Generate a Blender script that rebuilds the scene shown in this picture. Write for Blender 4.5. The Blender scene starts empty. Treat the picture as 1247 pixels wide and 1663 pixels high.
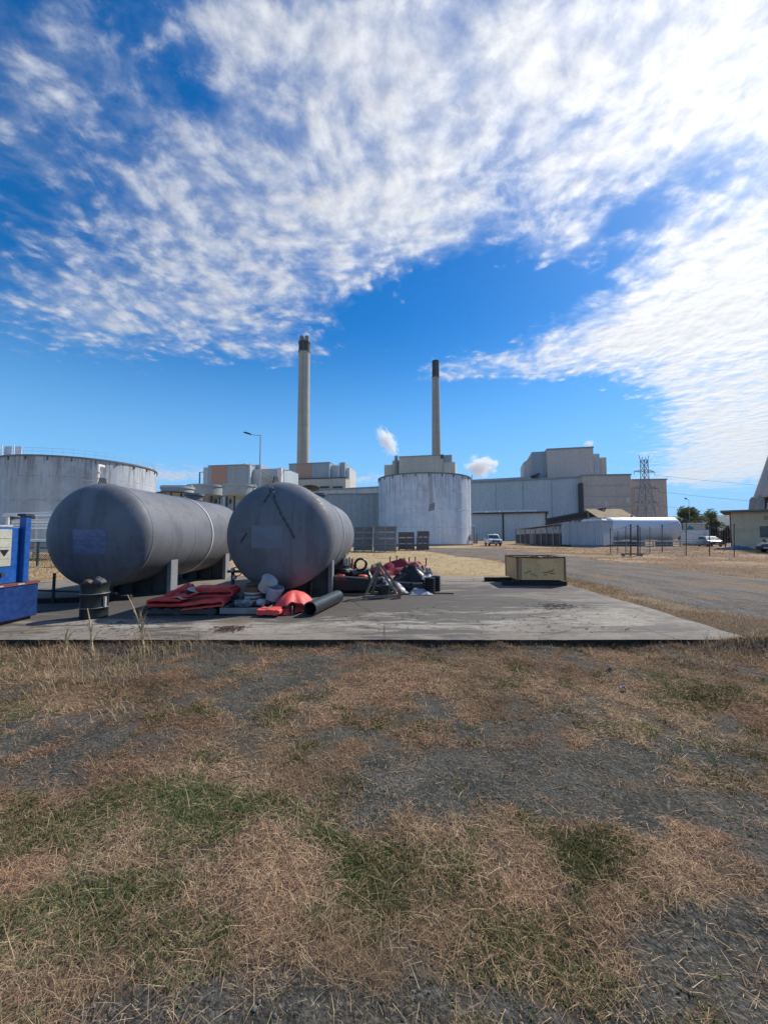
import bpy, bmesh, math, random
import numpy as np
from mathutils import Matrix, Vector, Euler

R = math.radians
sc = bpy.context.scene
col = sc.collection

# ------------------------------------------------------------------ camera
CAM_H, F, U0, V0 = 1.55, 640.0, 623.5, 831.5
PITCH = math.atan((870 - V0) / F)
cam_d = bpy.data.cameras.new('camera')
cam = bpy.data.objects.new('camera', cam_d)
col.objects.link(cam)
cam_d.sensor_fit = 'HORIZONTAL'
cam_d.sensor_width = 36.0
cam_d.lens = 36.0 * F / 1247.0
cam_d.clip_start = 0.05
cam_d.clip_end = 20000
cam.location = (0, 0, CAM_H)
cam.rotation_euler = (math.pi / 2 + PITCH, 0, 0)
sc.camera = cam

# ------------------------------------------------------------------ light and sky
SUN_AZ, SUN_EL = R(50), R(42)          # azimuth to the right of straight ahead
SUN = Vector((math.sin(SUN_AZ) * math.cos(SUN_EL), math.cos(SUN_AZ) * math.cos(SUN_EL), math.sin(SUN_EL)))
sun_d = bpy.data.lights.new('sun', 'SUN')
sun_d.energy = 4.4
sun_d.angle = R(0.6)
sun_d.color = (1.0, 0.95, 0.87)
sun = bpy.data.objects.new('sun', sun_d)
col.objects.link(sun)
sun.rotation_euler = SUN.to_track_quat('Z', 'Y').to_euler()
sun.location = (40, 30, 60)

sc.view_settings.view_transform = 'Standard'
sc.view_settings.look = 'None'
sc.view_settings.gamma = 1.0
sc.view_settings.use_curve_mapping = False
sc.view_settings.exposure = 0.3
sc.cycles.use_denoising = True
sc.cycles.max_bounces = 10
sc.cycles.diffuse_bounces = 3
sc.cycles.volume_bounces = 8
sc.cycles.transparent_max_bounces = 8


def ray(u, v):
    x, y = (u - U0) / F, -(v - V0) / F
    return Vector((x, math.cos(PITCH) - y * math.sin(PITCH), math.sin(PITCH) + y * math.cos(PITCH)))


def at(u, v, Y):
    """the point at depth Y metres that the photograph shows at (u, v)"""
    d = ray(u, v)
    return Vector((0, 0, CAM_H)) + d * (Y / d.y)


def gnd(u, v, z=0.0):
    d = ray(u, v)
    return Vector((0, 0, CAM_H)) + d * ((z - CAM_H) / d.z)


class N:
    """short-hand for wiring a node tree"""
    def __init__(s, tree):
        s.t = tree; s.n = tree.nodes; s.l = tree.links

    def new(s, kind, **kw):
        n = s.n.new(kind)
        for k, val in kw.items():
            setattr(n, k, val)
        return n

    def put(s, sock, val):
        if isinstance(val, bpy.types.NodeSocket):
            s.l.new(val, sock)
        elif val is not None:
            if sock.type == 'RGBA' and len(val) == 3:
                val = (*val, 1)
            sock.default_value = val

    def math(s, op, a, b=None, c=None, clamp=False):
        n = s.new('ShaderNodeMath', operation=op, use_clamp=clamp)
        for i, q in enumerate((a, b, c)):
            if q is not None:
                s.put(n.inputs[i], q)
        return n.outputs[0]

    def vmath(s, op, a, b=None):
        n = s.new('ShaderNodeVectorMath', operation=op)
        s.put(n.inputs[0], a)
        if b is not None:
            if op == 'SCALE':
                s.put(n.inputs['Scale'], b)
            else:
                s.put(n.inputs[1], b)
        return n.outputs['Value'] if op in ('DOT_PRODUCT', 'LENGTH') else n.outputs[0]

    def mix(s, fac, a, b, blend='MIX'):
        n = s.new('ShaderNodeMix', data_type='RGBA', blend_type=blend)
        s.put(n.inputs[0], fac); s.put(n.inputs[6], a); s.put(n.inputs[7], b)
        return n.outputs[2]

    def ramp(s, x, lo, hi, a=0.0, b=1.0, smooth=True):
        n = s.new('ShaderNodeMapRange', interpolation_type='SMOOTHSTEP' if smooth else 'LINEAR', clamp=True)
        s.put(n.inputs[0], x)
        n.inputs[1].default_value, n.inputs[2].default_value = lo, hi
        n.inputs[3].default_value, n.inputs[4].default_value = a, b
        return n.outputs[0]

    def noise(s, vec, scale=5.0, detail=4.0, rough=0.55, dist=0.0):
        n = s.new('ShaderNodeTexNoise')
        s.put(n.inputs['Vector'], vec)
        n.inputs['Scale'].default_value = scale
        n.inputs['Detail'].default_value = detail
        n.inputs['Roughness'].default_value = rough
        n.inputs['Distortion'].default_value = dist
        return n.outputs[0]

    def voro(s, vec, scale, feature='F1', out='Distance', smooth=None):
        n = s.new('ShaderNodeTexVoronoi', feature=feature)
        s.put(n.inputs['Vector'], vec)
        n.inputs['Scale'].default_value = scale
        if smooth is not None:
            n.inputs['Smoothness'].default_value = smooth
        return n.outputs[out]

    def mapping(s, vec, scale=(1, 1, 1), loc=(0, 0, 0), rot=(0, 0, 0)):
        n = s.new('ShaderNodeMapping')
        s.put(n.inputs[0], vec)
        n.inputs['Scale'].default_value = scale
        n.inputs['Location'].default_value = loc
        n.inputs['Rotation'].default_value = rot
        return n.outputs[0]


ZOFF = 0.05


def cloud_q(u, v):
    d = ray(u, v).normalized()
    return Vector((d.x / (max(d.z, 0) + ZOFF), d.y / (max(d.z, 0) + ZOFF)))


def build_world():
    w = bpy.data.worlds.new('World')
    sc.world = w
    w.cycles.sampling_method = 'MANUAL'
    w.cycles.sample_map_resolution = 512
    w.use_nodes = True
    t = N(w.node_tree)
    t.n.clear()
    out = t.new('ShaderNodeOutputWorld')
    bg = t.new('ShaderNodeBackground')
    bg.inputs['Strength'].default_value = 0.1
    t.l.new(bg.outputs[0], out.inputs[0])
    sky = t.new('ShaderNodeTexSky', sky_type='NISHITA')
    sky.sun_disc = False
    sky.sun_elevation = SUN_EL
    sky.sun_rotation = SUN_AZ
    sky.altitude = 50
    sky.air_density = 1.0
    sky.dust_density = 0.2
    sky.ozone_density = 2.0
    hs = t.new('ShaderNodeHueSaturation')
    hs.inputs['Saturation'].default_value = 1.5
    hs.inputs['Value'].default_value = 1.0
    t.l.new(sky.outputs[0], hs.inputs['Color'])
    blue0 = t.mix(1.0, hs.outputs[0], (0.78, 1.0, 1.12), 'MULTIPLY')
    tc = t.new('ShaderNodeTexCoord')
    d = tc.outputs['Generated']
    sep = t.new('ShaderNodeSeparateXYZ')
    t.l.new(d, sep.inputs[0])
    haze_f = t.ramp(sep.outputs[2], 0.0, 0.5, 0.95, 0.0)
    blue = t.mix(haze_f, blue0, (1.9, 4.9, 8.7))
    zc = t.math('ADD', t.math('MAXIMUM', sep.outputs[2], 0.0), ZOFF)
    comb = t.new('ShaderNodeCombineXYZ')
    t.put(comb.inputs[0], t.math('DIVIDE', sep.outputs[0], zc))
    t.put(comb.inputs[1], t.math('DIVIDE', sep.outputs[1], zc))
    q = comb.outputs[0]
    # cloud banks: soft ellipses on the cloud layer (centre, two half axes as the photograph shows them, weight)
    banks = [
        (640, 230, (250, -130), (100, 140), 0.62), (300, 540, (240, 25), (-10, 85), 0.66),
        (700, 370, (190, -50), (30, 80), 0.55), (980, 80, (240, -50), (50, 130), 0.72),
        (1200, 150, (150, 0), (0, 150), 0.72), (560, 110, (170, -60), (50, 100), 0.42),
        (450, 430, (200, -60), (40, 110), 0.46), (170, 160, (170, 110), (-60, 90), 0.34),
        (60, 230, (100, 110), (-60, 60), 0.26), (380, 30, (130, 40), (-30, 60), 0.50),
        (120, 500, (120, 20), (0, 90), 0.42), (480, 565, (100, -20), (0, 40), 0.6), (260, 350, (140, -30), (20, 70), 0.26),
        (1170, 470, (170, -60), (50, 110), 1.15), (960, 575, (200, -50), (10, 46), 0.85),
        (740, 600, (120, -15), (5, 26), 0.62), (1190, 640, (150, -20), (20, 110), 1.05),
        (900, 410, (50, -20), (15, 40), 0.40), (960, 385, (40, -25), (15, 40), 0.30),
        (1000, 250, (120, -40), (20, 45), 0.34),
        (1220, 740, (120, 0), (0, 50), 1.1), (1120, 775, (70, 0), (0, 18), 0.8), (270, 772, (70, 0), (0, 13), 0.75), (600, 778, (40, 0), (0, 8), 0.5),
        (700, 500, (200, -60), (20, 50), -0.60), (1060, 330, (130, -70), (15, 32), -0.55), (900, 470, (130, -60), (10, 40), -0.5),
        (960, 190, (60, -8), (5, 28), -0.45), (620, 690, (330, 0), (0, 70), -0.8), (170, 690, (250, 0), (0, 60), -0.7),
        (860, 700, (140, 0), (0, 40), -0.5), (40, 400, (70, 60), (-40, 60), -0.15), (310, 170, (30, 100), (-40, 20), -0.25),
    ]
    cov = None
    for u, v, a1, a2, wt in banks:
        c = cloud_q(u, v)
        e1 = (cloud_q(u + a1[0] * .5, v + a1[1] * .5) - cloud_q(u - a1[0] * .5, v - a1[1] * .5))
        e2 = (cloud_q(u + a2[0] * .5, v + a2[1] * .5) - cloud_q(u - a2[0] * .5, v - a2[1] * .5))
        m = Matrix(((e1.x, e2.x), (e1.y, e2.y))).inverted()
        dq = t.vmath('SUBTRACT', q, (c.x, c.y, 0))
        x = t.vmath('DOT_PRODUCT', dq, (m[0][0], m[0][1], 0))
        y = t.vmath('DOT_PRODUCT', dq, (m[1][0], m[1][1], 0))
        r2 = t.math('ADD', t.math('MULTIPLY', x, x), t.math('MULTIPLY', y, y))
        g = t.math('MULTIPLY', t.math('EXPONENT', t.math('MULTIPLY', r2, -0.9)), wt)
        cov = g if cov is None else t.math('ADD', cov, g)
    # cloud texture on the layer
    warp = t.new('ShaderNodeTexNoise')
    t.put(warp.inputs['Vector'], q)
    warp.inputs['Scale'].default_value = 2.2
    warp.inputs['Detail'].default_value = 2
    wv = t.vmath('SCALE', t.vmath('SUBTRACT', warp.outputs['Color'], (0.5, 0.5, 0.5)), 0.16)
    qw = t.vmath('ADD', q, wv)
    n_big = t.noise(qw, 2.6, 2, 0.5)
    n_med = t.noise(qw, 9.5, 8, 0.60)
    lump = t.voro(t.vmath('ADD', qw, t.vmath('SCALE', t.vmath('SUBTRACT', warp.outputs['Color'], (.5, .5, .5)), .08)), 17.0)
    tex = t.math('ADD', t.math('MULTIPLY', n_med, 1.55), t.math('MULTIPLY', n_big, 0.55))
    tex = t.math('SUBTRACT', tex, t.math('MULTIPLY', lump, 0.42))
    far_fade = t.ramp(sep.outputs[2], 0.02, 0.16)
    tex = t.math('SUBTRACT', tex, 0.97)
    # behind the camera the cover goes on as broken cloud
    back = t.ramp(sep.outputs[1], 0.15, -0.35, 0.0, 0.55)
    amp = t.ramp(sep.outputs[2], 0.0, 0.3, 1.0, 2.0)
    dens = t.math('ADD', t.math('ADD', cov, back), t.math('MULTIPLY', tex, amp))
    alpha = t.ramp(dens, -0.04, 1.28)
    veil = t.math('MULTIPLY', t.ramp(t.math('ADD', cov, t.math('ADD', t.math('MULTIPLY', t.math('SUBTRACT', n_big, .5), 1.2), t.math('MULTIPLY', t.math('SUBTRACT', n_med, .5), 1.3))), 0.04, 0.95), 0.52)
    alpha = t.math('SUBTRACT', 1.0, t.math('MULTIPLY', t.math('SUBTRACT', 1.0, alpha), t.math('SUBTRACT', 1.0, veil)))
    thick = t.ramp(dens, 0.45, 1.5)
    sd = t.vmath('DOT_PRODUCT', d, tuple(SUN))
    glow = t.math('POWER', t.math('MAXIMUM', sd, 0.0), 7.0)
    glow_w = t.math('POWER', t.math('MAXIMUM', sd, 0.0), 2.0)
    # brightness of the cloud: white near the sun, greyer aside from it, brightened again opposite it, unseen, to lift shaded walls, with soft darker cores
    light = t.math('ADD', 0.54, t.math('ADD', t.math('MULTIPLY', glow_w, 0.16), t.math('ADD', t.math('MULTIPLY', glow, 0.26), t.math('MULTIPLY', t.math('MAXIMUM', t.math('MULTIPLY', sd, -1.0), 0.0), 0.42))))
    relief = t.noise(t.vmath('ADD', qw, (0.018, 0.015, 0)), 9.5, 8, 0.60)
    shade = t.math('ADD', 1.0, t.math('MULTIPLY', t.math('SUBTRACT', n_med, relief), 0.9))
    core = t.math('SUBTRACT', 1.0, t.math('MULTIPLY', t.math('MULTIPLY', thick, t.ramp(n_big, 0.4, 0.65)), 0.06))
    lum = t.math('MULTIPLY', t.math('MULTIPLY', light, shade), core)
    lum = t.math('MULTIPLY', lum, 10.0)
    cl = t.mix(glow_w, (0.90, 0.96, 1.08), (1.0, 1.0, 1.0))
    cl = t.vmath('SCALE', cl, lum)
    a2 = t.math('MULTIPLY', alpha, 0.94)
    colr = t.mix(a2, blue, cl)
    t.l.new(colr, bg.inputs['Color'])
    return sky, hs


build_world()

# ------------------------------------------------------------------ mesh helpers
class MB:
    """collects simple shapes and links them as ONE mesh object"""
    def __init__(s):
        s.v = []; s.f = []; s.m = None; s.mi = []; s.cur = 0

    def add(s, verts, faces):
        b = len(s.v)
        if s.m is not None:
            verts = [s.m @ Vector(p) for p in verts]
        s.v.extend([tuple(p) for p in verts])
        s.f.extend([tuple(b + i for i in f) for f in faces])
        s.mi.extend([s.cur] * len(faces))
        return s

    def box(s, x0, x1, y0, y1, z0, z1):
        v = [(x, y, z) for z in (z0, z1) for y in (y0, y1) for x in (x0, x1)]
        return s.add(v, [(0, 2, 3, 1), (4, 5, 7, 6), (0, 1, 5, 4), (2, 6, 7, 3), (0, 4, 6, 2), (1, 3, 7, 5)])

    def cbox(s, c, size, rot=(0, 0, 0)):
        m = Euler(rot).to_matrix()
        v = []
        for z in (-.5, .5):
            for y in (-.5, .5):
                for x in (-.5, .5):
                    v.append(Vector(c) + m @ Vector((x * size[0], y * size[1], z * size[2])))
        return s.add(v, [(0, 2, 3, 1), (4, 5, 7, 6), (0, 1, 5, 4), (2, 6, 7, 3), (0, 4, 6, 2), (1, 3, 7, 5)])

    def bar(s, a, b, w, h=None, up=(0, 0, 1)):
        """square bar from a to b"""
        a, b = Vector(a), Vector(b)
        h = h or w
        d = (b - a).normalized()
        up = Vector(up)
        if abs(d.dot(up)) > 0.98:
            up = Vector((0, 1, 0))
        x = d.cross(up).normalized() * w / 2
        z = x.cross(d).normalized() * h / 2
        v = [p + i * x + j * z for p in (a, b) for i, j in ((-1, -1), (1, -1), (1, 1), (-1, 1))]
        return s.add(v, [(0, 1, 2, 3), (7, 6, 5, 4), (0, 4, 5, 1), (1, 5, 6, 2), (2, 6, 7, 3), (3, 7, 4, 0)])

    def tube(s, pts, r, n=8, caps=True, closed=False):
        pts = [Vector(p) for p in pts]
        k = len(pts)
        rs = r if isinstance(r, (list, tuple)) else [r] * k
        v = []; f = []
        px = None
        for i, p in enumerate(pts):
            if closed:
                d = pts[(i + 1) % k] - pts[i - 1]
            else:
                d = pts[min(i + 1, k - 1)] - pts[max(i - 1, 0)]
            d.normalize()
            if px is None:
                ref = Vector((0, 0, 1)) if abs(d.z) < .9 else Vector((1, 0, 0))
                px = d.cross(ref).normalized()
            else:
                px = (px - d * px.dot(d)).normalized()
            py = d.cross(px)
            for j in range(n):
                a = 2 * math.pi * j / n
                v.append(p + (px * math.cos(a) + py * math.sin(a)) * rs[i])
        for i in range(k if closed else k - 1):
            for j in range(n):
                i2 = (i + 1) % k
                f.append((i * n + j, i * n + (j + 1) % n, i2 * n + (j + 1) % n, i2 * n + j))
        if caps and not closed:
            f.append(tuple(reversed(range(n))))
            f.append(tuple((k - 1) * n + j for j in range(n)))
        return s.add(v, f)

    def lathe(s, prof, n=32, axis='z', c=(0, 0, 0), a0=0.0, a1=None):
        """prof: (radius, height) pairs"""
        v = []; f = []
        full = a1 is None
        m = n if full else n + 1
        for r, h in prof:
            for j in range(m):
                a = 2 * math.pi * j / n if full else a0 + (a1 - a0) * j / n
                x, y = r * math.cos(a), r * math.sin(a)
                p = (x, y, h) if axis == 'z' else (x, h, y) if axis == 'y' else (h, x, y)
                v.append(Vector(p) + Vector(c))
        for i in range(len(prof) - 1):
            for j in range(n):
                j2 = (j + 1) % m
                q = (i * m + j, i * m + j2, (i + 1) * m + j2, (i + 1) * m + j)
                f.append(q if axis != 'y' else q[::-1])
        return s.add(v, f)

    def prism(s, poly, h0, h1, plane='xy'):
        """extrudes a polygon"""
        k = len(poly)
        def P(p, h):
            return (p[0], p[1], h) if plane == 'xy' else (p[0], h, p[1]) if plane == 'xz' else (h, p[0], p[1])
        v = [P(p, h0) for p in poly] + [P(p, h1) for p in poly]
        f = [tuple(reversed(range(k))), tuple(k + i for i in range(k))]
        f += [(i, (i + 1) % k, k + (i + 1) % k, k + i) for i in range(k)]
        return s.add(v, f)

    def sheet(s, nx, ny, fn):
        """grid surface; fn(i/nx, j/ny) -> point"""
        v = [fn(i / nx, j / ny) for j in range(ny + 1) for i in range(nx + 1)]
        f = [(j * (nx + 1) + i, j * (nx + 1) + i + 1, (j + 1) * (nx + 1) + i + 1, (j + 1) * (nx + 1) + i)
             for j in range(ny) for i in range(nx)]
        return s.add(v, f)

    def build(s, name, mat, parent=None, smooth=None, bevel=0, kind=None, thick=0, label=None):
        me = bpy.data.meshes.new(name)
        me.from_pydata(s.v, [], s.f)
        if bevel or thick:
            bm = bmesh.new(); bm.from_mesh(me)
            bmesh.ops.recalc_face_normals(bm, faces=bm.faces)
            if bevel:
                es = [e for e in bm.edges if len(e.link_faces) == 2 and e.calc_face_angle(0) > 0.6]
                bmesh.ops.bevel(bm, geom=es, offset=bevel, segments=1, affect='EDGES', clamp_overlap=True)
            if thick:
                bmesh.ops.solidify(bm, geom=bm.faces, thickness=thick)
            bm.to_mesh(me); bm.free()
        else:
            if s.cur or any(s.mi):
                me.polygons.foreach_set('material_index', s.mi)
            bm = bmesh.new(); bm.from_mesh(me)
            bmesh.ops.recalc_face_normals(bm, faces=bm.faces)
            bm.to_mesh(me); bm.free()
        if smooth:
            me.polygons.foreach_set('use_smooth', [True] * len(me.polygons))
            me.set_sharp_from_angle(angle=R(smooth))
        for m in (mat if isinstance(mat, (list, tuple)) else [mat]):
            me.materials.append(m)
        me.update()
        o = bpy.data.objects.new(name, me)
        col.objects.link(o)
        if parent is not None:
            o.parent = parent
        if kind:
            o['kind'] = kind
        if label:
            o['label'] = label
        return o


def tag(o, label=None, cat=None, group=None, kind=None):
    if label: o['label'] = label
    if cat: o['category'] = cat
    if group: o['group'] = group
    if kind: o['kind'] = kind
    return o


def thing(name, label, cat, loc=(0, 0, 0), rz=0.0, group=None):
    o = bpy.data.objects.new(name, None)
    o.empty_display_size = 0.2
    col.objects.link(o)
    o.location = loc
    o.rotation_euler = (0, 0, rz)
    return tag(o, label, cat, group)


def copy_tree(o, parent=None):
    c = o.copy()
    col.objects.link(c)
    c.parent = parent
    for ch in list(o.children):
        copy_tree(ch, c)
    return c


def ngon(r, n=8, c=(0, 0)):
    return [(c[0] + r * math.cos(2 * math.pi * i / n), c[1] + r * math.sin(2 * math.pi * i / n)) for i in range(n)]


# ------------------------------------------------------------------ numpy noise (shapes of ground, grass cover)
def _hash(ix, iy, seed):
    h = (ix.astype(np.int64) * 374761393 + iy.astype(np.int64) * 668265263 + seed * 974634777) & 0x7fffffff
    h = ((h ^ (h >> 13)) * 1274126177) & 0x7fffffff
    h = h ^ (h >> 16)
    return (h & 0xffff) / 65535.0


def vnoise(x, y, seed=0):
    x = np.asarray(x, float); y = np.asarray(y, float)
    ix, iy = np.floor(x), np.floor(y)
    fx, fy = x - ix, y - iy
    fx, fy = fx * fx * (3 - 2 * fx), fy * fy * (3 - 2 * fy)
    a = _hash(ix, iy, seed); b = _hash(ix + 1, iy, seed)
    c = _hash(ix, iy + 1, seed); d = _hash(ix + 1, iy + 1, seed)
    return (a * (1 - fx) + b * fx) * (1 - fy) + (c * (1 - fx) + d * fx) * fy


def fbm(x, y, seed=0, octv=4, gain=0.5):
    s = 0; amp = 1; tot = 0
    x = np.asarray(x, float); y = np.asarray(y, float)
    for k in range(octv):
        s = s + amp * vnoise(x * 2 ** k, y * 2 ** k, seed + 17 * k)
        tot += amp; amp *= gain
    return s / tot


def sstep(a, b, x):
    t = np.clip((x - a) / (b - a), 0, 1)
    return t * t * (3 - 2 * t)


# ------------------------------------------------------------------ materials
MATS = {}


def M(name, base, var=None, rough=0.7, metal=0.0, scale=3.0, stretch=(1, 1, 1), detail=5, contrast=(0.35, 0.65), bump=0.0,
      bscale=None, rust=None, rust_col=(0.11, 0.05, 0.025), rust_scale=4.0, rust_stretch=(1, 1, 1), spec=0.4, ribs=None, coat=0.0):
    """painted / bare surfaces: two colours mixed by noise, rust or dirt patches, fine relief"""
    m = bpy.data.materials.new(name)
    m.use_nodes = True
    t = N(m.node_tree)
    b = m.node_tree.nodes['Principled BSDF']
    tc = t.new('ShaderNodeTexCoord')
    P = tc.outputs['Object']
    P = t.vmath('ADD', P, t.vmath('SCALE', t.new('ShaderNodeObjectInfo').outputs['Location'], 0.37))
    var = var or tuple(c * 0.7 for c in base)
    n1 = t.noise(t.mapping(P, stretch), scale, detail, 0.6)
    c = t.mix(t.ramp(n1, *contrast), base, var)
    nf = t.noise(P, scale * 9, 3, 0.6)
    c = t.mix(0.35, c, t.mix(t.ramp(nf, 0.3, 0.7), tuple(x * 0.72 for x in base), tuple(min(x * 1.22, .95) for x in base)))
    if rust:
        rn = t.noise(t.mapping(P, rust_stretch), rust_scale, 6, 0.65)
        f = t.ramp(rn, 1 - rust - 0.05, 1 - rust + 0.1)
        c = t.mix(f, c, rust_col)
    t.l.new(c, b.inputs['Base Color'])
    rr = t.ramp(nf, 0.3, 0.7, max(rough - 0.1, 0.02), min(rough + 0.1, 1))
    t.l.new(rr, b.inputs['Roughness'])
    b.inputs['Metallic'].default_value = metal
    b.inputs['Specular IOR Level'].default_value = spec
    h = None
    if bump:
        h = t.math('MULTIPLY', t.noise(P, bscale or scale * 8, 5, 0.6), bump)
    if ribs:
        ax, per, dep = ribs
        s = t.new('ShaderNodeSeparateXYZ')
        t.l.new(tc.outputs['Object'], s.inputs[0])
        w = t.math('SINE', t.math('MULTIPLY', s.outputs['xyz'.index(ax)], 2 * math.pi / per))
        w = t.math('MULTIPLY', w, dep)
        h = w if h is None else t.math('ADD', h, w)
    if h is not None:
        bn = t.new('ShaderNodeBump')
        bn.inputs['Strength'].default_value = 1.0
        bn.inputs['Distance'].default_value = 1.0
        t.l.new(h, bn.inputs['Height'])
        t.l.new(bn.outputs[0], b.inputs['Normal'])
    if coat:
        b.inputs['Coat Weight'].default_value = coat
        b.inputs['Coat Roughness'].default_value = 0.08
    MATS[name] = m
    return m


def tank_white(name, base, stain, seed=0.0, streaks=0.5):
    """weathered white steel: run-down stains from the rim, blotches, rusty weld lines"""
    m = bpy.data.materials.new(name)
    m.use_nodes = True
    t = N(m.node_tree)
    b = m.node_tree.nodes['Principled BSDF']
    tc = t.new('ShaderNodeTexCoord')
    P = t.vmath('ADD', tc.outputs['Object'], (seed, seed * 2, 0))
    s = t.new('ShaderNodeSeparateXYZ'); t.l.new(tc.outputs['Object'], s.inputs[0])
    z = s.outputs[2]
    run = t.noise(t.mapping(P, (1, 1, 0.035)), 1.1, 6, 0.62)
    run2 = t.noise(t.mapping(P, (1, 1, 0.09)), 3.2, 5, 0.6)
    blot = t.noise(P, 0.45, 6, 0.65)
    top = t.ramp(z, 5.0, 11.5)
    f1 = t.math('MULTIPLY', t.ramp(run, 0.44, 0.58), streaks)
    f2 = t.math('MULTIPLY', t.math('MULTIPLY', t.ramp(run2, 0.50, 0.60), top), 0.8)
    c = t.mix(f1, base, tuple(x * 0.74 for x in base))
    c = t.mix(t.ramp(blot, 0.42, 0.6, 0, .4), c, tuple(x * 0.62 for x in base))
    c = t.mix(f2, c, stain)
    # rusty spots in broken horizontal lines along the plate joints
    zz = t.math('ABSOLUTE', t.math('SUBTRACT', t.math('FRACT', t.math('DIVIDE', z, 2.9)), 0.5))
    line = t.ramp(zz, 0.475, 0.497)
    spots = t.ramp(t.noise(t.mapping(P, (1, 1, 0.2)), 1.3, 4, 0.6), 0.47, 0.55)
    c = t.mix(t.math('MULTIPLY', t.math('MULTIPLY', line, spots), 0.75), c, stain)
    t.l.new(c, b.inputs['Base Color'])
    b.inputs['Roughness'].default_value = 0.6
    bn = t.new('ShaderNodeBump'); bn.inputs['Distance'].default_value = 0.03; bn.inputs['Strength'].default_value = 0.5
    t.l.new(t.noise(t.mapping(P, (1, 1, 0.3)), 0.7, 3), bn.inputs['Height'])
    t.l.new(bn.outputs[0], b.inputs['Normal'])
    return m


def ground_mat():
    m = bpy.data.materials.new('ground')
    m.use_nodes = True
    t = N(m.node_tree)
    b = m.node_tree.nodes['Principled BSDF']
    geo = t.new('ShaderNodeNewGeometry')
    P = geo.outputs['Position']
    at_ = t.new('ShaderNodeAttribute', attribute_name='cover')
    s = t.new('ShaderNodeSeparateColor'); t.l.new(at_.outputs['Color'], s.inputs[0])
    grass, green, pale = s.outputs[0], s.outputs[1], s.outputs[2]
    # bare dark gravelly soil
    n1 = t.noise(P, 3.0, 6, 0.6)
    n2 = t.noise(P, 60.0, 4, 0.7)
    v1 = t.voro(P, 85.0, 'F1', 'Color')
    v1s = t.new('ShaderNodeSeparateColor'); t.l.new(v1, v1s.inputs[0])
    soil = t.mix(t.ramp(n1, .4, .6), (0.066, 0.063, 0.050), (0.115, 0.106, 0.084))
    soil = t.mix(t.ramp(n2, .42, .62, 0, .8), soil, (0.022, 0.024, 0.024))
    soil = t.mix(t.ramp(t.noise(P, 16.0, 5, .65), .5, .66, 0, .6), soil, (0.11, 0.105, 0.092))
    soil = t.mix(t.ramp(v1s.outputs[0], .82, .95, 0, .55), soil, (0.19, 0.18, 0.16))
    # thatch of dead grass
    fib = t.noise(t.mapping(P, (1, 1, 1)), 26.0, 7, 0.7, 1.2)
    fib2 = t.noise(P, 110.0, 4, 0.7, 2.0)
    th = t.mix(t.ramp(fib, .35, .65), (0.050, 0.038, 0.027), (0.165, 0.118, 0.078))
    th = t.mix(t.ramp(fib2, .5, .75, 0, .7), th, (0.27, 0.21, 0.14))
    red = t.ramp(t.noise(P, 0.7, 5, 0.6), .45, .65)
    th = t.mix(t.math('MULTIPLY', red, 0.5), th, (0.10, 0.058, 0.042))
    pl = t.mix(t.ramp(fib, .4, .6), (0.36, 0.265, 0.14), (0.50, 0.385, 0.22))
    pl = t.mix(t.ramp(t.noise(P, .35, 5, .65), .5, .62, 0, .65), pl, (0.33, 0.205, 0.11))
    pl = t.mix(t.ramp(t.noise(P, 1.6, 4, .6), .54, .68, 0, .55), pl, (0.20, 0.155, 0.095))
    sx = t.new('ShaderNodeSeparateXYZ'); t.l.new(P, sx.inputs[0])
    rr = t.math('MULTIPLY', t.ramp(sx.outputs[0], 9, 15), t.ramp(t.noise(P, .22, 6, .7), .40, .56, .25, .95))
    pl = t.mix(rr, pl, t.mix(t.ramp(fib, .4, .6), (0.155, 0.088, 0.055), (0.25, 0.148, 0.088)))
    th = t.mix(pale, th, pl)
    gr = t.mix(t.ramp(fib, .35, .65), (0.020, 0.026, 0.012), (0.055, 0.068, 0.026))
    th = t.mix(green, th, gr)
    edge = t.math('ADD', grass, t.math('MULTIPLY', t.math('SUBTRACT', t.noise(P, 7.0, 6, .65), 0.5), 0.9))
    f = t.ramp(edge, .30, .72)
    c = t.mix(f, soil, th)
    t.l.new(c, b.inputs['Base Color'])
    b.inputs['Roughness'].default_value = 0.95
    b.inputs['Specular IOR Level'].default_value = 0.15
    h = t.math('ADD', t.math('MULTIPLY', n2, 0.010), t.math('MULTIPLY', fib, 0.018))
    h = t.math('ADD', h, t.math('MULTIPLY', t.voro(P, 85.0), -0.006))
    h = t.math('ADD', h, t.math('MULTIPLY', t.noise(P, 14.0, 5, .65), 0.035))
    bn = t.new('ShaderNodeBump'); bn.inputs['Strength'].default_value = 0.9; bn.inputs['Distance'].default_value = 1.0
    t.l.new(h, bn.inputs['Height']); t.l.new(bn.outputs[0], b.inputs['Normal'])
    return m


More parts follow.
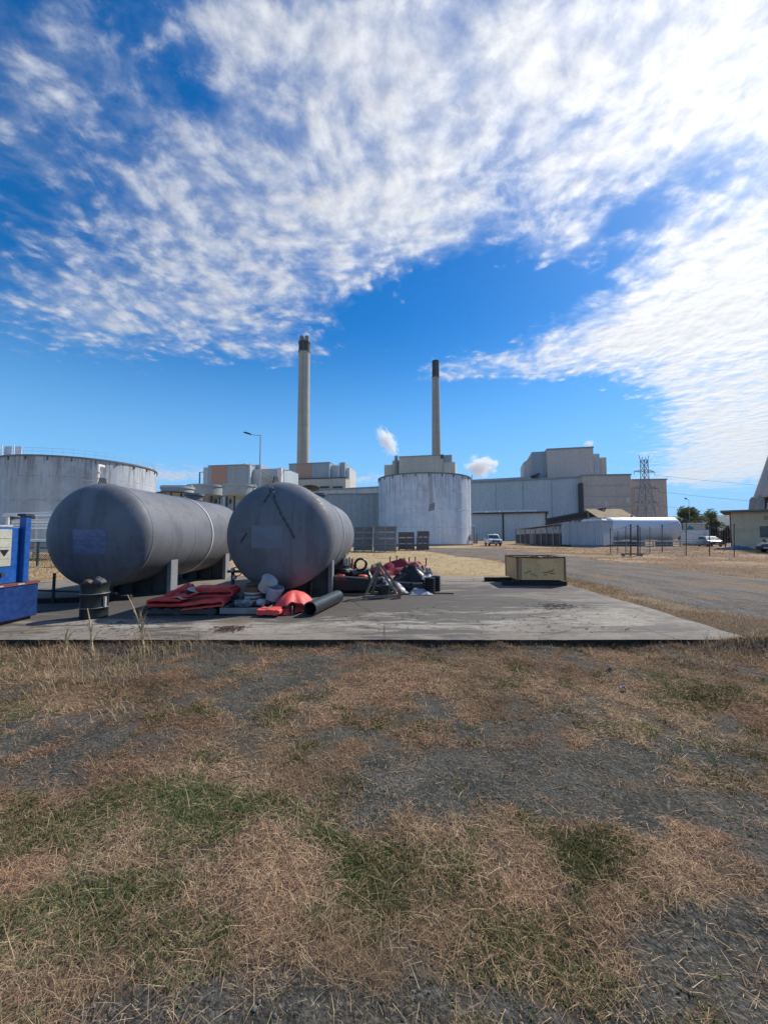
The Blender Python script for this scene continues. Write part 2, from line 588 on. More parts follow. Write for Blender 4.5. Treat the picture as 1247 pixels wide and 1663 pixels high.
def road_mat():
    m = bpy.data.materials.new('gravel_road')
    m.use_nodes = True
    t = N(m.node_tree)
    b = m.node_tree.nodes['Principled BSDF']
    P = t.new('ShaderNodeNewGeometry').outputs['Position']
    n1 = t.noise(t.mapping(P, (1, .25, 1)), 1.2, 6, .6)
    n2 = t.noise(P, 45.0, 4, .7)
    v = t.new('ShaderNodeSeparateColor'); t.l.new(t.voro(P, 40.0, 'F1', 'Color'), v.inputs[0])
    c = t.mix(t.ramp(n1, .42, .58), (0.115, 0.10, 0.085), (0.18, 0.155, 0.128))
    c = t.mix(t.ramp(n2, .4, .7, 0, .6), c, (0.075, 0.075, 0.078))
    c = t.mix(t.ramp(v.outputs[0], .8, .95, 0, .5), c, (0.32, 0.31, 0.29))
    c = t.mix(t.ramp(t.noise(t.mapping(P, (1, .5, 1)), .9, 6, .68), .48, .60, 0, .85), c, (0.22, 0.15, 0.095))
    t.l.new(c, b.inputs['Base Color'])
    b.inputs['Roughness'].default_value = 0.95
    b.inputs['Specular IOR Level'].default_value = 0.15
    bn = t.new('ShaderNodeBump'); bn.inputs['Distance'].default_value = 1.0
    t.l.new(t.math('ADD', t.math('MULTIPLY', n2, 0.02), t.math('MULTIPLY', t.noise(P, 5.0, 5, .65), 0.09)), bn.inputs['Height']); t.l.new(bn.outputs[0], b.inputs['Normal'])
    return m


def concrete_mat():
    m = bpy.data.materials.new('slab_concrete')
    m.use_nodes = True
    t = N(m.node_tree)
    b = m.node_tree.nodes['Principled BSDF']
    geo = t.new('ShaderNodeNewGeometry')
    P = geo.outputs['Position']
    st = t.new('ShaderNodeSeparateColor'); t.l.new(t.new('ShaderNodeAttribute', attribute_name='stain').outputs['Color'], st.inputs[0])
    dark, pale, dirt = st.outputs  # dark holds real stains and the painted shade around the vessels
    n1 = t.noise(P, 0.8, 7, .62)
    n2 = t.noise(t.mapping(P, (.45, 1.6, 1), (3, 1, 0)), 1.5, 7, .68, .6)
    n3 = t.noise(P, 9.0, 6, .7)
    n4 = t.noise(P, 70.0, 4, .7)
    n5 = t.noise(t.mapping(P, (.6, 1, 1)), 3.3, 6, .7, .4)
    c = t.mix(t.ramp(n1, .42, .58), (0.26, 0.222, 0.178), (0.185, 0.16, 0.132))
    c = t.mix(t.math('MULTIPLY', pale, t.ramp(n5, .38, .58, .05, 1)), c, (0.40, 0.36, 0.295))
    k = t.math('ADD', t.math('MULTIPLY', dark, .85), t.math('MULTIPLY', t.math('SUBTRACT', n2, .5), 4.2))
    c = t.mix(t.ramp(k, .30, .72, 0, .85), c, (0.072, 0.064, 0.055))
    c = t.mix(t.ramp(n3, .5, .66, 0, .5), c, (0.095, 0.086, 0.075))
    c = t.mix(t.ramp(n4, .42, .64, 0, .4), c, (0.075, 0.07, 0.064))
    k = t.math('ADD', dirt, t.math('MULTIPLY', t.math('SUBTRACT', n5, .5), 2.2))
    c = t.mix(t.ramp(k, .3, .9, 0, .75), c, (0.16, 0.115, 0.08))
    wn = t.new('ShaderNodeTexNoise'); wn.inputs['Scale'].default_value = 1.6; wn.inputs['Detail'].default_value = 5
    wp = t.vmath('ADD', P, t.vmath('SCALE', t.vmath('SUBTRACT', wn.outputs['Color'], (.5, .5, .5)), .7))
    ck = t.voro(wp, .42, 'DISTANCE_TO_EDGE')
    c = t.mix(t.math('MULTIPLY', t.ramp(ck, .009, .002), t.ramp(n1, .42, .6, 0, .65)), c, (0.03, 0.027, 0.022))
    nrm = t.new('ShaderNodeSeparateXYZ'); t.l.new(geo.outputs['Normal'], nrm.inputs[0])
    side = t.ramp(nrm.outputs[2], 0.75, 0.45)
    c = t.mix(t.math('MULTIPLY', side, 0.85), c, t.mix(t.ramp(n3, .4, .6), (0.022, 0.022, 0.019), (0.05, 0.048, 0.04)))  # side faces darkened: shade of the slab edge put into the colour
    t.l.new(c, b.inputs['Base Color'])
    t.l.new(t.ramp(n2, .4, .7, .92, .75), b.inputs['Roughness'])
    b.inputs['Specular IOR Level'].default_value = 0.25
    bn = t.new('ShaderNodeBump'); bn.inputs['Distance'].default_value = 1.0; bn.inputs['Strength'].default_value = .7
    t.l.new(t.math('ADD', t.math('MULTIPLY', n3, .012), t.math('MULTIPLY', n4, .003)), bn.inputs['Height'])
    t.l.new(bn.outputs[0], b.inputs['Normal'])
    return m


def blade_mat():
    m = bpy.data.materials.new('grass_blades')
    m.use_nodes = True
    t = N(m.node_tree)
    t.n.clear()
    out = t.new('ShaderNodeOutputMaterial')
    a = t.new('ShaderNodeAttribute', attribute_name='tint')
    d = t.new('ShaderNodeBsdfDiffuse'); tr = t.new('ShaderNodeBsdfTranslucent')
    mx = t.new('ShaderNodeMixShader'); mx.inputs[0].default_value = 0.3
    t.l.new(a.outputs['Color'], d.inputs[0]); t.l.new(a.outputs['Color'], tr.inputs[0])
    t.l.new(d.outputs[0], mx.inputs[1]); t.l.new(tr.outputs[0], mx.inputs[2]); t.l.new(mx.outputs[0], out.inputs[0])
    return m


def brick_mat(name, c1, c2, mortar, bw=0.4, bh=0.2):
    m = bpy.data.materials.new(name)
    m.use_nodes = True
    t = N(m.node_tree)
    b = m.node_tree.nodes['Principled BSDF']
    P = t.new('ShaderNodeTexCoord').outputs['Object']
    s = t.new('ShaderNodeSeparateXYZ'); t.l.new(P, s.inputs[0])
    k = t.new('ShaderNodeCombineXYZ')
    t.l.new(t.math('ADD', s.outputs[0], s.outputs[1]), k.inputs[0]); t.l.new(s.outputs[2], k.inputs[1])
    br = t.new('ShaderNodeTexBrick')
    t.l.new(k.outputs[0], br.inputs['Vector'])
    br.inputs['Color1'].default_value = (*c1, 1); br.inputs['Color2'].default_value = (*c2, 1); br.inputs['Mortar'].default_value = (*mortar, 1)
    br.inputs['Scale'].default_value = 1.0; br.inputs['Brick Width'].default_value = bw; br.inputs['Row Height'].default_value = bh
    br.inputs['Mortar Size'].default_value = 0.012
    n = t.noise(P, 1.2, 6, .65)
    c = t.mix(t.ramp(n, .45, .7, 0, .5), br.outputs['Color'], tuple(x * .55 for x in c1))
    t.l.new(c, b.inputs['Base Color']); b.inputs['Roughness'].default_value = .9
    bn = t.new('ShaderNodeBump'); bn.inputs['Distance'].default_value = .02; bn.invert = True
    t.l.new(br.outputs['Fac'], bn.inputs['Height']); t.l.new(bn.outputs[0], b.inputs['Normal'])
    return m


def chimney_mat(name, base, top_z0, top_z1, dark=(0.016, 0.017, 0.02)):
    """slip-formed concrete with lift lines; the painted dark band lies between two heights"""
    m = bpy.data.materials.new(name)
    m.use_nodes = True
    t = N(m.node_tree)
    b = m.node_tree.nodes['Principled BSDF']
    P = t.new('ShaderNodeTexCoord').outputs['Object']
    s = t.new('ShaderNodeSeparateXYZ'); t.l.new(P, s.inputs[0])
    n = t.noise(t.mapping(P, (1, 1, .06)), .25, 6, .6)
    n2 = t.noise(t.mapping(P, (.2, .2, 1)), .12, 4, .6)
    c = t.mix(t.ramp(n, .35, .65), base, tuple(x * .8 for x in base))
    c = t.mix(t.ramp(n2, .4, .65, 0, .4), c, tuple(x * .7 for x in base))
    fr = t.math('FRACT', t.math('DIVIDE', s.outputs[2], 14.0))
    c = t.mix(t.ramp(fr, .04, .0, 0, .35), c, tuple(x * .5 for x in base))
    f = t.math('MULTIPLY', t.ramp(s.outputs[2], top_z0 - .3, top_z0 + .3), t.ramp(s.outputs[2], top_z1 + .3, top_z1 - .3))
    c = t.mix(f, c, dark)
    t.l.new(c, b.inputs['Base Color']); b.inputs['Roughness'].default_value = .85
    return m


def volume_mat(name, dens, scale, colr=(1, 1, 1), hard=(0.42, 0.62), emis=0.0):
    m = bpy.data.materials.new(name)
    m.use_nodes = True
    t = N(m.node_tree)
    t.n.clear()
    out = t.new('ShaderNodeOutputMaterial')
    pv = t.new('ShaderNodeVolumePrincipled')
    pv.inputs['Color'].default_value = (*colr, 1)
    pv.inputs['Anisotropy'].default_value = 0.1
    P = t.new('ShaderNodeTexCoord').outputs['Object']
    rad = t.vmath('LENGTH', P)
    n = t.noise(P, scale, 6, .66, .5)
    f = t.math('SUBTRACT', t.math('ADD', t.math('MULTIPLY', t.math('SUBTRACT', n, .5), 1.8), 0.95), t.math('MULTIPLY', rad, 0.75))
    t.l.new(t.math('MULTIPLY', t.ramp(f, *hard), dens), pv.inputs['Density'])
    t.l.new(pv.outputs[0], out.inputs['Volume'])
    return m

# ------------------------------------------------------------------ ground
SLAB = dict(x0=-10.5, x1=5.28, y0=5.50, y1=13.85, z=0.12)
NP = np.random.default_rng(7)


def wob(px, py, base, amp, sc_, seed):
    return base + amp * (fbm(px * sc_, py * sc_, seed, 4) - 0.5) * 2


def pix_blobs(x, y, blobs):
    out = np.zeros_like(x)
    for u, v, ru, rv, w in blobs:
        c = gnd(u, v)
        rx = ru / F * c.y
        ry = max(abs(gnd(u, v + rv).y - gnd(u, v - rv).y) / 2, 0.05)
        ax, ay = (x - c.x) / rx, (y - c.y) / ry
        out = out + w * np.exp(-(ax * ax + ay * ay) * 0.9)
    return out


def cover(x, y):
    """share of grass, greenness and paleness of the ground at points (x, y)"""
    x = np.asarray(x, float); y = np.asarray(y, float)
    wx = x + (fbm(x * 1.3, y * 1.3, 3) - .5) * 0.7
    wy = y + (fbm(x * 1.3, y * 1.3, 9) - .5) * 0.7
    n = fbm(wx * 1.3, wy * 1.3, 21, 5, .62)
    g = 0.62 + (n - 0.5) * 2.3 + (fbm(x * 5, y * 5, 23, 3) - .5) * .7
    bare = [(880, 1290, 140, 42, 1.0), (720, 1265, 90, 25, .75), (1150, 1310, 120, 36, .75), (600, 1335, 60, 28, .6), (840, 1240, 90, 22, .5),
            (700, 1590, 220, 60, .9), (1150, 1550, 130, 50, .8), (1230, 1400, 60, 50, .5), (430, 1630, 130, 35, .6), (130, 1640, 60, 25, .45),
            (480, 1195, 90, 18, .5), (430, 1105, 70, 14, .6), (650, 1140, 80, 14, .45), (560, 1200, 60, 16, .45), (200, 1195, 80, 16, .4), (60, 1150, 60, 16, .3),
            (1030, 1210, 70, 18, .4), (900, 1600, 160, 50, .6), (1080, 1240, 90, 22, .45), (470, 1520, 50, 18, .35), (1200, 1170, 60, 14, .35)]
    lush = [(200, 1400, 200, 70, .45), (270, 1300, 90, 30, .3), (550, 1420, 90, 70, .35), (1000, 1400, 90, 45, .45), (300, 1520, 150, 60, .3), (420, 1450, 200, 120, .25),
            (700, 1420, 200, 80, .3), (1100, 1430, 110, 50, .35), (180, 1120, 170, 25, .35), (700, 1110, 300, 30, .25), (1180, 1100, 80, 30, .3), (820, 1330, 130, 26, .25)]
    g = g - pix_blobs(wx, wy, bare) * (.25 + 1.5 * fbm(x * 2.6, y * 2.6, 87, 3)) + pix_blobs(wx, wy, lush)
    green = [(190, 1390, 170, 60, .42), (200, 1425, 70, 22, .6), (270, 1300, 80, 28, .75), (60, 1330, 120, 50, .35), (550, 1420, 60, 60, .62), (1000, 1400, 70, 30, .8), (420, 1300, 60, 20, .6),
             (100, 1480, 120, 40, .28), (1120, 1130, 60, 12, .6), (1235, 1112, 40, 12, 1.0), (480, 1220, 30, 10, .6), (1000, 1290, 60, 18, .55), (640, 1400, 60, 40, .15), (880, 1420, 90, 30, .18),
             (520, 1345, 50, 16, .55), (20, 1640, 40, 30, .7), (260, 1180, 40, 10, .35), (1080, 1170, 70, 14, .35), (400, 1100, 30, 8, .3), (600, 1480, 50, 30, .25)]
    gr = pix_blobs(wx, wy, green) + (fbm(x * 3.1, y * 3.1, 55, 4) - .54) * 1.5
    far = sstep(13.5, 15.5, y + (fbm(x * .5, y * .5, 5) - .5) * 3) * (1 - sstep(10, 13, x) * sstep(24, 16, y) * .5)
    # strip along the side of the slab and beyond it
    side = sstep(5.1, 5.5, x) * sstep(5.4, 6.4, y)
    pale = np.maximum(far, side * .45 * sstep(6, 10, y))
    pale = np.maximum(pale, sstep(-6.9, -7.6, x) * sstep(9, 10.5, y))
    g = np.where(y > 5.6, np.maximum(g, 0.45 + side * .35), g)
    g = np.maximum(g, far * (0.9 + (fbm(x * .35, y * .35, 77) - .5) * .8))
    gr = gr * (1 - far) * (1 - side * .8)
    return np.clip(g, 0, 1), np.clip(gr, 0, 1), np.clip(pale, 0, 1)


def ground_z(x, y):
    h = (fbm(x * 1.6, y * 1.6, 31, 4) - .5) * 0.07 + (fbm(x * 7, y * 7, 41, 3) - .5) * 0.018
    near = sstep(9.5, 5.2, y)
    bank = np.exp(-((y - 5.5) / .16) ** 2) * np.clip(fbm(x * .8, 3.3, 63, 4) * 2.2 - .72, 0, 1) * .12 * (x < 5.6)
    bank = bank + np.exp(-((y - 5.5) / .2) ** 2) * sstep(3.6, 5.2, x) * .07
    return h * near - 0.006 + bank


def grid_object(name, xs, ys, zf, mat, cov=True, smooth=True):
    X, Y = np.meshgrid(xs, ys)
    x, y = X.ravel(), Y.ravel()
    z = zf(x, y)
    nx, ny = len(xs), len(ys)
    me = bpy.data.meshes.new(name)
    me.vertices.add(nx * ny)
    me.vertices.foreach_set('co', np.stack([x, y, z], 1).astype(np.float32).ravel())
    i = np.arange(nx - 1); j = np.arange(ny - 1)
    I, J = np.meshgrid(i, j)
    a = (J * nx + I).ravel()
    q = np.stack([a, a + 1, a + nx + 1, a + nx], 1).astype(np.int32)
    me.loops.add(q.size); me.polygons.add(len(q))
    me.loops.foreach_set('vertex_index', q.ravel())
    me.polygons.foreach_set('loop_start', np.arange(0, q.size, 4, dtype=np.int32))
    me.update(calc_edges=True)
    me.polygons.foreach_set('use_smooth', [smooth] * len(q))
    if cov:
        g, gr, p = cover(x, y)
        ca = me.color_attributes.new('cover', 'FLOAT_COLOR', 'POINT')
        ca.data.foreach_set('color', np.stack([g, gr, p, np.ones_like(g)], 1).astype(np.float32).ravel())
    me.materials.append(mat)
    o = bpy.data.objects.new(name, me)
    col.objects.link(o)
    return o


def spaced(*segs):
    out = []
    for a, b, n in segs:
        out.extend(np.linspace(a, b, n, endpoint=False))
    out.append(segs[-1][1])
    return np.array(out)


xs = spaced((-3400, -300, 12), (-300, -60, 16), (-60, -12, 64), (-12, -6, 60), (-6, 6, 240), (6, 14, 80), (14, 60, 70), (60, 300, 16), (300, 3400, 12))
ys = spaced((-400, -5, 10), (-5, .6, 12), (.6, 5.7, 110), (5.7, 16, 80), (16, 60, 90), (60, 300, 24), (300, 3400, 14))
tag(grid_object('ground', xs, ys, ground_z, ground_mat()), kind='structure')

# gravel road running away past the right side of the slab
def road_x(y, s):
    if s < 0.5:
        b = 6.75 + 0.25 * math.sin(y * .35) - max(0, y - 26) * .25
    else:
        b = 14.0 + 0.3 * math.sin(y * .22 + 1) + max(0, 12 - y) * .1
    return b + (float(fbm(y * .9, s * 7 + 2, 12)) - .5) * 1.3 + (float(fbm(y * 4.1, s * 7 + 2, 15)) - .5) * .6


def road_pt(i, j):
    y = 2.5 + j * 46
    a, b = road_x(y, 0), road_x(y, 1)
    t = i
    return (a + (b - a) * t, y, 0.012 + 0.05 * math.sin(t * math.pi) - (0.03 if t in (0, 1) else 0) + (float(fbm(y * .7 + t * 9, t * 6, 4)) - .5) * .03)


tag(MB().sheet(14, 420, road_pt).build('gravel_road', road_mat(), smooth=60), kind='structure')

# concrete slab with a chipped front edge
def build_slab():
    s = SLAB
    nx, ny = 220, 90
    def top(i, j):
        y = s['y0'] + (s['y1'] - s['y0']) * j ** 1.4
        x = s['x0'] + (s['x1'] - .22 + .4 * j - s['x0']) * i
        if j == 0:
            y += abs(float(fbm(x * 3, 1, 8)) - .5) * .2 + max(0, float(vnoise(x * 1.7, 5, 3)) - .68) * .35 + max(0, float(vnoise(x * 6.1, 2, 9)) - .6) * .12
        if i == 1:
            x += (float(fbm(y * 2, 4, 8)) - .5) * .14
        z = s['z'] + (float(fbm(x * .5, y * .5, 61)) - .5) * .02
        return (x, y, z)
    mb = MB()
    mb.sheet(nx, ny, top)
    rim = [mb.v[i] for i in range(nx + 1)]                       # front edge
    rim += [mb.v[j * (nx + 1) + nx] for j in range(1, ny + 1)]      # right edge
    low = []
    for k, (x, y, z) in enumerate(rim):
        front = k <= nx
        inset = .03 + .05 * float(vnoise(k * .31, 2, 5))
        low.append((x - (0 if front else inset * .3), y + (inset if front else 0), z - .05 - .03 * float(vnoise(k * .5, 9, 7))))
    deep = [(p[0], p[1] + .02, -.12) for p in low]
    b = len(mb.v)
    mb.v += low + deep
    n = len(rim)
    def idx(k):
        return k if k <= nx else (k - nx) * (nx + 1) + nx
    for k in range(n - 1):
        mb.f.append((idx(k), b + k, b + k + 1, idx(k + 1)))
        mb.f.append((b + k, b + n + k, b + n + k + 1, b + k + 1))
    mb.mi += [0] * (2 * (n - 1))
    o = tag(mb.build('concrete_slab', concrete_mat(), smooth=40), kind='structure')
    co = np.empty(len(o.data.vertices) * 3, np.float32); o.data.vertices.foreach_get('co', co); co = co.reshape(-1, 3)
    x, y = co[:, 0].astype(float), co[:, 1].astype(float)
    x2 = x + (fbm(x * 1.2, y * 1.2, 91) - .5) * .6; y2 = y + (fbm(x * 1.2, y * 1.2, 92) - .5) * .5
    dark = pix_blobs(x2, y2, [(330, 998, 420, 20, 1.0), (200, 980, 300, 24, .9), (520, 985, 120, 16, .5), (700, 985, 190, 26, .5), (640, 960, 190, 14, .5), (860, 965, 140, 12, .35), (900, 990, 60, 7, .6), (450, 1040, 500, 8, .35),  # slab stains, with the vessels' shade painted in below and before them
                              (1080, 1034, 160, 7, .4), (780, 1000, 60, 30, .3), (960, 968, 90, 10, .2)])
    pale = pix_blobs(x2, y2, [(660, 1023, 130, 15, .9), (200, 1028, 170, 12, .8), (430, 1028, 120, 10, .5), (980, 1015, 190, 20, .75), (760, 942, 60, 4, .9), (1030, 990, 110, 12, .4), (760, 1012, 80, 14, .45)])
    dirt = pix_blobs(x2, y2, [(375, 1022, 30, 6, 1.0), (1120, 1010, 90, 18, .35), (40, 1035, 60, 9, .7), (60, 1000, 70, 14, .4), (1190, 1036, 50, 10, .7), (960, 955, 40, 8, .4)])
    # the newer, paler square poured into the slab
    dark = dark * 1.0
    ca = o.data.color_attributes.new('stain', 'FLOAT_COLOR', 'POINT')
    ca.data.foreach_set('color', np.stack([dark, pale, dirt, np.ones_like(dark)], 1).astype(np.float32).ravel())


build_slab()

# hills far behind
def hills():
    mb = MB()
    def p(i, j):
        a = R(-80 + 160 * i)
        d = 2300 + j * 900
        h = (float(fbm(i * 9, 1.5, 3, 5)) * .55 + .42) * 190 * (0.6 + .6 * i)
        h *= math.sin(min(j * 1.25, 1) * math.pi / 2) * (1 if j < .8 else 1 - (j - .8) * 2)
        return (d * math.sin(a), d * math.cos(a), h - 12 + float(fbm(i * 60, j * 8, 9, 4)) * 25 * j)
    mb.sheet(150, 10, p)
    tag(mb.build('hills', M('hill_forest', (0.028, 0.045, 0.034), (0.05, 0.06, 0.045), rough=1, scale=.006, detail=8, bump=4.0, bscale=.03), smooth=80), kind='structure')


hills()

# ------------------------------------------------------------------ grass
PAL = {
    'straw': np.array([[.48, .35, .205], [.38, .27, .155], [.32, .22, .135], [.43, .325, .21], [.58, .445, .275]]),
    'brown': np.array([[.225, .145, .092], [.275, .175, .112], [.17, .115, .078], [.26, .148, .105], [.32, .225, .15], [.135, .098, .072]]),
    'green': np.array([[.075, .105, .034], [.105, .135, .048], [.058, .086, .028], [.125, .145, .066], [.065, .12, .028]]),
    'olive': np.array([[.12, .12, .06], [.15, .138, .078], [.10, .10, .055], [.18, .165, .10]]),
}


def blades(x, y, z, ln, wd, az, e0, e1, colr):
    """arrays of tapered bent blades -> verts (n,5,3), tint"""
    n = len(x)
    d = np.stack([np.cos(az), np.sin(az), np.zeros(n)], 1)
    up = np.array([0, 0, 1.0])
    sd = np.stack([-np.sin(az), np.cos(az), np.zeros(n)], 1) * (wd / 2)[:, None]
    b = np.stack([x, y, z], 1)
    m = b + (d * np.cos(e0)[:, None] + up * np.sin(e0)[:, None]) * (ln * .5)[:, None]
    t = m + (d * np.cos(e1)[:, None] + up * np.sin(e1)[:, None]) * (ln * .5)[:, None]
    v = np.stack([b - sd, b + sd, m - sd * .8, m + sd * .8, t], 1)
    return v, np.repeat(colr[:, None, :], 5, 1)


def blade_object(name, parts, mat):
    v = np.concatenate([p[0] for p in parts]); c = np.concatenate([p[1] for p in parts])
    n = len(v)
    me = bpy.data.meshes.new(name)
    me.vertices.add(n * 5)
    me.vertices.foreach_set('co', v.astype(np.float32).ravel())
    base = (np.arange(n) * 5)[:, None]
    loops = np.concatenate([base + np.array([[0, 1, 3, 2]]), base + np.array([[2, 3, 4]])], 1).astype(np.int32)
    me.loops.add(loops.size); me.polygons.add(n * 2)
    me.loops.foreach_set('vertex_index', loops.ravel())
    st = np.stack([np.arange(n) * 7, np.arange(n) * 7 + 4], 1).astype(np.int32)
    me.polygons.foreach_set('loop_start', st.ravel())
    me.update(calc_edges=True)
    ca = me.color_attributes.new('tint', 'FLOAT_COLOR', 'POINT')
    ca.data.foreach_set('color', np.concatenate([c.reshape(-1, 3), np.ones((n * 5, 1))], 1).astype(np.float32).ravel())
    me.materials.append(mat)
    o = bpy.data.objects.new(name, me)
    col.objects.link(o)
    return tag(o, kind='stuff')


def pick(kind, n):
    p = PAL[kind]
    return p[NP.integers(0, len(p), n)] * (0.75 + .5 * NP.random((n, 1)))


def in_view(x, y, pad=0.4):
    return np.abs(x) < (y * 0.99 + pad)


BLADE = blade_mat()


def foreground_grass():
    parts = []
    # candidate tufts, denser near the lens
    n = 46000
    y = 0.85 + 4.9 * NP.random(n) ** 1.15
    x = (NP.random(n) * 2 - 1) * (y + .3)
    g, gr, p = cover(x, y)
    clump = fbm(x * 7.5, y * 7.5, 71, 3)
    keep = (NP.random(n) < sstep(.30, .85, g + (clump - .5) * 1.3) * .98 + .05) & (y < 5.62)
    x, y, g, gr, clump = x[keep], y[keep], g[keep], gr[keep], clump[keep]
    for kind in ('dry', 'green', 'flat', 'stalk'):
        if kind == 'dry':
            k = NP.random(len(x)) > gr * .9
            reps = 11
        elif kind == 'green':
            k = NP.random(len(x)) < gr * 1.25
            reps = 16
        elif kind == 'flat':
            k = NP.random(len(x)) < .55
            reps = 3
        else:
            k = NP.random(len(x)) < .03
            reps = 2
        cx, cy, cg = np.repeat(x[k], reps), np.repeat(y[k], reps), np.repeat(gr[k], reps)
        cl = np.repeat(clump[k], reps)
        m = len(cx)
        sp = .022 if kind in ('dry', 'green') else .04
        bx = cx + NP.normal(0, sp, m); by = cy + NP.normal(0, sp, m)
        far = by / 2.2
        az = NP.random(m) * 2 * np.pi
        if kind == 'dry':
            ln = (.014 + .038 * NP.random(m) ** 1.8) * (0.4 + 1.35 * cl)
            wd = (.0011 + .0012 * NP.random(m)) * np.clip(far, .55, 1.7)
            e0 = R(6) + R(58) * NP.random(m) ** 1.3; e1 = e0 - R(10) - R(70) * NP.random(m)
            c = np.where((NP.random(m) < .40)[:, None], pick('straw', m), pick('brown', m))
            c = np.where((NP.random(m) < cg * .9)[:, None], pick('olive', m), c)
        elif kind == 'green':
            ln = .016 + .034 * NP.random(m)
            wd = (.0020 + .0022 * NP.random(m)) * np.clip(far, .6, 1.6)
            e0 = R(25) + R(60) * NP.random(m); e1 = e0 - R(50) * NP.random(m)
            c = np.where((NP.random(m) < .70)[:, None], pick('green', m), pick('olive', m))
            broad = NP.random(m) < .4
            ln = np.where(broad, .010 + .012 * NP.random(m), ln); wd = np.where(broad, .005 + .004 * NP.random(m), wd); e0 = np.where(broad, R(5) + R(40) * NP.random(m), e0)
        elif kind == 'flat':
            ln = .03 + .11 * NP.random(m) ** 2.6
            wd = (.0012 + .0014 * NP.random(m)) * np.clip(far, .55, 1.7)
            e0 = R(2) + R(16) * NP.random(m); e1 = -R(8) + R(14) * NP.random(m)
            c = np.where((NP.random(m) < .62)[:, None], pick('straw', m), pick('brown', m))
        else:
            ln = .06 + .12 * NP.random(m)
            wd = (.0014 + .001 * NP.random(m)) * np.clip(far, .55, 1.7)
            e0 = R(15) + R(50) * NP.random(m); e1 = e0 - R(50) * NP.random(m)
            c = pick('straw', m) * 1.1
        gz = ground_z(bx, by) + .002
        bz = gz + (.010 * NP.random(m) if kind == 'flat' else 0)
        parts.append(blades(bx, by, bz, ln, wd, az, e0, e1, c))
    # loose straws lying on the bare soil
    m = 13000
    y = 1.0 + 4.6 * NP.random(m); x = (NP.random(m) * 2 - 1) * (y + .3)
    parts.append(blades(x, y, ground_z(x, y) + .006, (.012 + .11 * NP.random(m) ** 3.5), .0011 + .0012 * NP.random(m), NP.random(m) * 6.28,
                        R(10) * NP.random(m), -R(12) * NP.random(m), pick('straw', m)))
    # colour drifts from patch to patch: bleached, pinkish brown, grey and dead
    for v, c in parts:
        px, py = v[:, 0, 0], v[:, 0, 1]
        k = (.48 + 1.05 * fbm(px * 1.9, py * 1.9, 131, 4))[:, None, None]
        pk = sstep(.42, .62, fbm(px * .9, py * .9, 137, 4))[:, None, None]
        c *= 1.15 * k * (1 - pk * np.array([.04, .12, .12]))
    blade_object('dry_grass', parts, BLADE)


def tall_grass():
    parts = []
    spots = [(70, 1065, 60, .16, 260), (130, 1075, 60, .20, 420), (180, 1100, 50, .18, 300), (250, 1060, 45, .20, 300), (232, 1052, 8, .32, 60), (310, 1065, 40, .15, 200),
             (90, 1115, 40, .15, 200), (30, 1055, 40, .15, 200), (1180, 1065, 40, .14, 350), (1140, 1075, 40, .12, 250), (1230, 1060, 30, .14, 260), (420, 1060, 60, .09, 200),
             (1120, 1058, 50, .10, 200), (600, 1062, 120, .07, 260), (850, 1062, 160, .06, 300), (180, 1165, 25, .14, 90), (20, 1100, 40, .16, 200)]
    for u, v, ru, h, n in spots:
        c = gnd(u, v); rx = ru / F * c.y
        x = c.x + NP.normal(0, rx * .6, n); y = np.minimum(c.y + NP.normal(0, .16, n), 5.62)
        ln = h * (.5 + .9 * NP.random(n))
        e0 = R(30) + R(58) * NP.random(n); e1 = e0 - R(15) - R(55) * NP.random(n)
        colr = np.where((NP.random(n) < .75)[:, None], pick('straw', n), pick('brown', n)) * 1.05
        parts.append(blades(x, y, ground_z(x, y), ln, .0035 + .002 * NP.random(n), NP.random(n) * 6.28, e0, e1, colr))
    # fringe along the front face of the slab
    n = 8000
    x = -6.2 + 11.8 * NP.random(n); y = 5.52 - .14 * NP.random(n) ** 2
    k = fbm(x * 1.5, y, 14) > .34
    x, y = x[k], y[k]; n = len(x)
    parts.append(blades(x, y, ground_z(x, y) - .01, .03 + .08 * NP.random(n) ** 2, .003 + .002 * NP.random(n), NP.random(n) * 6.28, R(35) + R(50) * NP.random(n),
                        R(60) * NP.random(n), np.where((NP.random(n) < .35)[:, None], pick('straw', n), pick('brown', n))))
    blade_object('tall_dry_grass', parts, BLADE)


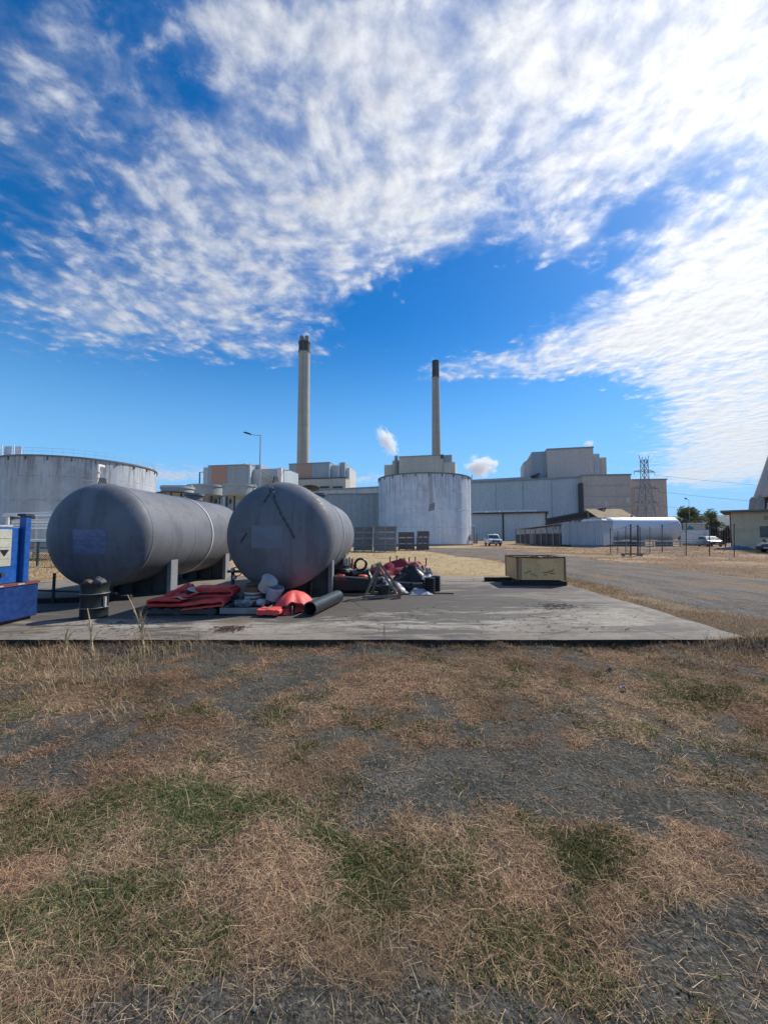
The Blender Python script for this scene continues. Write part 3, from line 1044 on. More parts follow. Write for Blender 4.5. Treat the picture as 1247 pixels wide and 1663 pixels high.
def yard_grass():
    parts = []
    def zone(x, y, ln0, ln1, wd, mixs, dens=None, reps=6, bright=1.0, spread=.08):
        if dens is not None:
            k = NP.random(len(x)) < dens
            x, y = x[k], y[k]
        X, Y = np.repeat(x, reps), np.repeat(y, reps)
        m = len(X)
        X = X + NP.normal(0, spread, m); Y = Y + NP.normal(0, spread, m)
        ok = ~((X > SLAB['x0']) & (X < SLAB['x1'] + .02) & (Y > SLAB['y0']) & (Y < SLAB['y1'] + .02))
        X, Y = X[ok], Y[ok]; m = len(X)
        ln = ln0 + (ln1 - ln0) * NP.random(m) ** 1.6
        e0 = R(20) + R(60) * NP.random(m); e1 = e0 - R(15) - R(60) * NP.random(m)
        c = np.where((NP.random(m) < mixs)[:, None], pick('straw', m), pick('brown', m)) * bright
        parts.append(blades(X, Y, ground_z(X, Y), ln, wd * (.7 + .6 * NP.random(m)) * np.clip(Y / 12, .6, 4), NP.random(m) * 6.28, e0, e1, c))
    # beside the slab and between slab and road
    n = 5200
    y = 4.6 + 10 * NP.random(n); x = 5.3 + 1.7 * NP.random(n) - .1
    zone(x, y, .03, .13, .006, .55, .25 + .75 * (fbm(x * 1.5, y * 1.5, 6) > .45))
    n = 1600
    y = 3.2 + 2.4 * NP.random(n); x = 4.6 + 3.5 * NP.random(n)
    zone(x, y, .03, .10, .005, .4)
    # beyond the slab
    n = 9000
    y = 13.9 + 34 * NP.random(n) ** 1.3; x = -13 + 21 * NP.random(n) + (y - 14) * .1
    zone(x, y, .04, .16, .008, .95, .05 + .75 * (fbm(x * .6, y * .6, 16) > .45), bright=1.25, reps=4)
    n = 700
    x = -7 + 13 * NP.random(n); y = 13.87 + .3 * NP.random(n)
    zone(x, y, .05, .22, .008, .8)
    # right of the road and under the fence
    n = 9000
    y = 13 + 38 * NP.random(n) ** 1.2; x = 13.6 + 32 * NP.random(n)
    zone(x, y, .04, .20, .009, .6, .1 + .7 * (fbm(x * .5, y * .5, 26) > .45), reps=4, bright=1.1)
    # stray tufts creeping over the road edges
    n = 4200
    y = 5 + 32 * NP.random(n); x = np.where(NP.random(n) < .5, 6.6 + np.abs(NP.normal(0, 1.1, n)), 14.0 - np.abs(NP.normal(0, 1.8, n)))
    zone(x, y, .02, .10, .006, .5, .8, reps=6)
    n = 2600
    y = 7 + 34 * NP.random(n); x = 7 + 7 * NP.random(n)
    zone(x, y, .02, .08, .005, .6, (fbm(x * .9, y * .45, 44, 4) > .56) * .9, reps=6)
    # left, behind the blue machine
    n = 2500
    y = 9.5 + 22 * NP.random(n); x = -y * .92 + 5 * NP.random(n)
    zone(x, y, .05, .22, .010, .85, bright=1.1)
    blade_object('yard_grass', parts, BLADE)


def soil_stones():
    mb = MB()
    rnd = random.Random(5)
    n = 2600
    y = 1.0 + 4.5 * NP.random(n) ** 1.3; x = (NP.random(n) * 2 - 1) * (y + .2)
    g, gr, p = cover(x, y)
    k = (g < .5) | (NP.random(n) < .12)
    ico = [(0, 0, -1), (.724, -.526, -.447), (-.276, -.851, -.447), (-.894, 0, -.447), (-.276, .851, -.447), (.724, .526, -.447),
           (.276, -.851, .447), (-.724, -.526, .447), (-.724, .526, .447), (.276, .851, .447), (.894, 0, .447), (0, 0, 1)]
    fc = [(0, 1, 2), (1, 0, 5), (0, 2, 3), (0, 3, 4), (0, 4, 5), (1, 5, 10), (2, 1, 6), (3, 2, 7), (4, 3, 8), (5, 4, 9), (1, 10, 6), (2, 6, 7), (3, 7, 8), (4, 8, 9), (5, 9, 10),
          (6, 10, 11), (7, 6, 11), (8, 7, 11), (9, 8, 11), (10, 9, 11)]
    for px, py in zip(x[k], y[k]):
        r = .003 + .007 * rnd.random() ** 5
        z = float(ground_z(np.array(px), np.array(py)))
        sx, sy, sz = r * rnd.uniform(.8, 1.4), r * rnd.uniform(.8, 1.3), r * rnd.uniform(.5, .8)
        a = rnd.random() * 6.28
        vs = []
        for q in ico:
            j = rnd.uniform(.8, 1.2)
            X, Y = q[0] * sx * j, q[1] * sy * j
            vs.append((px + X * math.cos(a) - Y * math.sin(a), py + X * math.sin(a) + Y * math.cos(a), z + q[2] * sz * j + sz * .4))
        mb.add(vs, fc)
    mb.build('gravel', M('stone', (0.13, 0.125, 0.115), (0.09, 0.088, 0.085), scale=6, rough=.9, contrast=(.4, .6)), kind='stuff')


foreground_grass()
tall_grass()
yard_grass()
soil_stones()

# ------------------------------------------------------------------ power station and other large structures
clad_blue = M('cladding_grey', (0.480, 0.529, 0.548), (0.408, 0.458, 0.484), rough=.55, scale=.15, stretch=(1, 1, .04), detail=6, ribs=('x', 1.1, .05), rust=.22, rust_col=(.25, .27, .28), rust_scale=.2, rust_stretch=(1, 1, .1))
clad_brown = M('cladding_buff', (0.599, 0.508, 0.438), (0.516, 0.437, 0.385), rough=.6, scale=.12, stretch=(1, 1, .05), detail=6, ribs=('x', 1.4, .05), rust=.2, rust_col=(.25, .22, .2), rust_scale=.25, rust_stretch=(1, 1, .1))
clad_dark = M('cladding_dark_grey', (0.359, 0.389, 0.412), (0.299, 0.329, 0.344), rough=.6, scale=.15, stretch=(1, 1, .05), ribs=('x', 1.1, .05))  # darker grey variant of the ribbed cladding
clad_tan = M('cladding_tan', (0.560, 0.488, 0.384), (0.463, 0.398, 0.318), rough=.65, scale=.1, stretch=(1, 1, .05), ribs=('x', 1.4, .05))
clad_orange = M('cladding_faded_orange', (0.47, 0.25, 0.17), (0.38, 0.25, 0.19), rough=.65, scale=.12, stretch=(1, 1, .08))
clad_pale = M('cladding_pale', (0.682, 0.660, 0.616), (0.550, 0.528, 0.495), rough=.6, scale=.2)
dark_steel = M('dark_steel', (0.045, 0.045, 0.05), (0.03, 0.03, 0.032), rough=.6, scale=6)
grey_steel = M('grey_steel', (0.22, 0.23, 0.235), (0.15, 0.155, 0.16), rough=.5, scale=5, rust=.2)
galv = M('galvanised', (0.42, 0.44, 0.45), (0.33, 0.35, 0.36), rough=.45, metal=.3, scale=5)
white_paint = M('white_paint', (0.72, 0.73, 0.73), (0.6, 0.61, 0.62), rough=.45, scale=1.5, rust=.18, rust_col=(.35, .3, .25), rust_scale=3)
roof_grey = M('roof_grey', (0.30, 0.31, 0.32), (0.22, 0.23, 0.24), rough=.7, scale=.3)
louvre_dark = M('louvre_dark', (0.05, 0.053, 0.06), (0.03, 0.03, 0.035), rough=.6, scale=2)

OB = -R(21.8)


class Ob:
    """front face of a building whose long side runs obliquely: local x along the face, y away from the viewer"""
    def __init__(s, u0, D0, rz=OB):
        p = at(u0, 870, D0)
        s.o = Vector((p.x, p.y, 0)); s.rz = rz
        s.e = Vector((math.cos(rz), math.sin(rz)))
        s.u0, s.D0 = u0, D0

    def X(s, u, back=0.0):
        """local x of the point of a face set BACK metres behind the front one seen at u"""
        k = (u - U0) / F
        ox = s.o.x - s.e.y * back; oy = s.o.y + s.e.x * back
        return (k * oy - ox) / (s.e.x - k * s.e.y)

    def Z(s, u, v, back=0.0):
        x = s.X(u, back)
        y = s.o.y + s.e.y * x + s.e.x * back
        return at(u, v, y).z


def block(mb, ob, u0, u1, v, depth, back=0.0, z0=-.2, uv=None):
    x0, x1 = ob.X(u0, back), ob.X(u1, back)
    z = ob.Z(uv or u0, v, back)
    mb.box(x0, x1, back, back + depth, z0, z)
    return x0, x1, z


# turbine hall -------------------------------------------------------
H = Ob(486, 221)
t = thing('turbine_hall', 'long grey ribbed turbine hall running behind the streaked white tank', 'building', H.o, H.rz)
mb = MB(); xa, xb, zt = block(mb, H, 486, 946, 776, 40, uv=946)
mb.build('wall', clad_blue, t)
mb = MB(); mb.box(xa - .3, xb + .3, -.5, 40.3, zt, zt + .7); mb.build('roof_edge', roof_grey, t)
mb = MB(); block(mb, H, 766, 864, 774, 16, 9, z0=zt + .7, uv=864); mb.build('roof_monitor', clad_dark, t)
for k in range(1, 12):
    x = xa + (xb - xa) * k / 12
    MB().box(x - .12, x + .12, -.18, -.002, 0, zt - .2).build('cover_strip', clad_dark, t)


# low annex with a long pale roof edge in front of the hall
A = Ob(766, 128)
t = thing('annex_building', 'low grey annex with thin dark roof edge beside the streaked white tank', 'building', A.o, A.rz)
mb = MB(); x0, x1, z = block(mb, A, 740, 888, 833, 12, uv=888); mb.build('wall', clad_blue, t)
mb = MB().box(x0, x1 + .5, -1.0, 12.5, z, z + .45); mb.build('roof_edge', dark_steel, t)
mb = MB()
for a, b in ((770, 790), (792, 812), (816, 838), (842, 872)):
    mb.cbox(((A.X(a) + A.X(b)) / 2, .6, z + .75), (A.X(b) - A.X(a), 2.0, .5))
mb.build('roof_light', white_paint, t)
for u in (817, 887):
    MB().box(A.X(u) - .22, A.X(u) + .22, -.3, -.003, 0, z).build('downpipe', dark_steel, t)

# right-hand block and tower ------------------------------------------
B = Ob(948, 165, R(-6))
t = thing('bunker_building', 'buff clad block at the right end of the grey turbine hall', 'building', B.o, B.rz)
mb = MB(); x0, x1, z = block(mb, B, 948, 1027, 773, 34); mb.build('wall', clad_brown, t)
MB().box(x0 - .2, x1 + .2, -.3, 34, z, z + .6).build('roof_edge', roof_grey, t)
mb = MB(); a0, a1, z2 = block(mb, B, 1027.5, 1085, 780, 26, 4); mb.build('wing', clad_brown, t)
MB().box(a0 + .2, a1 + .3, 3.7, 30, z2, z2 + .5).build('roof_edge', roof_grey, t)
for u, v, w in ((986, 819, 2.2), (1020, 812, 2.6), (996, 829, 2.0)):
    c = at(u, v, 163.5)
    MB().box(B.X(u) - w * .3, B.X(u) + w * .3, -.35, -.01, c.z - 1.2, c.z + 1.2).build('window', clad_pale, t)
mb = MB()
for v in (788, 806, 822):
    zz = B.Z(990, v)
    mb.box(x0 + .5, x1 - .5, -.12, -.003, zz - .1, zz + .1)
mb.build('girt_line', clad_dark, t)

MB().box(x0 - 1.3, x0 - .05, -.6, 2, 3, z - 3).build('corner_duct', louvre_dark, t)

T = Ob(866, 190, R(-14))
t = thing('boiler_tower', 'tall buff boiler tower rising above the grey turbine hall', 'building', T.o, T.rz)
mb = MB(); x0, x1, zt2 = block(mb, T, 891, 967, 731, 26, 0, 20); mb.build('wall', clad_brown, t)
MB().box(x0 - .2, x1 + .2, -.3, 26, zt2, zt2 + .7).build('roof_edge', roof_grey, t)
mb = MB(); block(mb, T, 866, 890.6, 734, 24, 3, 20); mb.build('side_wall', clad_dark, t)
# chamfered shoulder on the left
xl, xr = T.X(852, 5), T.X(866, 5)
zl, zr = T.Z(852, 751, 5), T.Z(866, 742, 5)
MB().prism([(xl, 20), (xr - .02, 20), (xr - .02, zr), (xl, zl)], 5, 22, 'xz').build('shoulder', clad_brown, t)
mb = MB(); block(mb, T, 967.3, 977, 737, 20, 4, 20); mb.build('stair_wall', clad_blue, t)
mb = MB(); xs0, xs1, zs = block(mb, T, 977.3, 988, 743, 14, 6, T.Z(980, 771, 6)); mb.build('lift_room', clad_brown, t)
zz = T.Z(870, 771, 2)
MB().prism([(T.X(860), zz - 2.2), (T.X(878), zz - .2), (T.X(878), zz + .4), (T.X(862), zz - .9)], -1.2, 3, 'xz').build('vent_hood', dark_steel, t)
MB().box(T.X(864), T.X(876), -.6, 2.9, 20, zz - 1.6).build('dark_opening', louvre_dark, t)  # dark box in place of a recess, its shade put into the colour
MB().tube([(T.X(958), 6, zt2), (T.X(958), 6, zt2 + 2.2)], .12, 6).build('mast', grey_steel, t)

# boiler block behind the middle tank -----------------------------------
C = Ob(625, 240, R(-13))
t = thing('boiler_block', 'tan boiler block above the streaked white tank at the second chimney foot', 'building', C.o, C.rz)
mb = MB(); x0, x1, z = block(mb, C, 648, 721, 740.5, 30, 0, 0, uv=700); mb.build('wall', clad_tan, t)
MB().box(x0 - .2, x1 + .2, -.3, 30, z, z + .6).build('roof_edge', roof_grey, t)
mb = MB(); block(mb, C, 637, 647.6, 748, 22, 2); block(mb, C, 624, 636.7, 755, 22, 3); mb.build('stepped_wing', clad_tan, t)
mb = MB(); block(mb, C, 721.4, 735, 739, 12, 1); mb.build('penthouse', clad_dark, t)
mb = MB(); block(mb, C, 721.4, 740, 751, 20, -1); mb.build('side_wing', clad_tan, t)
sx = (C.X(641) + C.X(645.5)) / 2
MB().lathe([(1.05, 30), (1.05, C.Z(643, 740)), (.8, C.Z(643, 740)), (.8, 34)], 14, c=(sx, 0.4, 0)).build('steam_stack', grey_steel, t, smooth=40)
MB().cbox((C.X(719), -1.5, C.Z(719, 742, -1)), (1.6, 1.6, 1.8)).build('intake', dark_steel, t)

# boiler blocks at the left ----------------------------------------------
D_ = Ob(468, 236, R(-12))
t = thing('boiler_block', 'grey boiler block with orange stripe at the foot of the twin flue chimney', 'building', D_.o, D_.rz)
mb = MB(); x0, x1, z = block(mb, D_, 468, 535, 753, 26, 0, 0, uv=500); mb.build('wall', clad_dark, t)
MB().box(D_.X(480), D_.X(505), -.25, -.002, D_.Z(490, 780), z - .1).build('orange_panel', clad_orange, t)
MB().box(x0 - .2, x1 + .2, -.4, 26, z, z + .5).build('roof_edge', roof_grey, t)
mb = MB(); block(mb, D_, 535.3, 549, 756, 20, 2); mb.build('wing', clad_blue, t)
mb = MB(); block(mb, D_, 551, 559.6, 751, 8, 1); mb.build('lift_tower', clad_dark, t)
mb = MB(); block(mb, D_, 560, 567, 760, 14, 4); mb.build('sunlit_wing', clad_pale, t)  # sunlight on this side is painted as pale cladding
mb = MB(); bx0, bx1, bz = block(mb, D_, 474, 561, 779, 8, -3.2); mb.build('lower_deck', clad_tan, t)
MB().box(bx0 - .3, bx1 + .3, -3.8, -.3, bz, bz + .5).build('deck_edge', dark_steel, t)
for a, b in ((519, 534), (540, 556), (497, 512)):
    MB().box(D_.X(a, -3.2), D_.X(b, -3.2), -3.5, -3.203, D_.Z(a, 793, -3.2), D_.Z(a, 790, -3.2)).build('dark_opening', louvre_dark, t)
mb = MB()
for u in (535, 549.8):
    mb.box(D_.X(u) - .3, D_.X(u) + .3, -.6, -.01, 10, z - .4)
mb.build('white_pipe', white_paint, t)

E = Ob(328, 196, R(-10))
t = thing('boiler_block', 'leftmost grey boiler block with faded orange panel behind the round clarifiers', 'building', E.o, E.rz)
mb = MB(); x0, x1, z = block(mb, E, 336, 405, 756, 22, 0, 0, uv=370); mb.build('wall', clad_dark, t)
MB().box(E.X(342), E.X(366), -.25, -.002, 14, z - .1).build('orange_panel', clad_orange, t)
mb = MB(); block(mb, E, 328, 335.8, 759, 18, 1); mb.build('side_wall', clad_blue, t)
MB().box(x0 - .2, x1 + .2, -.4, 22, z, z + .4).build('roof_edge', roof_grey, t)
mb = MB(); fx0, fx1, fz = block(mb, E, 407.5, 460, 762, 18, 3); mb.build('wing', clad_blue, t)
mb = MB(); block(mb, E, 406, 422, 755, 10, 6, 20); mb.build('penthouse', clad_dark, t)
mb = MB(); block(mb, E, 449, 455.5, 759.5, 2.5, .4, 20); mb.build('pale_pier', clad_pale, t)  # narrow pier in the pale cladding
MB().tube([(E.X(405.8), -.8, 8), (E.X(405.8), -.8, z - .3), (E.X(396), -.8, z + .4)], .55, 8).build('white_pipe', white_paint, t, smooth=50)
mb = MB()
g0, g1 = E.X(422), E.X(449)
za, zb = E.Z(424, 764), E.Z(446, 782)
for k in range(4):
    f = k / 3
    mb.bar((g0, -.5, za + (zb - za) * f - 4), (g1, -.5, za + (zb - za) * (1 - f) * .6 - 2 - 2 * f), .25)
mb.bar((g0, -.5, za), (g1, -.5, zb), .4); mb.bar((g0, -.5, za - 7), (g1, -.5, zb - 2), .4)
for k in range(7):
    x = g0 + (g1 - g0) * k / 6
    mb.bar((x, -.5, za - 7 + 3 * k / 6), (x, -.5, za + (zb - za) * k / 6), .22)
mb.build('conveyor_gallery', M('gallery_yellow', (.40, .35, .20), (.3, .27, .18), scale=1), t)
mb = MB()
mb.tube([(E.X(318), 2, 10), (E.X(318), 2, E.Z(318, 767, 2)), (E.X(328), 2, E.Z(328, 767, 2))], .35, 6)
mb.build('blue_pipe', M('pipe_blue', (.09, .2, .38), scale=2), t)
mb = MB(); mb.bar((fx1, 2.8, E.Z(460, 764, 3)), (fx1 + 3.4, 2.8, E.Z(460, 764, 3)), .3); mb.build('bridge', M('bridge_blue', (.12, .2, .35), scale=2), t)

# chimneys --------------------------------------------------------------
def chimney(u, D, w0, w1, vtop, vb0, vb1, label, flues, base):
    c = at(u, 870, D)
    z1 = at(u, vtop, D).z
    zb0, zb1 = at(u, vb0, D).z, at(u, vb1, D).z
    t = thing('chimney', label, 'chimney', (c.x, c.y, 0), 0, 'power station chimneys')
    r0, r1 = w0 / 2 / F * D, w1 / 2 / F * D
    body_top = zb1 if flues else z1
    prof = [(r0 + (r1 - r0) * (k / 24) ** .9, body_top * k / 24) for k in range(25)]
    prof += [(r1 * .82, body_top), (r1 * .82, body_top - 6)]
    MB().lathe(prof, 40).build('shaft', chimney_mat('chimney_concrete', base, zb0, zb1), t, smooth=40)
    for z in (zb0, body_top - .5) if flues else (zb0,):
        MB().lathe([(r1 + .05, z - .5), (r1 + .45, z - .4), (r1 + .45, z + .4), (r1 + .05, z + .5)], 32).build('platform_ring', MATS.get('ring_dark') or M('ring_dark', (.06, .06, .065), scale=1), t)
    if flues:
        for dx in (-r1 * .46, r1 * .46):
            MB().lathe([(r1 * .40, body_top - 5), (r1 * .40, z1), (r1 * .32, z1), (r1 * .32, z1 - 5)], 20, c=(dx, 0, 0)).build('flue', M('flue_grey', (.20, .19, .18), (.14, .13, .13), scale=.3), t, smooth=40)
    # ladder with cage on the sunny side
    mb = MB()
    for s in (-.35, .35):
        mb.bar((s, -r0 - .25, 2), (s, -(r1 + .25), body_top - 1), .1)
    mb.build('ladder', M('ladder_grey', (.25, .25, .24), scale=1), t)
    return t


chimney(490.5, 345, 20.5, 18.6, 546, 572, 556, 'tall concrete chimney with two short flues above its dark top band', True, (0.42, 0.375, 0.305))
chimney(709.5, 372, 17.5, 11.5, 586, 613, 586, 'tapering concrete chimney with a sooty dark tip', False, (0.36, 0.325, 0.28))

# storage tanks -----------------------------------------------------------
def storage_tank(label, c, r, h, mat, name='storage_tank'):
    t = thing(name, label, 'tank', (c[0], c[1], 0), 0, 'upright storage tanks')
    n = 96
    MB().lathe([(r, -.1), (r, h)], n).build('shell', mat, t, smooth=60)
    MB().lathe([(r + .02, h - .16), (r + .13, h - .16), (r + .13, h + .02), (r * .5, h + .35), (0.01, h + .5)], n).build('roof', M('tank_roof', (.20, .21, .22), (.13, .13, .14), rough=.7, scale=.8), t, smooth=30)
    mb = MB()
    for z in (h * .25, h * .5, h * .75):
        mb.lathe([(r + .002, z - .035), (r + .02, z), (r + .002, z + .035)], n)
    mb.build('weld_ring', mat, t)
    MB().lathe([(r + .005, 0), (r + .25, 0), (r + .25, .18), (r + .005, .2)], n).build('base_ring', M('tank_base', (.2, .19, .18), scale=2), t)
    # rim scuppers: the little brackets from which the stains run
    br = MB()
    for k in range(24):
        a = 2 * math.pi * k / 24
        br.cbox(((r + .06) * math.cos(a), (r + .06) * math.sin(a), h - .38), (.12, .12, .42), (0, 0, a))
    br.build('rim_bracket', M('bracket', (.14, .14, .145), scale=2), t, kind='stuff')
    return t


tc_mid = (at(689, 870, 69.5).x, 69.5)
MIDM = tank_white('tank_white_streaked', (0.70, 0.74, 0.79), (0.34, 0.32, 0.32), 3.1, .5)
tm = storage_tank('big round white tank with dark rust streaks standing in the middle of the yard', tc_mid, 8.05, 11.5, MIDM)
r = 8.05
def on_tank(a, z, out=0.0):
    return ((r + out) * math.cos(a), (r + out) * math.sin(a), z)
am = R(-90)
mb = MB(); a = am + .045
mb.sheet(6, 6, lambda i, j: on_tank(a + (i - .5) * .115 + .02 * (j - .5), 5.9 + (j - .5) * 1.15 + .25 * i, .03))
mb.build('rusty_patch', M('rusty_plate', (.34, .31, .31), (.20, .185, .185), scale=3, rough=.9), tm, thick=.03)
mb = MB()
for z0_, z1_, aa in ((9.6, 11.2, am + .02), (6.6, 11.2, am + .035)):
    mb.sheet(3, 10, lambda i, j: on_tank(aa + (i - .5) * .09 * (1 - .5 * j), z0_ + (z1_ - z0_) * j, .012))
mb.build('rust_run', M('rust_run', (.46, .46, .48), (.36, .35, .36), scale=2, stretch=(1, 1, .1)), tm)
mb = MB(); az = R(-22)
for s in (-.02, .02):
    mb.bar(on_tank(az + s, 0, .35), on_tank(az + s, 11.9, .35), .07)
for k in range(38):
    mb.bar(on_tank(az - .02, .3 + k * .3, .35), on_tank(az + .02, .3 + k * .3, .35), .04)
mb.build('ladder', galv, tm)
mb = MB(); mb.tube([on_tank(R(-14), .2, .5), on_tank(R(-14), 3.1, .5), on_tank(R(-14), 3.3, .1)], .16, 8); mb.tube([on_tank(R(-10), .2, .9), on_tank(R(-10), 2.0, .9)], .22, 8)
mb.build('outlet_pipe', grey_steel, tm, smooth=50)
MB().lathe([(.45, 0), (.5, .05), (.5, .25), (0.01, .28)], 16, c=(0, 0, 0)).build('manhole', grey_steel, tm).matrix_local = Matrix.Translation(on_tank(R(-28), 1.2, 0)) @ Matrix.Rotation(R(-28), 4, 'Z') @ Matrix.Rotation(R(90), 4, 'Y')
mb = MB()
for k in range(15):
    aa = R(10 + k * 9)
    mb.bar(on_tank(aa, 11.5, -.1), on_tank(aa, 12.5, -.1), .05)
mb.tube([on_tank(R(10 + k * 9), 12.5, -.1) for k in range(15)], .03, 5)
mb.build('roof_rail', galv, tm)

LT = (at(0, 870, 1).x * 0 + -42.6, 55.4)
tl = storage_tank('wide grey stained storage tank with rooftop rail rising behind the left grey vessel', LT, 9.0, 11.2, tank_white('tank_grey_stained', (0.50, 0.53, 0.57), (0.22, 0.215, 0.21), 9.7, .6))
r = 9.0
mb = MB()
rail_a = [R(-150 + k * 7) for k in range(44)]
for aa in rail_a:
    mb.bar(on_tank(aa, 11.2, -.3), on_tank(aa, 12.1, -.3), .02)
for z in (11.7, 12.1):
    mb.tube([on_tank(aa, z, -.3) for aa in rail_a], .012, 5)
mb.build('roof_rail', galv, tl)
bt = at(19, 733, 48.2) - Vector((*LT, 0))
mb = MB()
for sx in (-.75, .75):
    for sy in (-.5, .5):
        mb.bar((bt.x + sx, bt.y + sy, 11.0), (bt.x + sx, bt.y + sy, 12.7), .08)
mb.box(bt.x - .8, bt.x + .8, bt.y - .6, bt.y + .6, 11.05, 11.18)
mb.sheet(1, 1, lambda i, j: (bt.x - .45 + .9 * i, bt.y - .5, 11.2 + 1.3 * j))
mb.sheet(1, 1, lambda i, j: (bt.x - .1 + .8 * i, bt.y + .45, 11.2 + 1.5 * j))
mb.build('gauge_platform', white_paint, tl)
pa = math.atan2(46.3 - LT[1], at(157, 870, 46.3).x - LT[0])
px = at(157, 800, 46.2) - Vector((*LT, 0))
mb = MB(); mb.tube([(px.x, px.y, .2), (px.x, px.y, 9.6), (px.x - .02, px.y + .15, 9.85), (px.x - .2, px.y + 1.2, 9.9)], .22, 12)
mb.lathe([(.22, 9.0), (.32, 9.0), (.32, 9.12), (.22, 9.12)], 12, c=(px.x, px.y, 0)); mb.lathe([(.22, 8.3), (.32, 8.3), (.32, 8.4), (.22, 8.4)], 12, c=(px.x, px.y, 0))
mb.build('inlet_pipe', clad_pale, tl, smooth=50)
mb = MB(); mb.tube([(bt.x - 2.2, bt.y + .3, 0), (bt.x - 2.2, bt.y + .3, 11)], .12, 6)
for k in range(6):
    zz = 4.2 + .22 * k
    mb.bar((bt.x - 2.5, bt.y - .4, zz), (bt.x + .6 - .1 * k, bt.y - .5, zz + .1), .14)
mb.build('pipe_bracket', dark_steel, tl)

# cooling tower at the right edge ---------------------------------------
CT = (156, 108)
def rt(z):
    return 24.0 * math.sqrt(1 + ((z - 95) / 60.9) ** 2)
t = thing('cooling_tower', 'flaring concrete cooling tower on slanted legs beyond the brick building', 'cooling tower', (*CT, 0))
prof = [(rt(z), z) for z in np.linspace(13.6, 118, 40)]
prof += [(p[0] - .7, p[1]) for p in reversed(prof)]
MB().lathe(prof + [prof[0]], 96).build('shell', chimney_mat('tower_concrete', (.60, .51, .42), 200, 201), t, smooth=40)
for k in range(36):
    a0_ = 2 * math.pi * k / 36
    for s in (-1, 1):
        p0 = (41.5 * math.cos(a0_), 41.5 * math.sin(a0_), 0); a1_ = a0_ + s * math.pi / 36
        p1 = ((rt(14) - .3) * math.cos(a1_), (rt(14) - .3) * math.sin(a1_), 14.2)
        MB().bar(p0, p1, 1.5, 1.3).build('leg', M('leg_concrete', (.42, .38, .33), (.30, .28, .25), scale=.6) if 'leg_concrete' not in MATS else MATS['leg_concrete'], t)
MB().lathe([(43.5, 0), (43.5, 1.2), (42.9, 1.2), (42.9, 0)], 72).build('basin_wall', MATS['leg_concrete'], t)
mb = MB(); mb.lathe([(37.5, 2), (36.0, 12.5)], 72)
mb.build('fill_pack', dark_steel, t)

# pylon -------------------------------------------------------------------
PD = 140.0
pc = at(1050.5, 870, PD)
t = thing('power_pylon', 'steel lattice power pylon with three cross arms behind the white pressure vessel', 'pylon', (pc.x, pc.y, 0), R(12))
ps = M('pylon_steel', (.24, .265, .29), (.19, .21, .23), scale=1, rough=.6)
zt_ = at(1050, 743, PD).z
wid = lambda z: 3.5 - 2.4 * min(z / (zt_ * .78), 1)
mb = MB(); lv = [zt_ * q for q in (0, .2, .37, .52, .64, .74, .83, .9, .97)]
for k in range(len(lv) - 1):
    z0_, z1_ = lv[k], lv[k + 1]; a, b = wid(z0_) / 2 * 1.5, wid(z1_) / 2 * 1.5
    for sx, sy in ((-1, -1), (1, -1), (1, 1), (-1, 1)):
        mb.bar((sx * a, sy * a, z0_), (sx * b, sy * b, z1_), .15)
    q = [(-1, -1), (1, -1), (1, 1), (-1, 1)]
    for i in range(4):
        p, n_ = q[i], q[(i + 1) % 4]
        mb.bar((p[0] * a, p[1] * a, z0_), (n_[0] * b, n_[1] * b, z1_), .085)
        mb.bar((n_[0] * a, n_[1] * a, z0_), (p[0] * b, p[1] * b, z1_), .085)
        mb.bar((p[0] * b, p[1] * b, z1_), (n_[0] * b, n_[1] * b, z1_), .085)
mb.build('tower_frame', ps, t)
arms = []
for v, half in ((766, 4.4), (793, 5.6), (816, 5.0)):
    z = at(1050, v, PD).z; b = wid(z) * .75
    mb = MB()
    for s in (-1, 1):
        for sy in (-1, 1):
            mb.bar((s * b, sy * b * .8, z + .85), (s * half, 0, z), .12)
            mb.bar((s * b, sy * b * .8, z - .15), (s * half, 0, z), .12)
            mb.bar((s * (b + half) / 2, sy * b * .4, z + .55), (s * b, sy * b * .8, z - .15), .08)
        mb.tube([(s * half, 0, z), (s * half, 0, z - 1.1)], .09, 6)
        arms.append((s * half, 0, z - 1.1))
    mb.build('cross_arm', ps, t)
mb = MB()
for s in (-1, 1):
    mb.bar((s * 1.3, 0, zt_ - 2), (s * 2.2, 0, zt_ + .9), .13); mb.bar((s * 1.3, 0, zt_ - 2), (s * .6, 0, zt_ + .3), .12)
mb.build('earth_peak', ps, t)
mw = Matrix.Translation((pc.x, pc.y, 0)) @ Matrix.Rotation(R(12), 4, 'Z')
wire_m = M('wire_grey', (.12, .13, .14), scale=1)
for a_, nm_ in zip(arms[1::2], ('topmost', 'middle', 'lowest')):
    p = mw @ Vector(a_)
    q = Vector((p.x + 260, p.y - 10, p.z + 3))
    pts = [p.lerp(q, k / 16) - Vector((0, 0, 9 * 4 * (k / 16) * (1 - k / 16))) for k in range(17)]
    tag(MB().tube(pts, .04, 5).build('power_line', wire_m), nm_ + ' thin power line leading right from the lattice pylon', 'power line', 'power lines on the pylon')

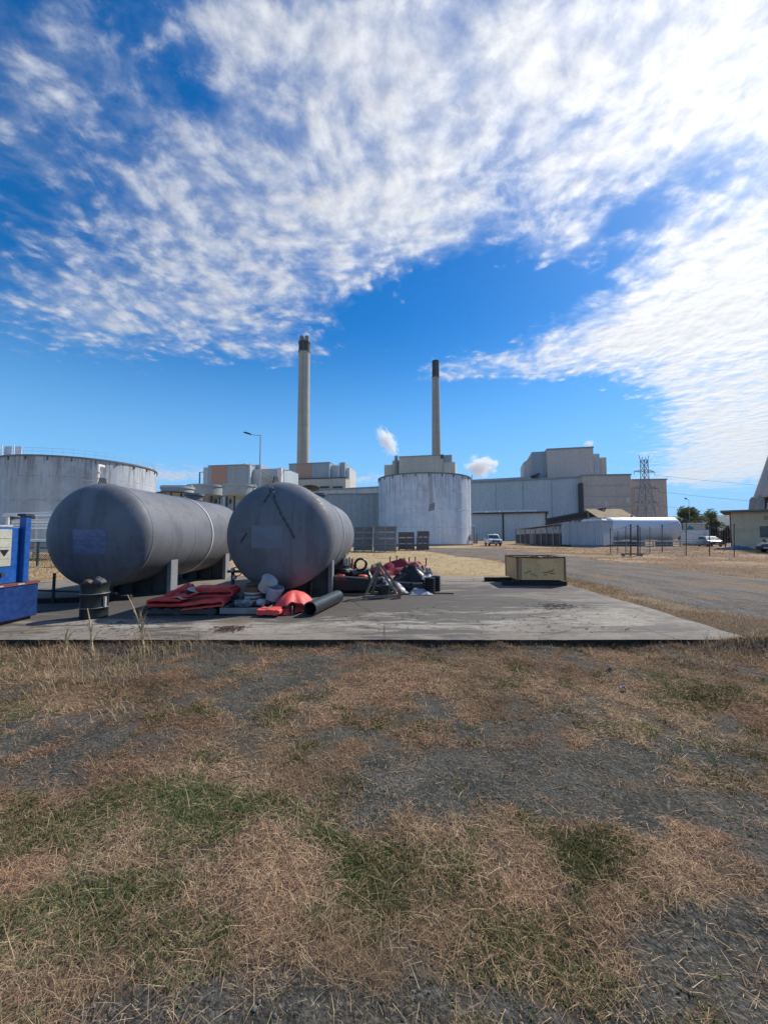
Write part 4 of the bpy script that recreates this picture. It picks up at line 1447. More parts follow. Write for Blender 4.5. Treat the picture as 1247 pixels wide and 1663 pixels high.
# lamp posts ----------------------------------------------------------------
def lamp_post(u, D, vtop, u2, v2, label, k=1.0):
    c = at(u, 870, D); z = at(u, vtop, D).z
    t = thing('street_lamp', label, 'street lamp', (c.x, c.y, 0), 0, 'street lamps')
    MB().tube([(0, 0, 0), (0, 0, z * .4), (0, 0, z)], [.16 * k, .13 * k, .08 * k], 10).build('pole', galv, t, smooth=40)
    e = at(u2, v2, D) - Vector((c.x, c.y, 0))
    MB().tube([(0, 0, z - .15), (e.x * .5, 0, z + .02), (e.x * .62, 0, z + .05)], .05, 8).build('arm', galv, t, smooth=40)
    sl = Vector((e.x * .55, 0, z + .05)); en = Vector((e.x, 0, e.z))
    mb = MB(); mb.bar(sl, en, .42, .17); mb.bar(sl.lerp(en, .15) + Vector((0, 0, .1)), sl.lerp(en, .8) + Vector((0, 0, .12)), .3, .1)
    mb.build('lamp_head', dark_steel, t, bevel=.03)
    MB().box(-.25, .25, -.25, .25, 0, .04).build('base_plate', galv, t)
    return t


lamp_post(420, 62, 706, 396, 702, 'tall galvanised street lamp with single arm behind the two grey vessels')
lamp_post(1121, 95, 811, 1112, 809, 'small distant street lamp standing among the trees at right', .4)

# round clarifiers on the left -------------------------------------------------
def clarifier(u0, u1, vt, vb, D, label, column):
    c = at((u0 + u1) / 2, 870, D)
    r = (u1 - u0) / 2 / F * D
    zt, zb = at(u0, vt, D - r).z, at(u0, vb, D - r).z
    t = thing('clarifier', label, 'clarifier', (c.x, c.y, 0), 0, 'round clarifiers')
    cm = MATS.get('clarifier_concrete') or M('clarifier_concrete', (.40, .42, .41), (.30, .32, .32), scale=.8, rough=.8, rust=.25, rust_col=(.2, .19, .17), rust_stretch=(1, 1, .2))
    MB().lathe([(r, zb), (r, zt), (r - .2, zt), (r - .2, zt - .5)], 48).build('bowl', cm, t, smooth=40)
    MB().lathe([(r + .01, zt - .28), (r + .12, zt - .28), (r + .12, zt), (r + .01, zt)], 48).build('launder_rim', galv, t)
    MB().lathe([(r - .03, zb), (r * .45, zb - r * .22), (r * .45, 0)], 40).build('cone', cm, t, smooth=30)
    if column:
        MB().lathe([(r * 1.15, zb - .12), (r * 1.3, zb - .05), (r * 1.3, zb + .02), (r * 1.0, zb + .02)], 40).build('walkway', dark_steel, t)
    mb = MB()
    for k in range(8):
        a = 2 * math.pi * k / 8
        mb.bar((r * .8 * math.cos(a), r * .8 * math.sin(a), 0), (r * .8 * math.cos(a), r * .8 * math.sin(a), zb - .05), .2)
    mb.build('support_post', dark_steel, t)
    MB().bar((-r, 0, zt + .15), (r, 0, zt + .15), .5, .14).build('bridge', galv, t)


clarifier(262, 310, 788, 799, 50, 'leftmost round clarifier bowl with a dark walkway beneath its rim', True)
clarifier(305, 361, 785.5, 802, 64, 'middle round clarifier bowl between two others', False)
clarifier(361.5, 413, 785, 803, 62, 'rightmost round clarifier bowl beside the tall street lamp', False)
G = Ob(300, 74, R(-4))
t = thing('pump_house', 'flat roofed grey pump house behind the gap between the grey vessels', 'building', G.o, G.rz)
mb = MB(); x0, x1, z = block(mb, G, 240, 640, 805, 8); mb.build('wall', clad_dark, t)
MB().box(x0, x1, -.2, 8, z, z + .15).build('roof', roof_grey, t)
for u in (323, 334, 346, 372):
    MB().box(G.X(u), G.X(u + 6), -.12, -.003, z - 1.6, z - .5).build('window', louvre_dark, t)
MB().tube([(G.X(365), -.5, 0), (G.X(365), -.5, z + 1)], .16, 8).build('vent_pipe', white_paint, t)
mb = MB(); c = at(503, 793, 17); mb.lathe([(.02, .10), (.30, .07), (.42, 0), (.40, -.03), (.3, -.05), (.02, -.05)], 24)
t = thing('vent_cowl', 'dark round vent cowl peeking over the right grey vessel', 'vent cowl', (c.x, c.y, 0))
o = mb.build('cap', dark_steel, t, smooth=40); o.location = (0, 0, c.z); o.rotation_euler = (R(-12), R(-4), 0)
MB().tube([(0, 0, 0), (0, 0, c.z - .04)], .06, 8).build('pipe', grey_steel, t)

# ------------------------------------------------------------------ yard beyond the slab
rubber = M('rubber', (.018, .018, .02), scale=8, rough=.85)
glass_dark = M('car_glass', (.03, .04, .05), rough=.08, scale=1, spec=.8)
lamp_white = M('lamp_lens', (.7, .72, .75), rough=.15, scale=2)
rust_tan = M('rusty_roof', (.36, .27, .13), (.24, .15, .08), scale=.8, rough=.85, rust=.35, rust_col=(.2, .10, .05), ribs=('x', .25, .03))
timber = M('weathered_timber', (.24, .20, .155), (.15, .125, .10), scale=4, stretch=(.3, 3, 3), rough=.9, bump=.004)
timber_grey = M('grey_timber', (.30, .305, .31), (.17, .175, .18), scale=3, stretch=(.3, 3, 3), rough=.9, bump=.004)
timber_red = M('reddish_timber', (.27, .19, .165), (.15, .115, .105), scale=3, stretch=(.3, 3, 3), rough=.9)


def vehicle(name, label, cat, loc, rz, paint, kind, group=None):
    """local +x is forward"""
    t = thing(name, label, cat, loc, rz, group)
    L, W = (5.1, 1.84) if kind == 'ute' else (4.3, 1.74)
    h = L / 2
    if kind == 'ute':
        low = [(-h, .55), (-h, 1.02), (-.55, 1.04), (1.05, 1.10), (h - .25, 1.02), (h - .02, .86), (h, .5), (h - .1, .36), (-h + .1, .42)]
        cab = [(-.75, 1.03), (-.62, 1.70), (-.45, 1.76), (.35, 1.76), (.5, 1.72), (1.25, 1.09)]
        ax = (1.62, -1.45); wr = .38
    else:
        low = [(-h, .45), (-h + .05, .92), (-h + .3, .98), (1.0, .98), (h - .25, .84), (h - .03, .68), (h, .4), (h - .1, .27), (-h + .1, .3)]
        cab = [(-h + .35, .97), (-h + .95, 1.42), (-.6, 1.47), (.3, 1.44), (1.15, .97)]
        ax = (1.32, -1.3); wr = .31
    mb = MB(); mb.prism(low, -W / 2, W / 2, 'xz')
    body = mb.build('body', paint, t, bevel=.05, smooth=40)
    # cabin narrows towards the roof
    k = len(cab); mb = MB()
    zt = max(z for _, z in cab); zb = min(z for _, z in cab)
    hw = lambda z: W / 2 - .03 - .16 * (z - zb) / (zt - zb)
    v = [(x, -hw(z), z) for x, z in cab] + [(x, hw(z), z) for x, z in cab]
    mb.add(v, [tuple(reversed(range(k))), tuple(k + i for i in range(k))] + [(i, (i + 1) % k, k + (i + 1) % k, k + i) for i in range(k)])
    mb.build('cabin', paint, t, bevel=.03, smooth=40)
    # windscreen and side windows
    (xa, za), (xb, zb_) = cab[-2], cab[-1]
    mb = MB()
    f0, f1 = .12, .90
    P = lambda f, s: (xa + (xb - xa) * f + .02, s * (hw(za + (zb_ - za) * f) - .09), za + (zb_ - za) * f + .012)
    mb.add([P(f0, -1), P(f0, 1), P(f1, 1), P(f1, -1)], [(0, 1, 2, 3)])
    mb.build('windscreen', glass_dark, t, thick=.006)
    for s in (-1, 1):
        mb = MB()
        z0, z1 = zb + .10, zt - .12
        x0, x1 = cab[0][0] + .22, cab[-1][0] - .18
        q = [(x0, s * (hw(z0) + .006), z0), (x1 - .1, s * (hw(z0) + .006), z0), (cab[-2][0] - .12, s * (hw(z1) + .006), z1), (cab[1][0] + .12 if kind == 'ute' else cab[1][0], s * (hw(z1) + .006), z1)]
        mb.add(q, [(0, 1, 2, 3)])
        mb.build('side_window', glass_dark, t, thick=.006)
        MB().cbox((cab[-1][0] - .25, s * (W / 2 + .1), zb + .14), (.1, .2, .16)).build('mirror', dark_steel, t, bevel=.02)
        for x in ax:
            w = MB().lathe([(.12, -.11), (wr - .06, -.11), (wr, -.08), (wr, .08), (wr - .06, .11), (.12, .11)], 22, 'y', (x, s * (W / 2 - .12), wr)).build('wheel', rubber, t, smooth=40)
            MB().lathe([(.01, -.06), (wr - .13, -.10), (wr - .11, .10), (.01, .06)], 14, 'y', (x, s * (W / 2 - .115), wr)).build('rim', galv, w, smooth=40)
        MB().cbox((h - .11, s * (W / 2 - .24), .84 if kind == 'ute' else .68), (.2, .36, .17)).build('headlight', lamp_white, t, bevel=.03)
        MB().box(-h - .01, -h + .05, s * (W / 2 - .1) - .09, s * (W / 2 - .1) + .09, .7, .95).build('tail_light', M('tail_red', (.35, .02, .02), scale=3, rough=.2) if 'tail_red' not in MATS else MATS['tail_red'], t)
    zg = .78 if kind == 'ute' else .6
    g = MB().cbox((h + .0, 0, zg), (.06, W * .52, .26)).build('grille', rubber, t)
    mb = MB()
    for i in range(4):
        mb.cbox((h + .035, 0, zg - .09 + i * .06), (.015, W * .5, .014))
    mb.build('grille_bar', galv, g)
    MB().cbox((h + .02, 0, .45), (.22, W * .98, .2)).build('bumper', dark_steel, t, bevel=.04)
    MB().cbox((h + .14, 0, .46), (.015, .36, .11)).build('number_plate', lamp_white, t)
    if kind == 'ute':
        mb = MB()
        for s in (-.45, .45):
            mb.tube([(h + .1, s, .4), (h + .2, s, .75), (h + .12, s, 1.05)], .035, 8)
        mb.tube([(h + .12, -.45, 1.05), (h + .12, .45, 1.05)], .035, 8); mb.tube([(h + .2, -.8, .72), (h + .2, .8, .72)], .03, 8)
        mb.build('bull_bar', dark_steel, t, smooth=40)
        mb = MB()
        for s in (-1, 1):
            mb.box(-h + .02, -.8, s * (W / 2 - .06) - .03, s * (W / 2 - .06) + .03, 1.02, 1.2)
        mb.box(-h, -h + .06, -W / 2 + .03, W / 2 - .03, 1.02, 1.2)
        mb.build('tray_side', paint, t)
        MB().lathe([(.09, 0), (.09, .12), (.01, .16)], 12, c=(-.1, .35, 1.76)).build('beacon', lamp_white, t, smooth=40)
        MB().tube([(1.1, -.75, 1.05), (1.15, -.78, 2.0)], .012, 6).build('aerial', dark_steel, t)
    return t


c = gnd(806, 887)
vehicle('parked_ute', 'white utility truck with black bull bar parked beside the streaked white tank', 'utility truck', (c.x, c.y + 2, 0), R(-95), M('white_car', (.75, .77, .78), scale=1, rough=.3, coat=.5), 'ute')
c = gnd(1167, 888)
vehicle('parked_car', 'pale blue car parked between the white box and the brick building', 'car', (c.x + .2, c.y + 1.8, 0), R(-108), M('pale_blue_car', (.17, .26, .37), scale=1, rough=.45, coat=.1), 'car')
vehicle('parked_car', 'dark car cut by the picture edge in front of the brick building', 'car', (36.4, 36.0, 0), R(-165), M('dark_car', (.045, .04, .05), scale=1, rough=.3, coat=.5), 'car')

# crates stacked against the streaked tank --------------------------------
def crate(label, w, d, h, loc, rz, mat, group):
    t = thing('slatted_crate', label, 'crate', loc, rz, group)
    for x in (-w / 2 + .08, 0, w / 2 - .08):
        MB().box(x - .05, x + .05, -d / 2, d / 2, 0, .09).build('runner', mat, t)
    MB().box(-w / 2 + .03, w / 2 - .03, -d / 2 + .03, d / 2 - .03, .122, h - .05).build('gap_shade_box', louvre_dark, t)  # dark inner box added so the gaps between slats look shaded
    MB().box(-w / 2, w / 2, -d / 2, d / 2, .092, .12).build('floor', mat, t)
    n = 5
    for k in range(n):
        z0 = .13 + (h - .16) * k / n
        zz = (h - .16) / n - .04
        mb = MB()
        mb.box(-w / 2 + .02, w / 2 - .02, -d / 2 + .002, -d / 2 + .022, z0, z0 + zz)
        mb.build('slat', mat, t)
        mb = MB(); mb.box(w / 2 - .022, w / 2 - .002, -d / 2 + .03, d / 2, z0, z0 + zz); mb.build('slat', mat, t)
        mb = MB(); mb.box(-w / 2 + .002, -w / 2 + .022, -d / 2 + .03, d / 2, z0, z0 + zz); mb.build('slat', mat, t)
    for x in (-w / 2, -.04, w / 2 - .08):
        MB().box(x, x + .08, -d / 2 - .022, -d / 2, .09, h - .015).build('batten', mat, t)
    MB().box(-w / 2, w / 2, -d / 2, d / 2, h - .04, h - .012).build('lid', mat, t)
    return t


ordn = ['lowest', 'second', 'third', 'topmost']
proto = {}
for (u0, u1, vt, vb, n, mat, what) in ((574, 605, 855.5, 896, 4, timber_grey, 'grey slatted crate %s in the stack next to the right grey vessel'),
                                      (606.5, 643.5, 854.5, 897, 4, timber_grey, 'wide grey slatted crate %s in the tall stack before the streaked tank'),
                                      (648, 674, 864, 894, 3, timber_red, 'reddish slatted crate %s in the wider low stack before the streaked tank'),
                                      (678.5, 697.5, 862.5, 894, 3, timber_red, 'reddish slatted crate %s in the narrow rightmost stack')):
    c = gnd((u0 + u1) / 2, vb)
    D = c.y + .5
    w = (u1 - u0) / F * D
    H_ = at(0, vt, D).z
    h = H_ / n
    src = None
    for k in range(n):
        nm = what % (ordn[k] if n == 4 or k < 2 else 'topmost')
        lo = (c.x + random.Random(u0 * 7 + k).uniform(-.04, .04), D + .5, k * h)
        rz = R(random.Random(u0 + k).uniform(-1.5, 1.5))
        if src is None:
            src = crate(nm, w, 1.1, h, lo, rz, mat, 'slatted crates stacked before the streaked tank'); o = src
        else:
            o = copy_tree(src); o.location = lo; o.rotation_euler = (0, 0, rz); o['label'] = nm

# long low shed, corrugated shed, white pressure vessel --------------------
t = thing('open_shed', 'long low open shed with dark doors and thin sloping roof beside the corrugated shed', 'shed', (at(838, 870, 72).x, 72, 0), math.atan2(58.5 - 72, at(911, 870, 58.5).x - at(838, 870, 72).x))
Ls = math.hypot(58.5 - 72, at(911, 870, 58.5).x - at(838, 870, 72).x)
z0, z1 = at(838, 860.5, 72).z, at(911, 852, 58.5).z
mb = MB(); mb.add([(0, -.6, z0), (Ls, -.6, z1), (Ls, 3, z1 + .1), (0, 3, z0 + .1), (0, -.6, z0 + .1), (Ls, -.6, z1 + .1), (Ls, 3, z1 + .2), (0, 3, z0 + .2)],
                  [(3, 2, 1, 0), (4, 5, 6, 7), (0, 1, 5, 4), (1, 2, 6, 5), (2, 3, 7, 6), (3, 0, 4, 7)])
mb.build('roof', roof_grey, t)
MB().box(.1, Ls - .1, 2.6, 2.8, 0, z0 - .05).build('rear_wall', clad_dark, t)
n = 9
for k in range(n):
    x = .15 + (Ls - .3) * k / (n - 1)
    MB().box(x - .06, x + .06, -.2, -.08, 0, z0 + (z1 - z0) * x / Ls).build('post', galv if k % 2 else grey_steel, t)
    if k < n - 1 and k != 3:
        x2 = .15 + (Ls - .3) * (k + 1) / (n - 1)
        MB().box(x + .08, x2 - .08, -.05, .02, .1, 1.75 + .05 * (k % 3)).build('door', louvre_dark, t)
MB().box(.2, Ls - .2, .3, .34, 1.9, z0 - .08).build('infill_wall', clad_blue, t)

shed_m = M('corrugated_pale', (.44, .48, .53), (.38, .42, .47), scale=.5, stretch=(1, 1, .2), rough=.5, ribs=('x', .3, .035), rust=.2, rust_col=(.3, .3, .3), rust_stretch=(1, 1, .15))
c0, c1 = at(912, 870, 58), at(980, 870, 54)
t = thing('corrugated_shed', 'pale blue grey corrugated shed beside the white pressure vessel', 'shed', (c0.x, 58, 0), math.atan2(-4, c1.x - c0.x))
Ls = math.hypot(c1.x - c0.x, 4); za, zb = at(912, 851, 58).z, at(980, 846, 54).z
MB().prism([(0, .25), (Ls, .25), (Ls, zb), (0, za)], 0, 4.5, 'xz').build('wall', shed_m, t)
mb = MB(); mb.prism([(-.15, za), (Ls + .15, zb), (Ls + .15, zb + .1), (-.15, za + .1)], -.15, 4.7, 'xz'); mb.build('roof', galv, t)
for k in range(1, 5):
    MB().box(Ls * k / 5 - .03, Ls * k / 5 + .03, -.05, -.003, .26, za - .1).build('seam', shed_m, t)
MB().box(.02, Ls - .02, .1, 4.3, -.05, .249).build('base', dark_steel, t)
for k in range(5):
    MB().box(Ls * (.25 + .16 * k), Ls * (.25 + .16 * k) + .9, -.25, .05, 0, .2 + .04 * (k % 2)).build('plinth_block', timber_grey, t)
MB().prism([(Ls * .38, zb + .0), (Ls * .92, zb + .1), (Ls * .88, zb + .38), (Ls * .45, zb + .36)], 1.5, 3.6, 'xz').build('roof_cover', white_paint, t, bevel=.05)

c = at(1040, 870, 60)
t = thing('pressure_vessel', 'long white horizontal pressure vessel with domed ends beside the corrugated shed', 'pressure vessel', (c.x, 60, 0), R(-3))
Lv, rv, zv = 5.55, 1.72, at(1040, 858.5, 60).z
prof = [(.01, -Lv)] + [(rv * math.sin(R(a)), -Lv + .95 * (1 - math.cos(R(a)))) for a in range(10, 91, 10)] + [(rv * math.cos(R(a)), Lv - .95 + .95 * math.sin(R(a))) for a in range(0, 81, 10)] + [(.01, Lv)]
MB().lathe(prof, 48, 'x', (0, 0, zv)).build('shell', M('vessel_white', (.70, .73, .77), (.62, .65, .69), scale=.8, rough=.4, rust=.15, rust_col=(.4, .4, .4)), t, smooth=50)
mb = MB()
for x in (-3.4, -1.1, 1.2, 3.5):
    mb.lathe([(rv + .002, x - .03), (rv + .015, x), (rv + .002, x + .03)], 48, 'x', (0, 0, zv))
mb.build('weld_ring', white_paint, t)
for x in (-3.6, -.4, 3.6):
    MB().box(x - .25, x + .25, -1.3, 1.3, 0, zv - rv + .35).build('saddle', M('saddle_grey', (.28, .28, .3), scale=2) if 'saddle_grey' not in MATS else MATS['saddle_grey'], t)
mb = MB(); mb.box(-5.6, 8.0, -2.6, -2.3, zv - rv - .25, zv - rv - .05); mb.build('deck_beam', white_paint, t)
MB().box(-5.6, 7.6, -2.6, -2.5, .25, .32).build('lower_rail', galv, t)
for k in range(8):
    MB().box(-5.5 + k * 1.9, -5.4 + k * 1.9, -2.6, -2.5, 0, zv - rv - .252).build('deck_post', galv, t)
MB().box(-4.8, -1.9, -2.2, -1.2, .05, .72).build('pump_unit', M('pump_purple', (.12, .10, .16), scale=2), t, bevel=.05)
MB().box(1.2, 3.2, -2.2, -1.4, .05, .72).build('control_box', dark_steel, t, bevel=.05)
MB().tube([(-1.2, 0, zv + rv - .05), (-1.2, 0, zv + rv + .35)], .14, 10).build('valve', grey_steel, t)

# conveyor truss and rusty awning behind them ---------------------------------
a, b = at(890, 843, 84), at(984, 825.5, 78)
t = thing('pipe_gantry', 'dark sloping pipe gantry on legs behind the corrugated shed', 'gantry', (a.x, a.y, 0))
d = b - Vector((a.x, a.y, 0)); a0 = Vector((0, 0, a.z))
mb = MB()
for dz in (0, -1.15):
    for dy in (0, 1.6):
        mb.bar(a0 + Vector((0, dy, dz)), d + Vector((0, dy, dz)), .28)
for k in range(12):
    p, q = a0.lerp(d, k / 12), a0.lerp(d, (k + 1) / 12)
    mb.bar(p + Vector((0, 0, -1.15)), q, .16); mb.bar(p, p + Vector((0, 0, -1.15)), .16)
mb.build('truss', dark_steel, t)
MB().bar(a0 + Vector((0, .8, -.55)), d + Vector((0, .8, -.55)), .7, .75).build('duct', louvre_dark, t)
for f in (.2, .31, .55, .68, .80, .9, .97):
    p = a0.lerp(d, f)
    MB().box(p.x - .17, p.x + .17, .5, .85, 0, p.z - 1.2).build('leg', M('leg_pinkish', (.30, .20, .19), (.2, .15, .15), scale=1) if f > .6 and 'leg_pinkish' not in MATS else MATS.get('leg_pinkish', grey_steel) if f > .6 else grey_steel, t)
for f in (.35, .45):
    p = a0.lerp(d, f)
    MB().lathe([(.01, -.3), (.28, -.2), (.32, .05), (.2, .3), (.01, .32)], 12, c=(p.x, -.25, p.z - .55)).build('lamp', lamp_white, t, smooth=50)
a, b = at(972, 831, 74), at(1034, 830, 74)
t = thing('rusty_awning', 'tan rusted flat awning above the white pressure vessel', 'awning', (a.x, 74, 0))
w = b.x - a.x
z1, z0 = at(972, 831, 74).z, at(972, 842, 74).z
mb = MB(); mb.add([(0, 0, z0), (w, 0, z0), (w, 5, z1 + .7), (0, 5, z1 + .7), (0, 0, z0 + .15), (w, 0, z0 + .15), (w, 5, z1 + .85), (0, 5, z1 + .85)],
                  [(3, 2, 1, 0), (4, 5, 6, 7), (0, 1, 5, 4), (1, 2, 6, 5), (2, 3, 7, 6), (3, 0, 4, 7)]); mb.build('roof', rust_tan, t)
MB().box(-.05, w, -.1, .1, z0 - .75, z0 - .02).build('fascia', louvre_dark, t)
for x in (.4, w / 2, w - .4):
    MB().box(x - .12, x + .12, .2, .44, 0, z0 - .1).build('post', grey_steel, t)
    MB().box(x - .12, x + .12, 4.4, 4.64, 0, z1 + .5).build('post', grey_steel, t)

# white box, small hut, teal tank, hedges --------------------------------------
c = gnd(1140, 886); sx = 30 / F * c.y
t = thing('site_box', 'white box shaped site container beside the pale blue car', 'container', (c.x, c.y, 0), R(4))
MB().box(-sx / 2, sx / 2, 0, 2.4, .28, 2.42).build('body', M('white_box', (.62, .68, .72), (.55, .6, .65), scale=1, rough=.5), t, bevel=.03)
MB().box(-sx / 2 - .03, sx / 2 + .03, -.03, 2.43, 2.421, 2.5).build('roof', galv, t)
MB().box(-sx / 2 + .1, sx / 2 - .1, .1, 2.2, 0, .279).build('underframe', dark_steel, t)
MB().box(.3, .9, -.03, -.002, .5, 2.2).build('door', M('box_door', (.5, .56, .62), scale=1), t)
c = at(1136, 870, 72)
t = thing('brick_hut', 'small cream hut with flat roof behind the white site container', 'hut', (c.x, 72, 0))
MB().box(-1.1, 1.1, 0, 2.4, 0, 3.75).build('wall', brick_mat('hut_block', (.6, .52, .4), (.54, .47, .37), (.48, .44, .38)), t)
MB().box(-1.2, 1.2, -.1, 2.5, 3.751, 3.9).build('roof', white_paint, t)
MB().box(-1.55, -1.15, 0, .4, 1.2, 3.5).build('vent_panel', white_paint, t)
c = at(1121.5, 870, 70)
t = thing('water_tank', 'slim teal plastic water tank behind the white pressure vessel end', 'water tank', (c.x, 70, 0))
MB().lathe([(.55, 0), (.55, 1.9), (.6, 1.95), (.55, 2.0), (.5, 2.9), (.3, 3.2), (.01, 3.25)], 24).build('body', M('teal_plastic', (.03, .20, .20), scale=2, rough=.4), t, smooth=40)
MB().lathe([(.2, 3.2), (.2, 3.35), (.01, 3.36)], 14).build('lid', dark_steel, t)


def foliage(mb, blobs, n, size, rnd):
    for _ in range(n):
        bx, by, bz, br, bzr = rnd.choice(blobs)
        a, cz = rnd.random() * 6.283, rnd.uniform(-1, 1)
        s = math.sqrt(1 - cz * cz); q = rnd.random() ** .35
        p = Vector((bx + br * q * s * math.cos(a), by + br * q * s * math.sin(a), bz + bzr * q * cz))
        x = Vector((rnd.gauss(0, 1), rnd.gauss(0, 1), rnd.gauss(0, .6))).normalized()
        y = x.orthogonal().normalized()
        y = (y + Vector((rnd.gauss(0, .5), rnd.gauss(0, .5), rnd.gauss(0, .5)))).normalized()
        l = size * rnd.uniform(.6, 1.4)
        mb.add([p - x * l, p + y * l * .5, p + x * l, p - y * l * .5], [(0, 1, 2, 3)])


def leaf_mat(name, a, b):
    m = bpy.data.materials.new(name); m.use_nodes = True
    t = N(m.node_tree); t.n.clear()
    out = t.new('ShaderNodeOutputMaterial')
    g = t.new('ShaderNodeNewGeometry')
    c = t.mix(g.outputs['Random Per Island'], a, b)
    c = t.mix(t.ramp(t.noise(g.outputs['Position'], .7, 4), .4, .65), c, tuple(x * .6 for x in a))
    d = t.new('ShaderNodeBsdfDiffuse'); tr = t.new('ShaderNodeBsdfTranslucent'); mx = t.new('ShaderNodeMixShader'); mx.inputs[0].default_value = .5
    t.l.new(c, d.inputs[0]); t.l.new(c, tr.inputs[0]); t.l.new(d.outputs[0], mx.inputs[1]); t.l.new(tr.outputs[0], mx.inputs[2]); t.l.new(mx.outputs[0], out.inputs[0])
    return m


LEAF = leaf_mat('leaf_green', (.10, .13, .045), (.19, .20, .08))
LEAF2 = leaf_mat('leaf_dark', (.025, .035, .016), (.055, .065, .028))
LEAF3 = leaf_mat('leaf_reddish', (.10, .055, .035), (.13, .085, .05))
bark = M('bark', (.13, .105, .085), (.08, .065, .055), scale=2, stretch=(1, 1, .3), rough=.95)


def tree(label, u, D, w_px, vt, seed, mat, n=2600, low=.25):
    rnd = random.Random(seed)
    c = at(u, 870, D); H_ = at(u, vt, D).z; W_ = w_px / F * D
    t = thing('tree', label, 'tree', (c.x, c.y, 0), 0, 'trees behind the yard')
    MB().tube([(0, 0, -.1), (.1, 0, H_ * .25), (-.1, .1, H_ * .55)], [W_ * .035, W_ * .027, W_ * .015], 8).build('trunk', bark, t, smooth=40)
    blobs = []
    for k in range(9):
        a = rnd.random() * 6.28; r = W_ * .5 * rnd.uniform(.2, .85)
        z = H_ * rnd.uniform(low + .15, .86)
        blobs.append((r * math.cos(a), r * math.sin(a), z, W_ * rnd.uniform(.18, .30), H_ * rnd.uniform(.10, .18)))
    for bl in blobs[:6]:
        MB().tube([(0, 0, H_ * .3), (bl[0] * .5, bl[1] * .5, bl[2] * .7), (bl[0], bl[1], bl[2])], [W_ * .016, W_ * .011, W_ * .005], 6).build('limb', bark, t, smooth=40)
    mb = MB(); foliage(mb, blobs, n, H_ * .028, rnd); mb.build('crown', mat, t)


tree('broad green tree with dense crown right of the pressure vessel', 1112, 98, 40, 817, 3, LEAF, 3000, .12)
tree('green tree with a lighter crown beside the small distant street lamp', 1134, 104, 42, 821, 8, LEAF, 2600, .15)
tree('low rounded tree at the right end of the tree clump', 1154, 112, 34, 826, 5, LEAF, 2000, .15)
tree('dark slim tree behind the end of the pressure vessel', 1105, 78, 16, 846, 12, LEAF2, 1400, .05)


def bush(label, u, vb, D, w_px, vt, mat, seed, n=900):
    rnd = random.Random(seed)
    c = at(u, 870, D); H_ = at(u, vt, D).z; W_ = w_px / F * D
    t = thing('bush', label, 'bush', (c.x, c.y, 0), 0, 'bushes by the buildings')
    blobs = [(W_ * rnd.uniform(-.4, .4), rnd.uniform(-.6, .6), H_ * rnd.uniform(.3, .75), W_ * .2, H_ * .25) for _ in range(7)]
    mb = MB(); foliage(mb, blobs, n, H_ * .05, rnd); mb.build('foliage', mat, t)
    MB().tube([(0, 0, -.05), (0, 0, H_ * .6)], .08, 6).build('stem', bark, t)


bush('dark clipped bush behind the pale blue car', 1157, 872, 80, 26, 850, LEAF2, 2, 1300)
bush('reddish brown bush left of the brick building', 1178, 880, 66, 20, 850, LEAF3, 4, 1200)
bush('dark low bush at the corner of the brick building', 1177, 886, 52, 14, 868, LEAF2, 6, 900)

# brick building -------------------------------------------------------------
c = at(1188, 870, 47)
rzb = R(-43)
t = thing('brick_building', 'tan block building with dark flat roof at the right edge', 'building', (c.x, c.y, 0), rzb)
zr = at(1188, 832, 47).z
bm_ = brick_mat('tan_block', (.74, .57, .35), (.68, .52, .33), (.54, .44, .32))
wx0, wx1 = 2.45, 3.75
zs, ze = 1.55 + (870 - 884) * 47 / F + 1.2, 1.55 + (870 - 853) * 44 / F
MB().box(0, wx0, 0, 8, -.1, zr).build('wall', bm_, t)
MB().box(wx1, 18, 0, 8, -.1, zr).build('wall', bm_, t)
MB().box(wx0, wx1, 0, 8, -.1, 1.35).build('wall', bm_, t)
MB().box(wx0, wx1, 0, 8, 2.65, zr).build('wall', bm_, t)
w_ = MB().box(wx0, wx1, .12, .16, 1.35, 2.65).build('window', glass_dark, t)
mb = MB()
for k in range(9):
    x = wx0 + .08 + (wx1 - wx0 - .16) * k / 8
    mb.bar((x, .05, 1.36), (x, .05, 2.64), .03)
mb.build('window_bars', dark_steel, w_)
MB().box(-.9, 18.5, -.7, 8.6, zr + .002, zr + .22).build('roof', dark_steel, t)
MB().box(-.9, 18.5, -.82, -.702, zr + .04, zr + .2).build('gutter', grey_steel, t)
MB().box(-.12, -.002, .3, .42, 0, zr).build('downpipe', M('pipe_brown', (.16, .09, .07), scale=2), t)
MB().box(wx0 + .4, wx0 + .9, -.04, -.003, zr - 1.0, zr - .5).build('patch', M('patch_tan', (.45, .33, .18), scale=2), t)
# blue tarp on a heap at its foot
c = gnd(1208, 892)
def tarp(i, j):
    x, y = (i - .5) * 2.6, (j - .5) * 1.8
    e = max(0, 1 - (abs(2 * i - 1)) ** 3) * max(0, 1 - abs(2 * j - 1) ** 3)
    return (x + .1 * math.sin(j * 9), y, .02 + e * (.12 + .35 * float(fbm(i * 4, j * 4, 8))) + .05 * float(vnoise(i * 14, j * 12, 2)))
tag(MB().sheet(26, 18, tarp).build('blue_tarp', M('tarp_blue', (.06, .13, .32), (.09, .18, .38), scale=3, rough=.5), smooth=60), 'blue tarp over a low heap at the foot of the tan building', 'tarp').location = (c.x, c.y + .9, 0)

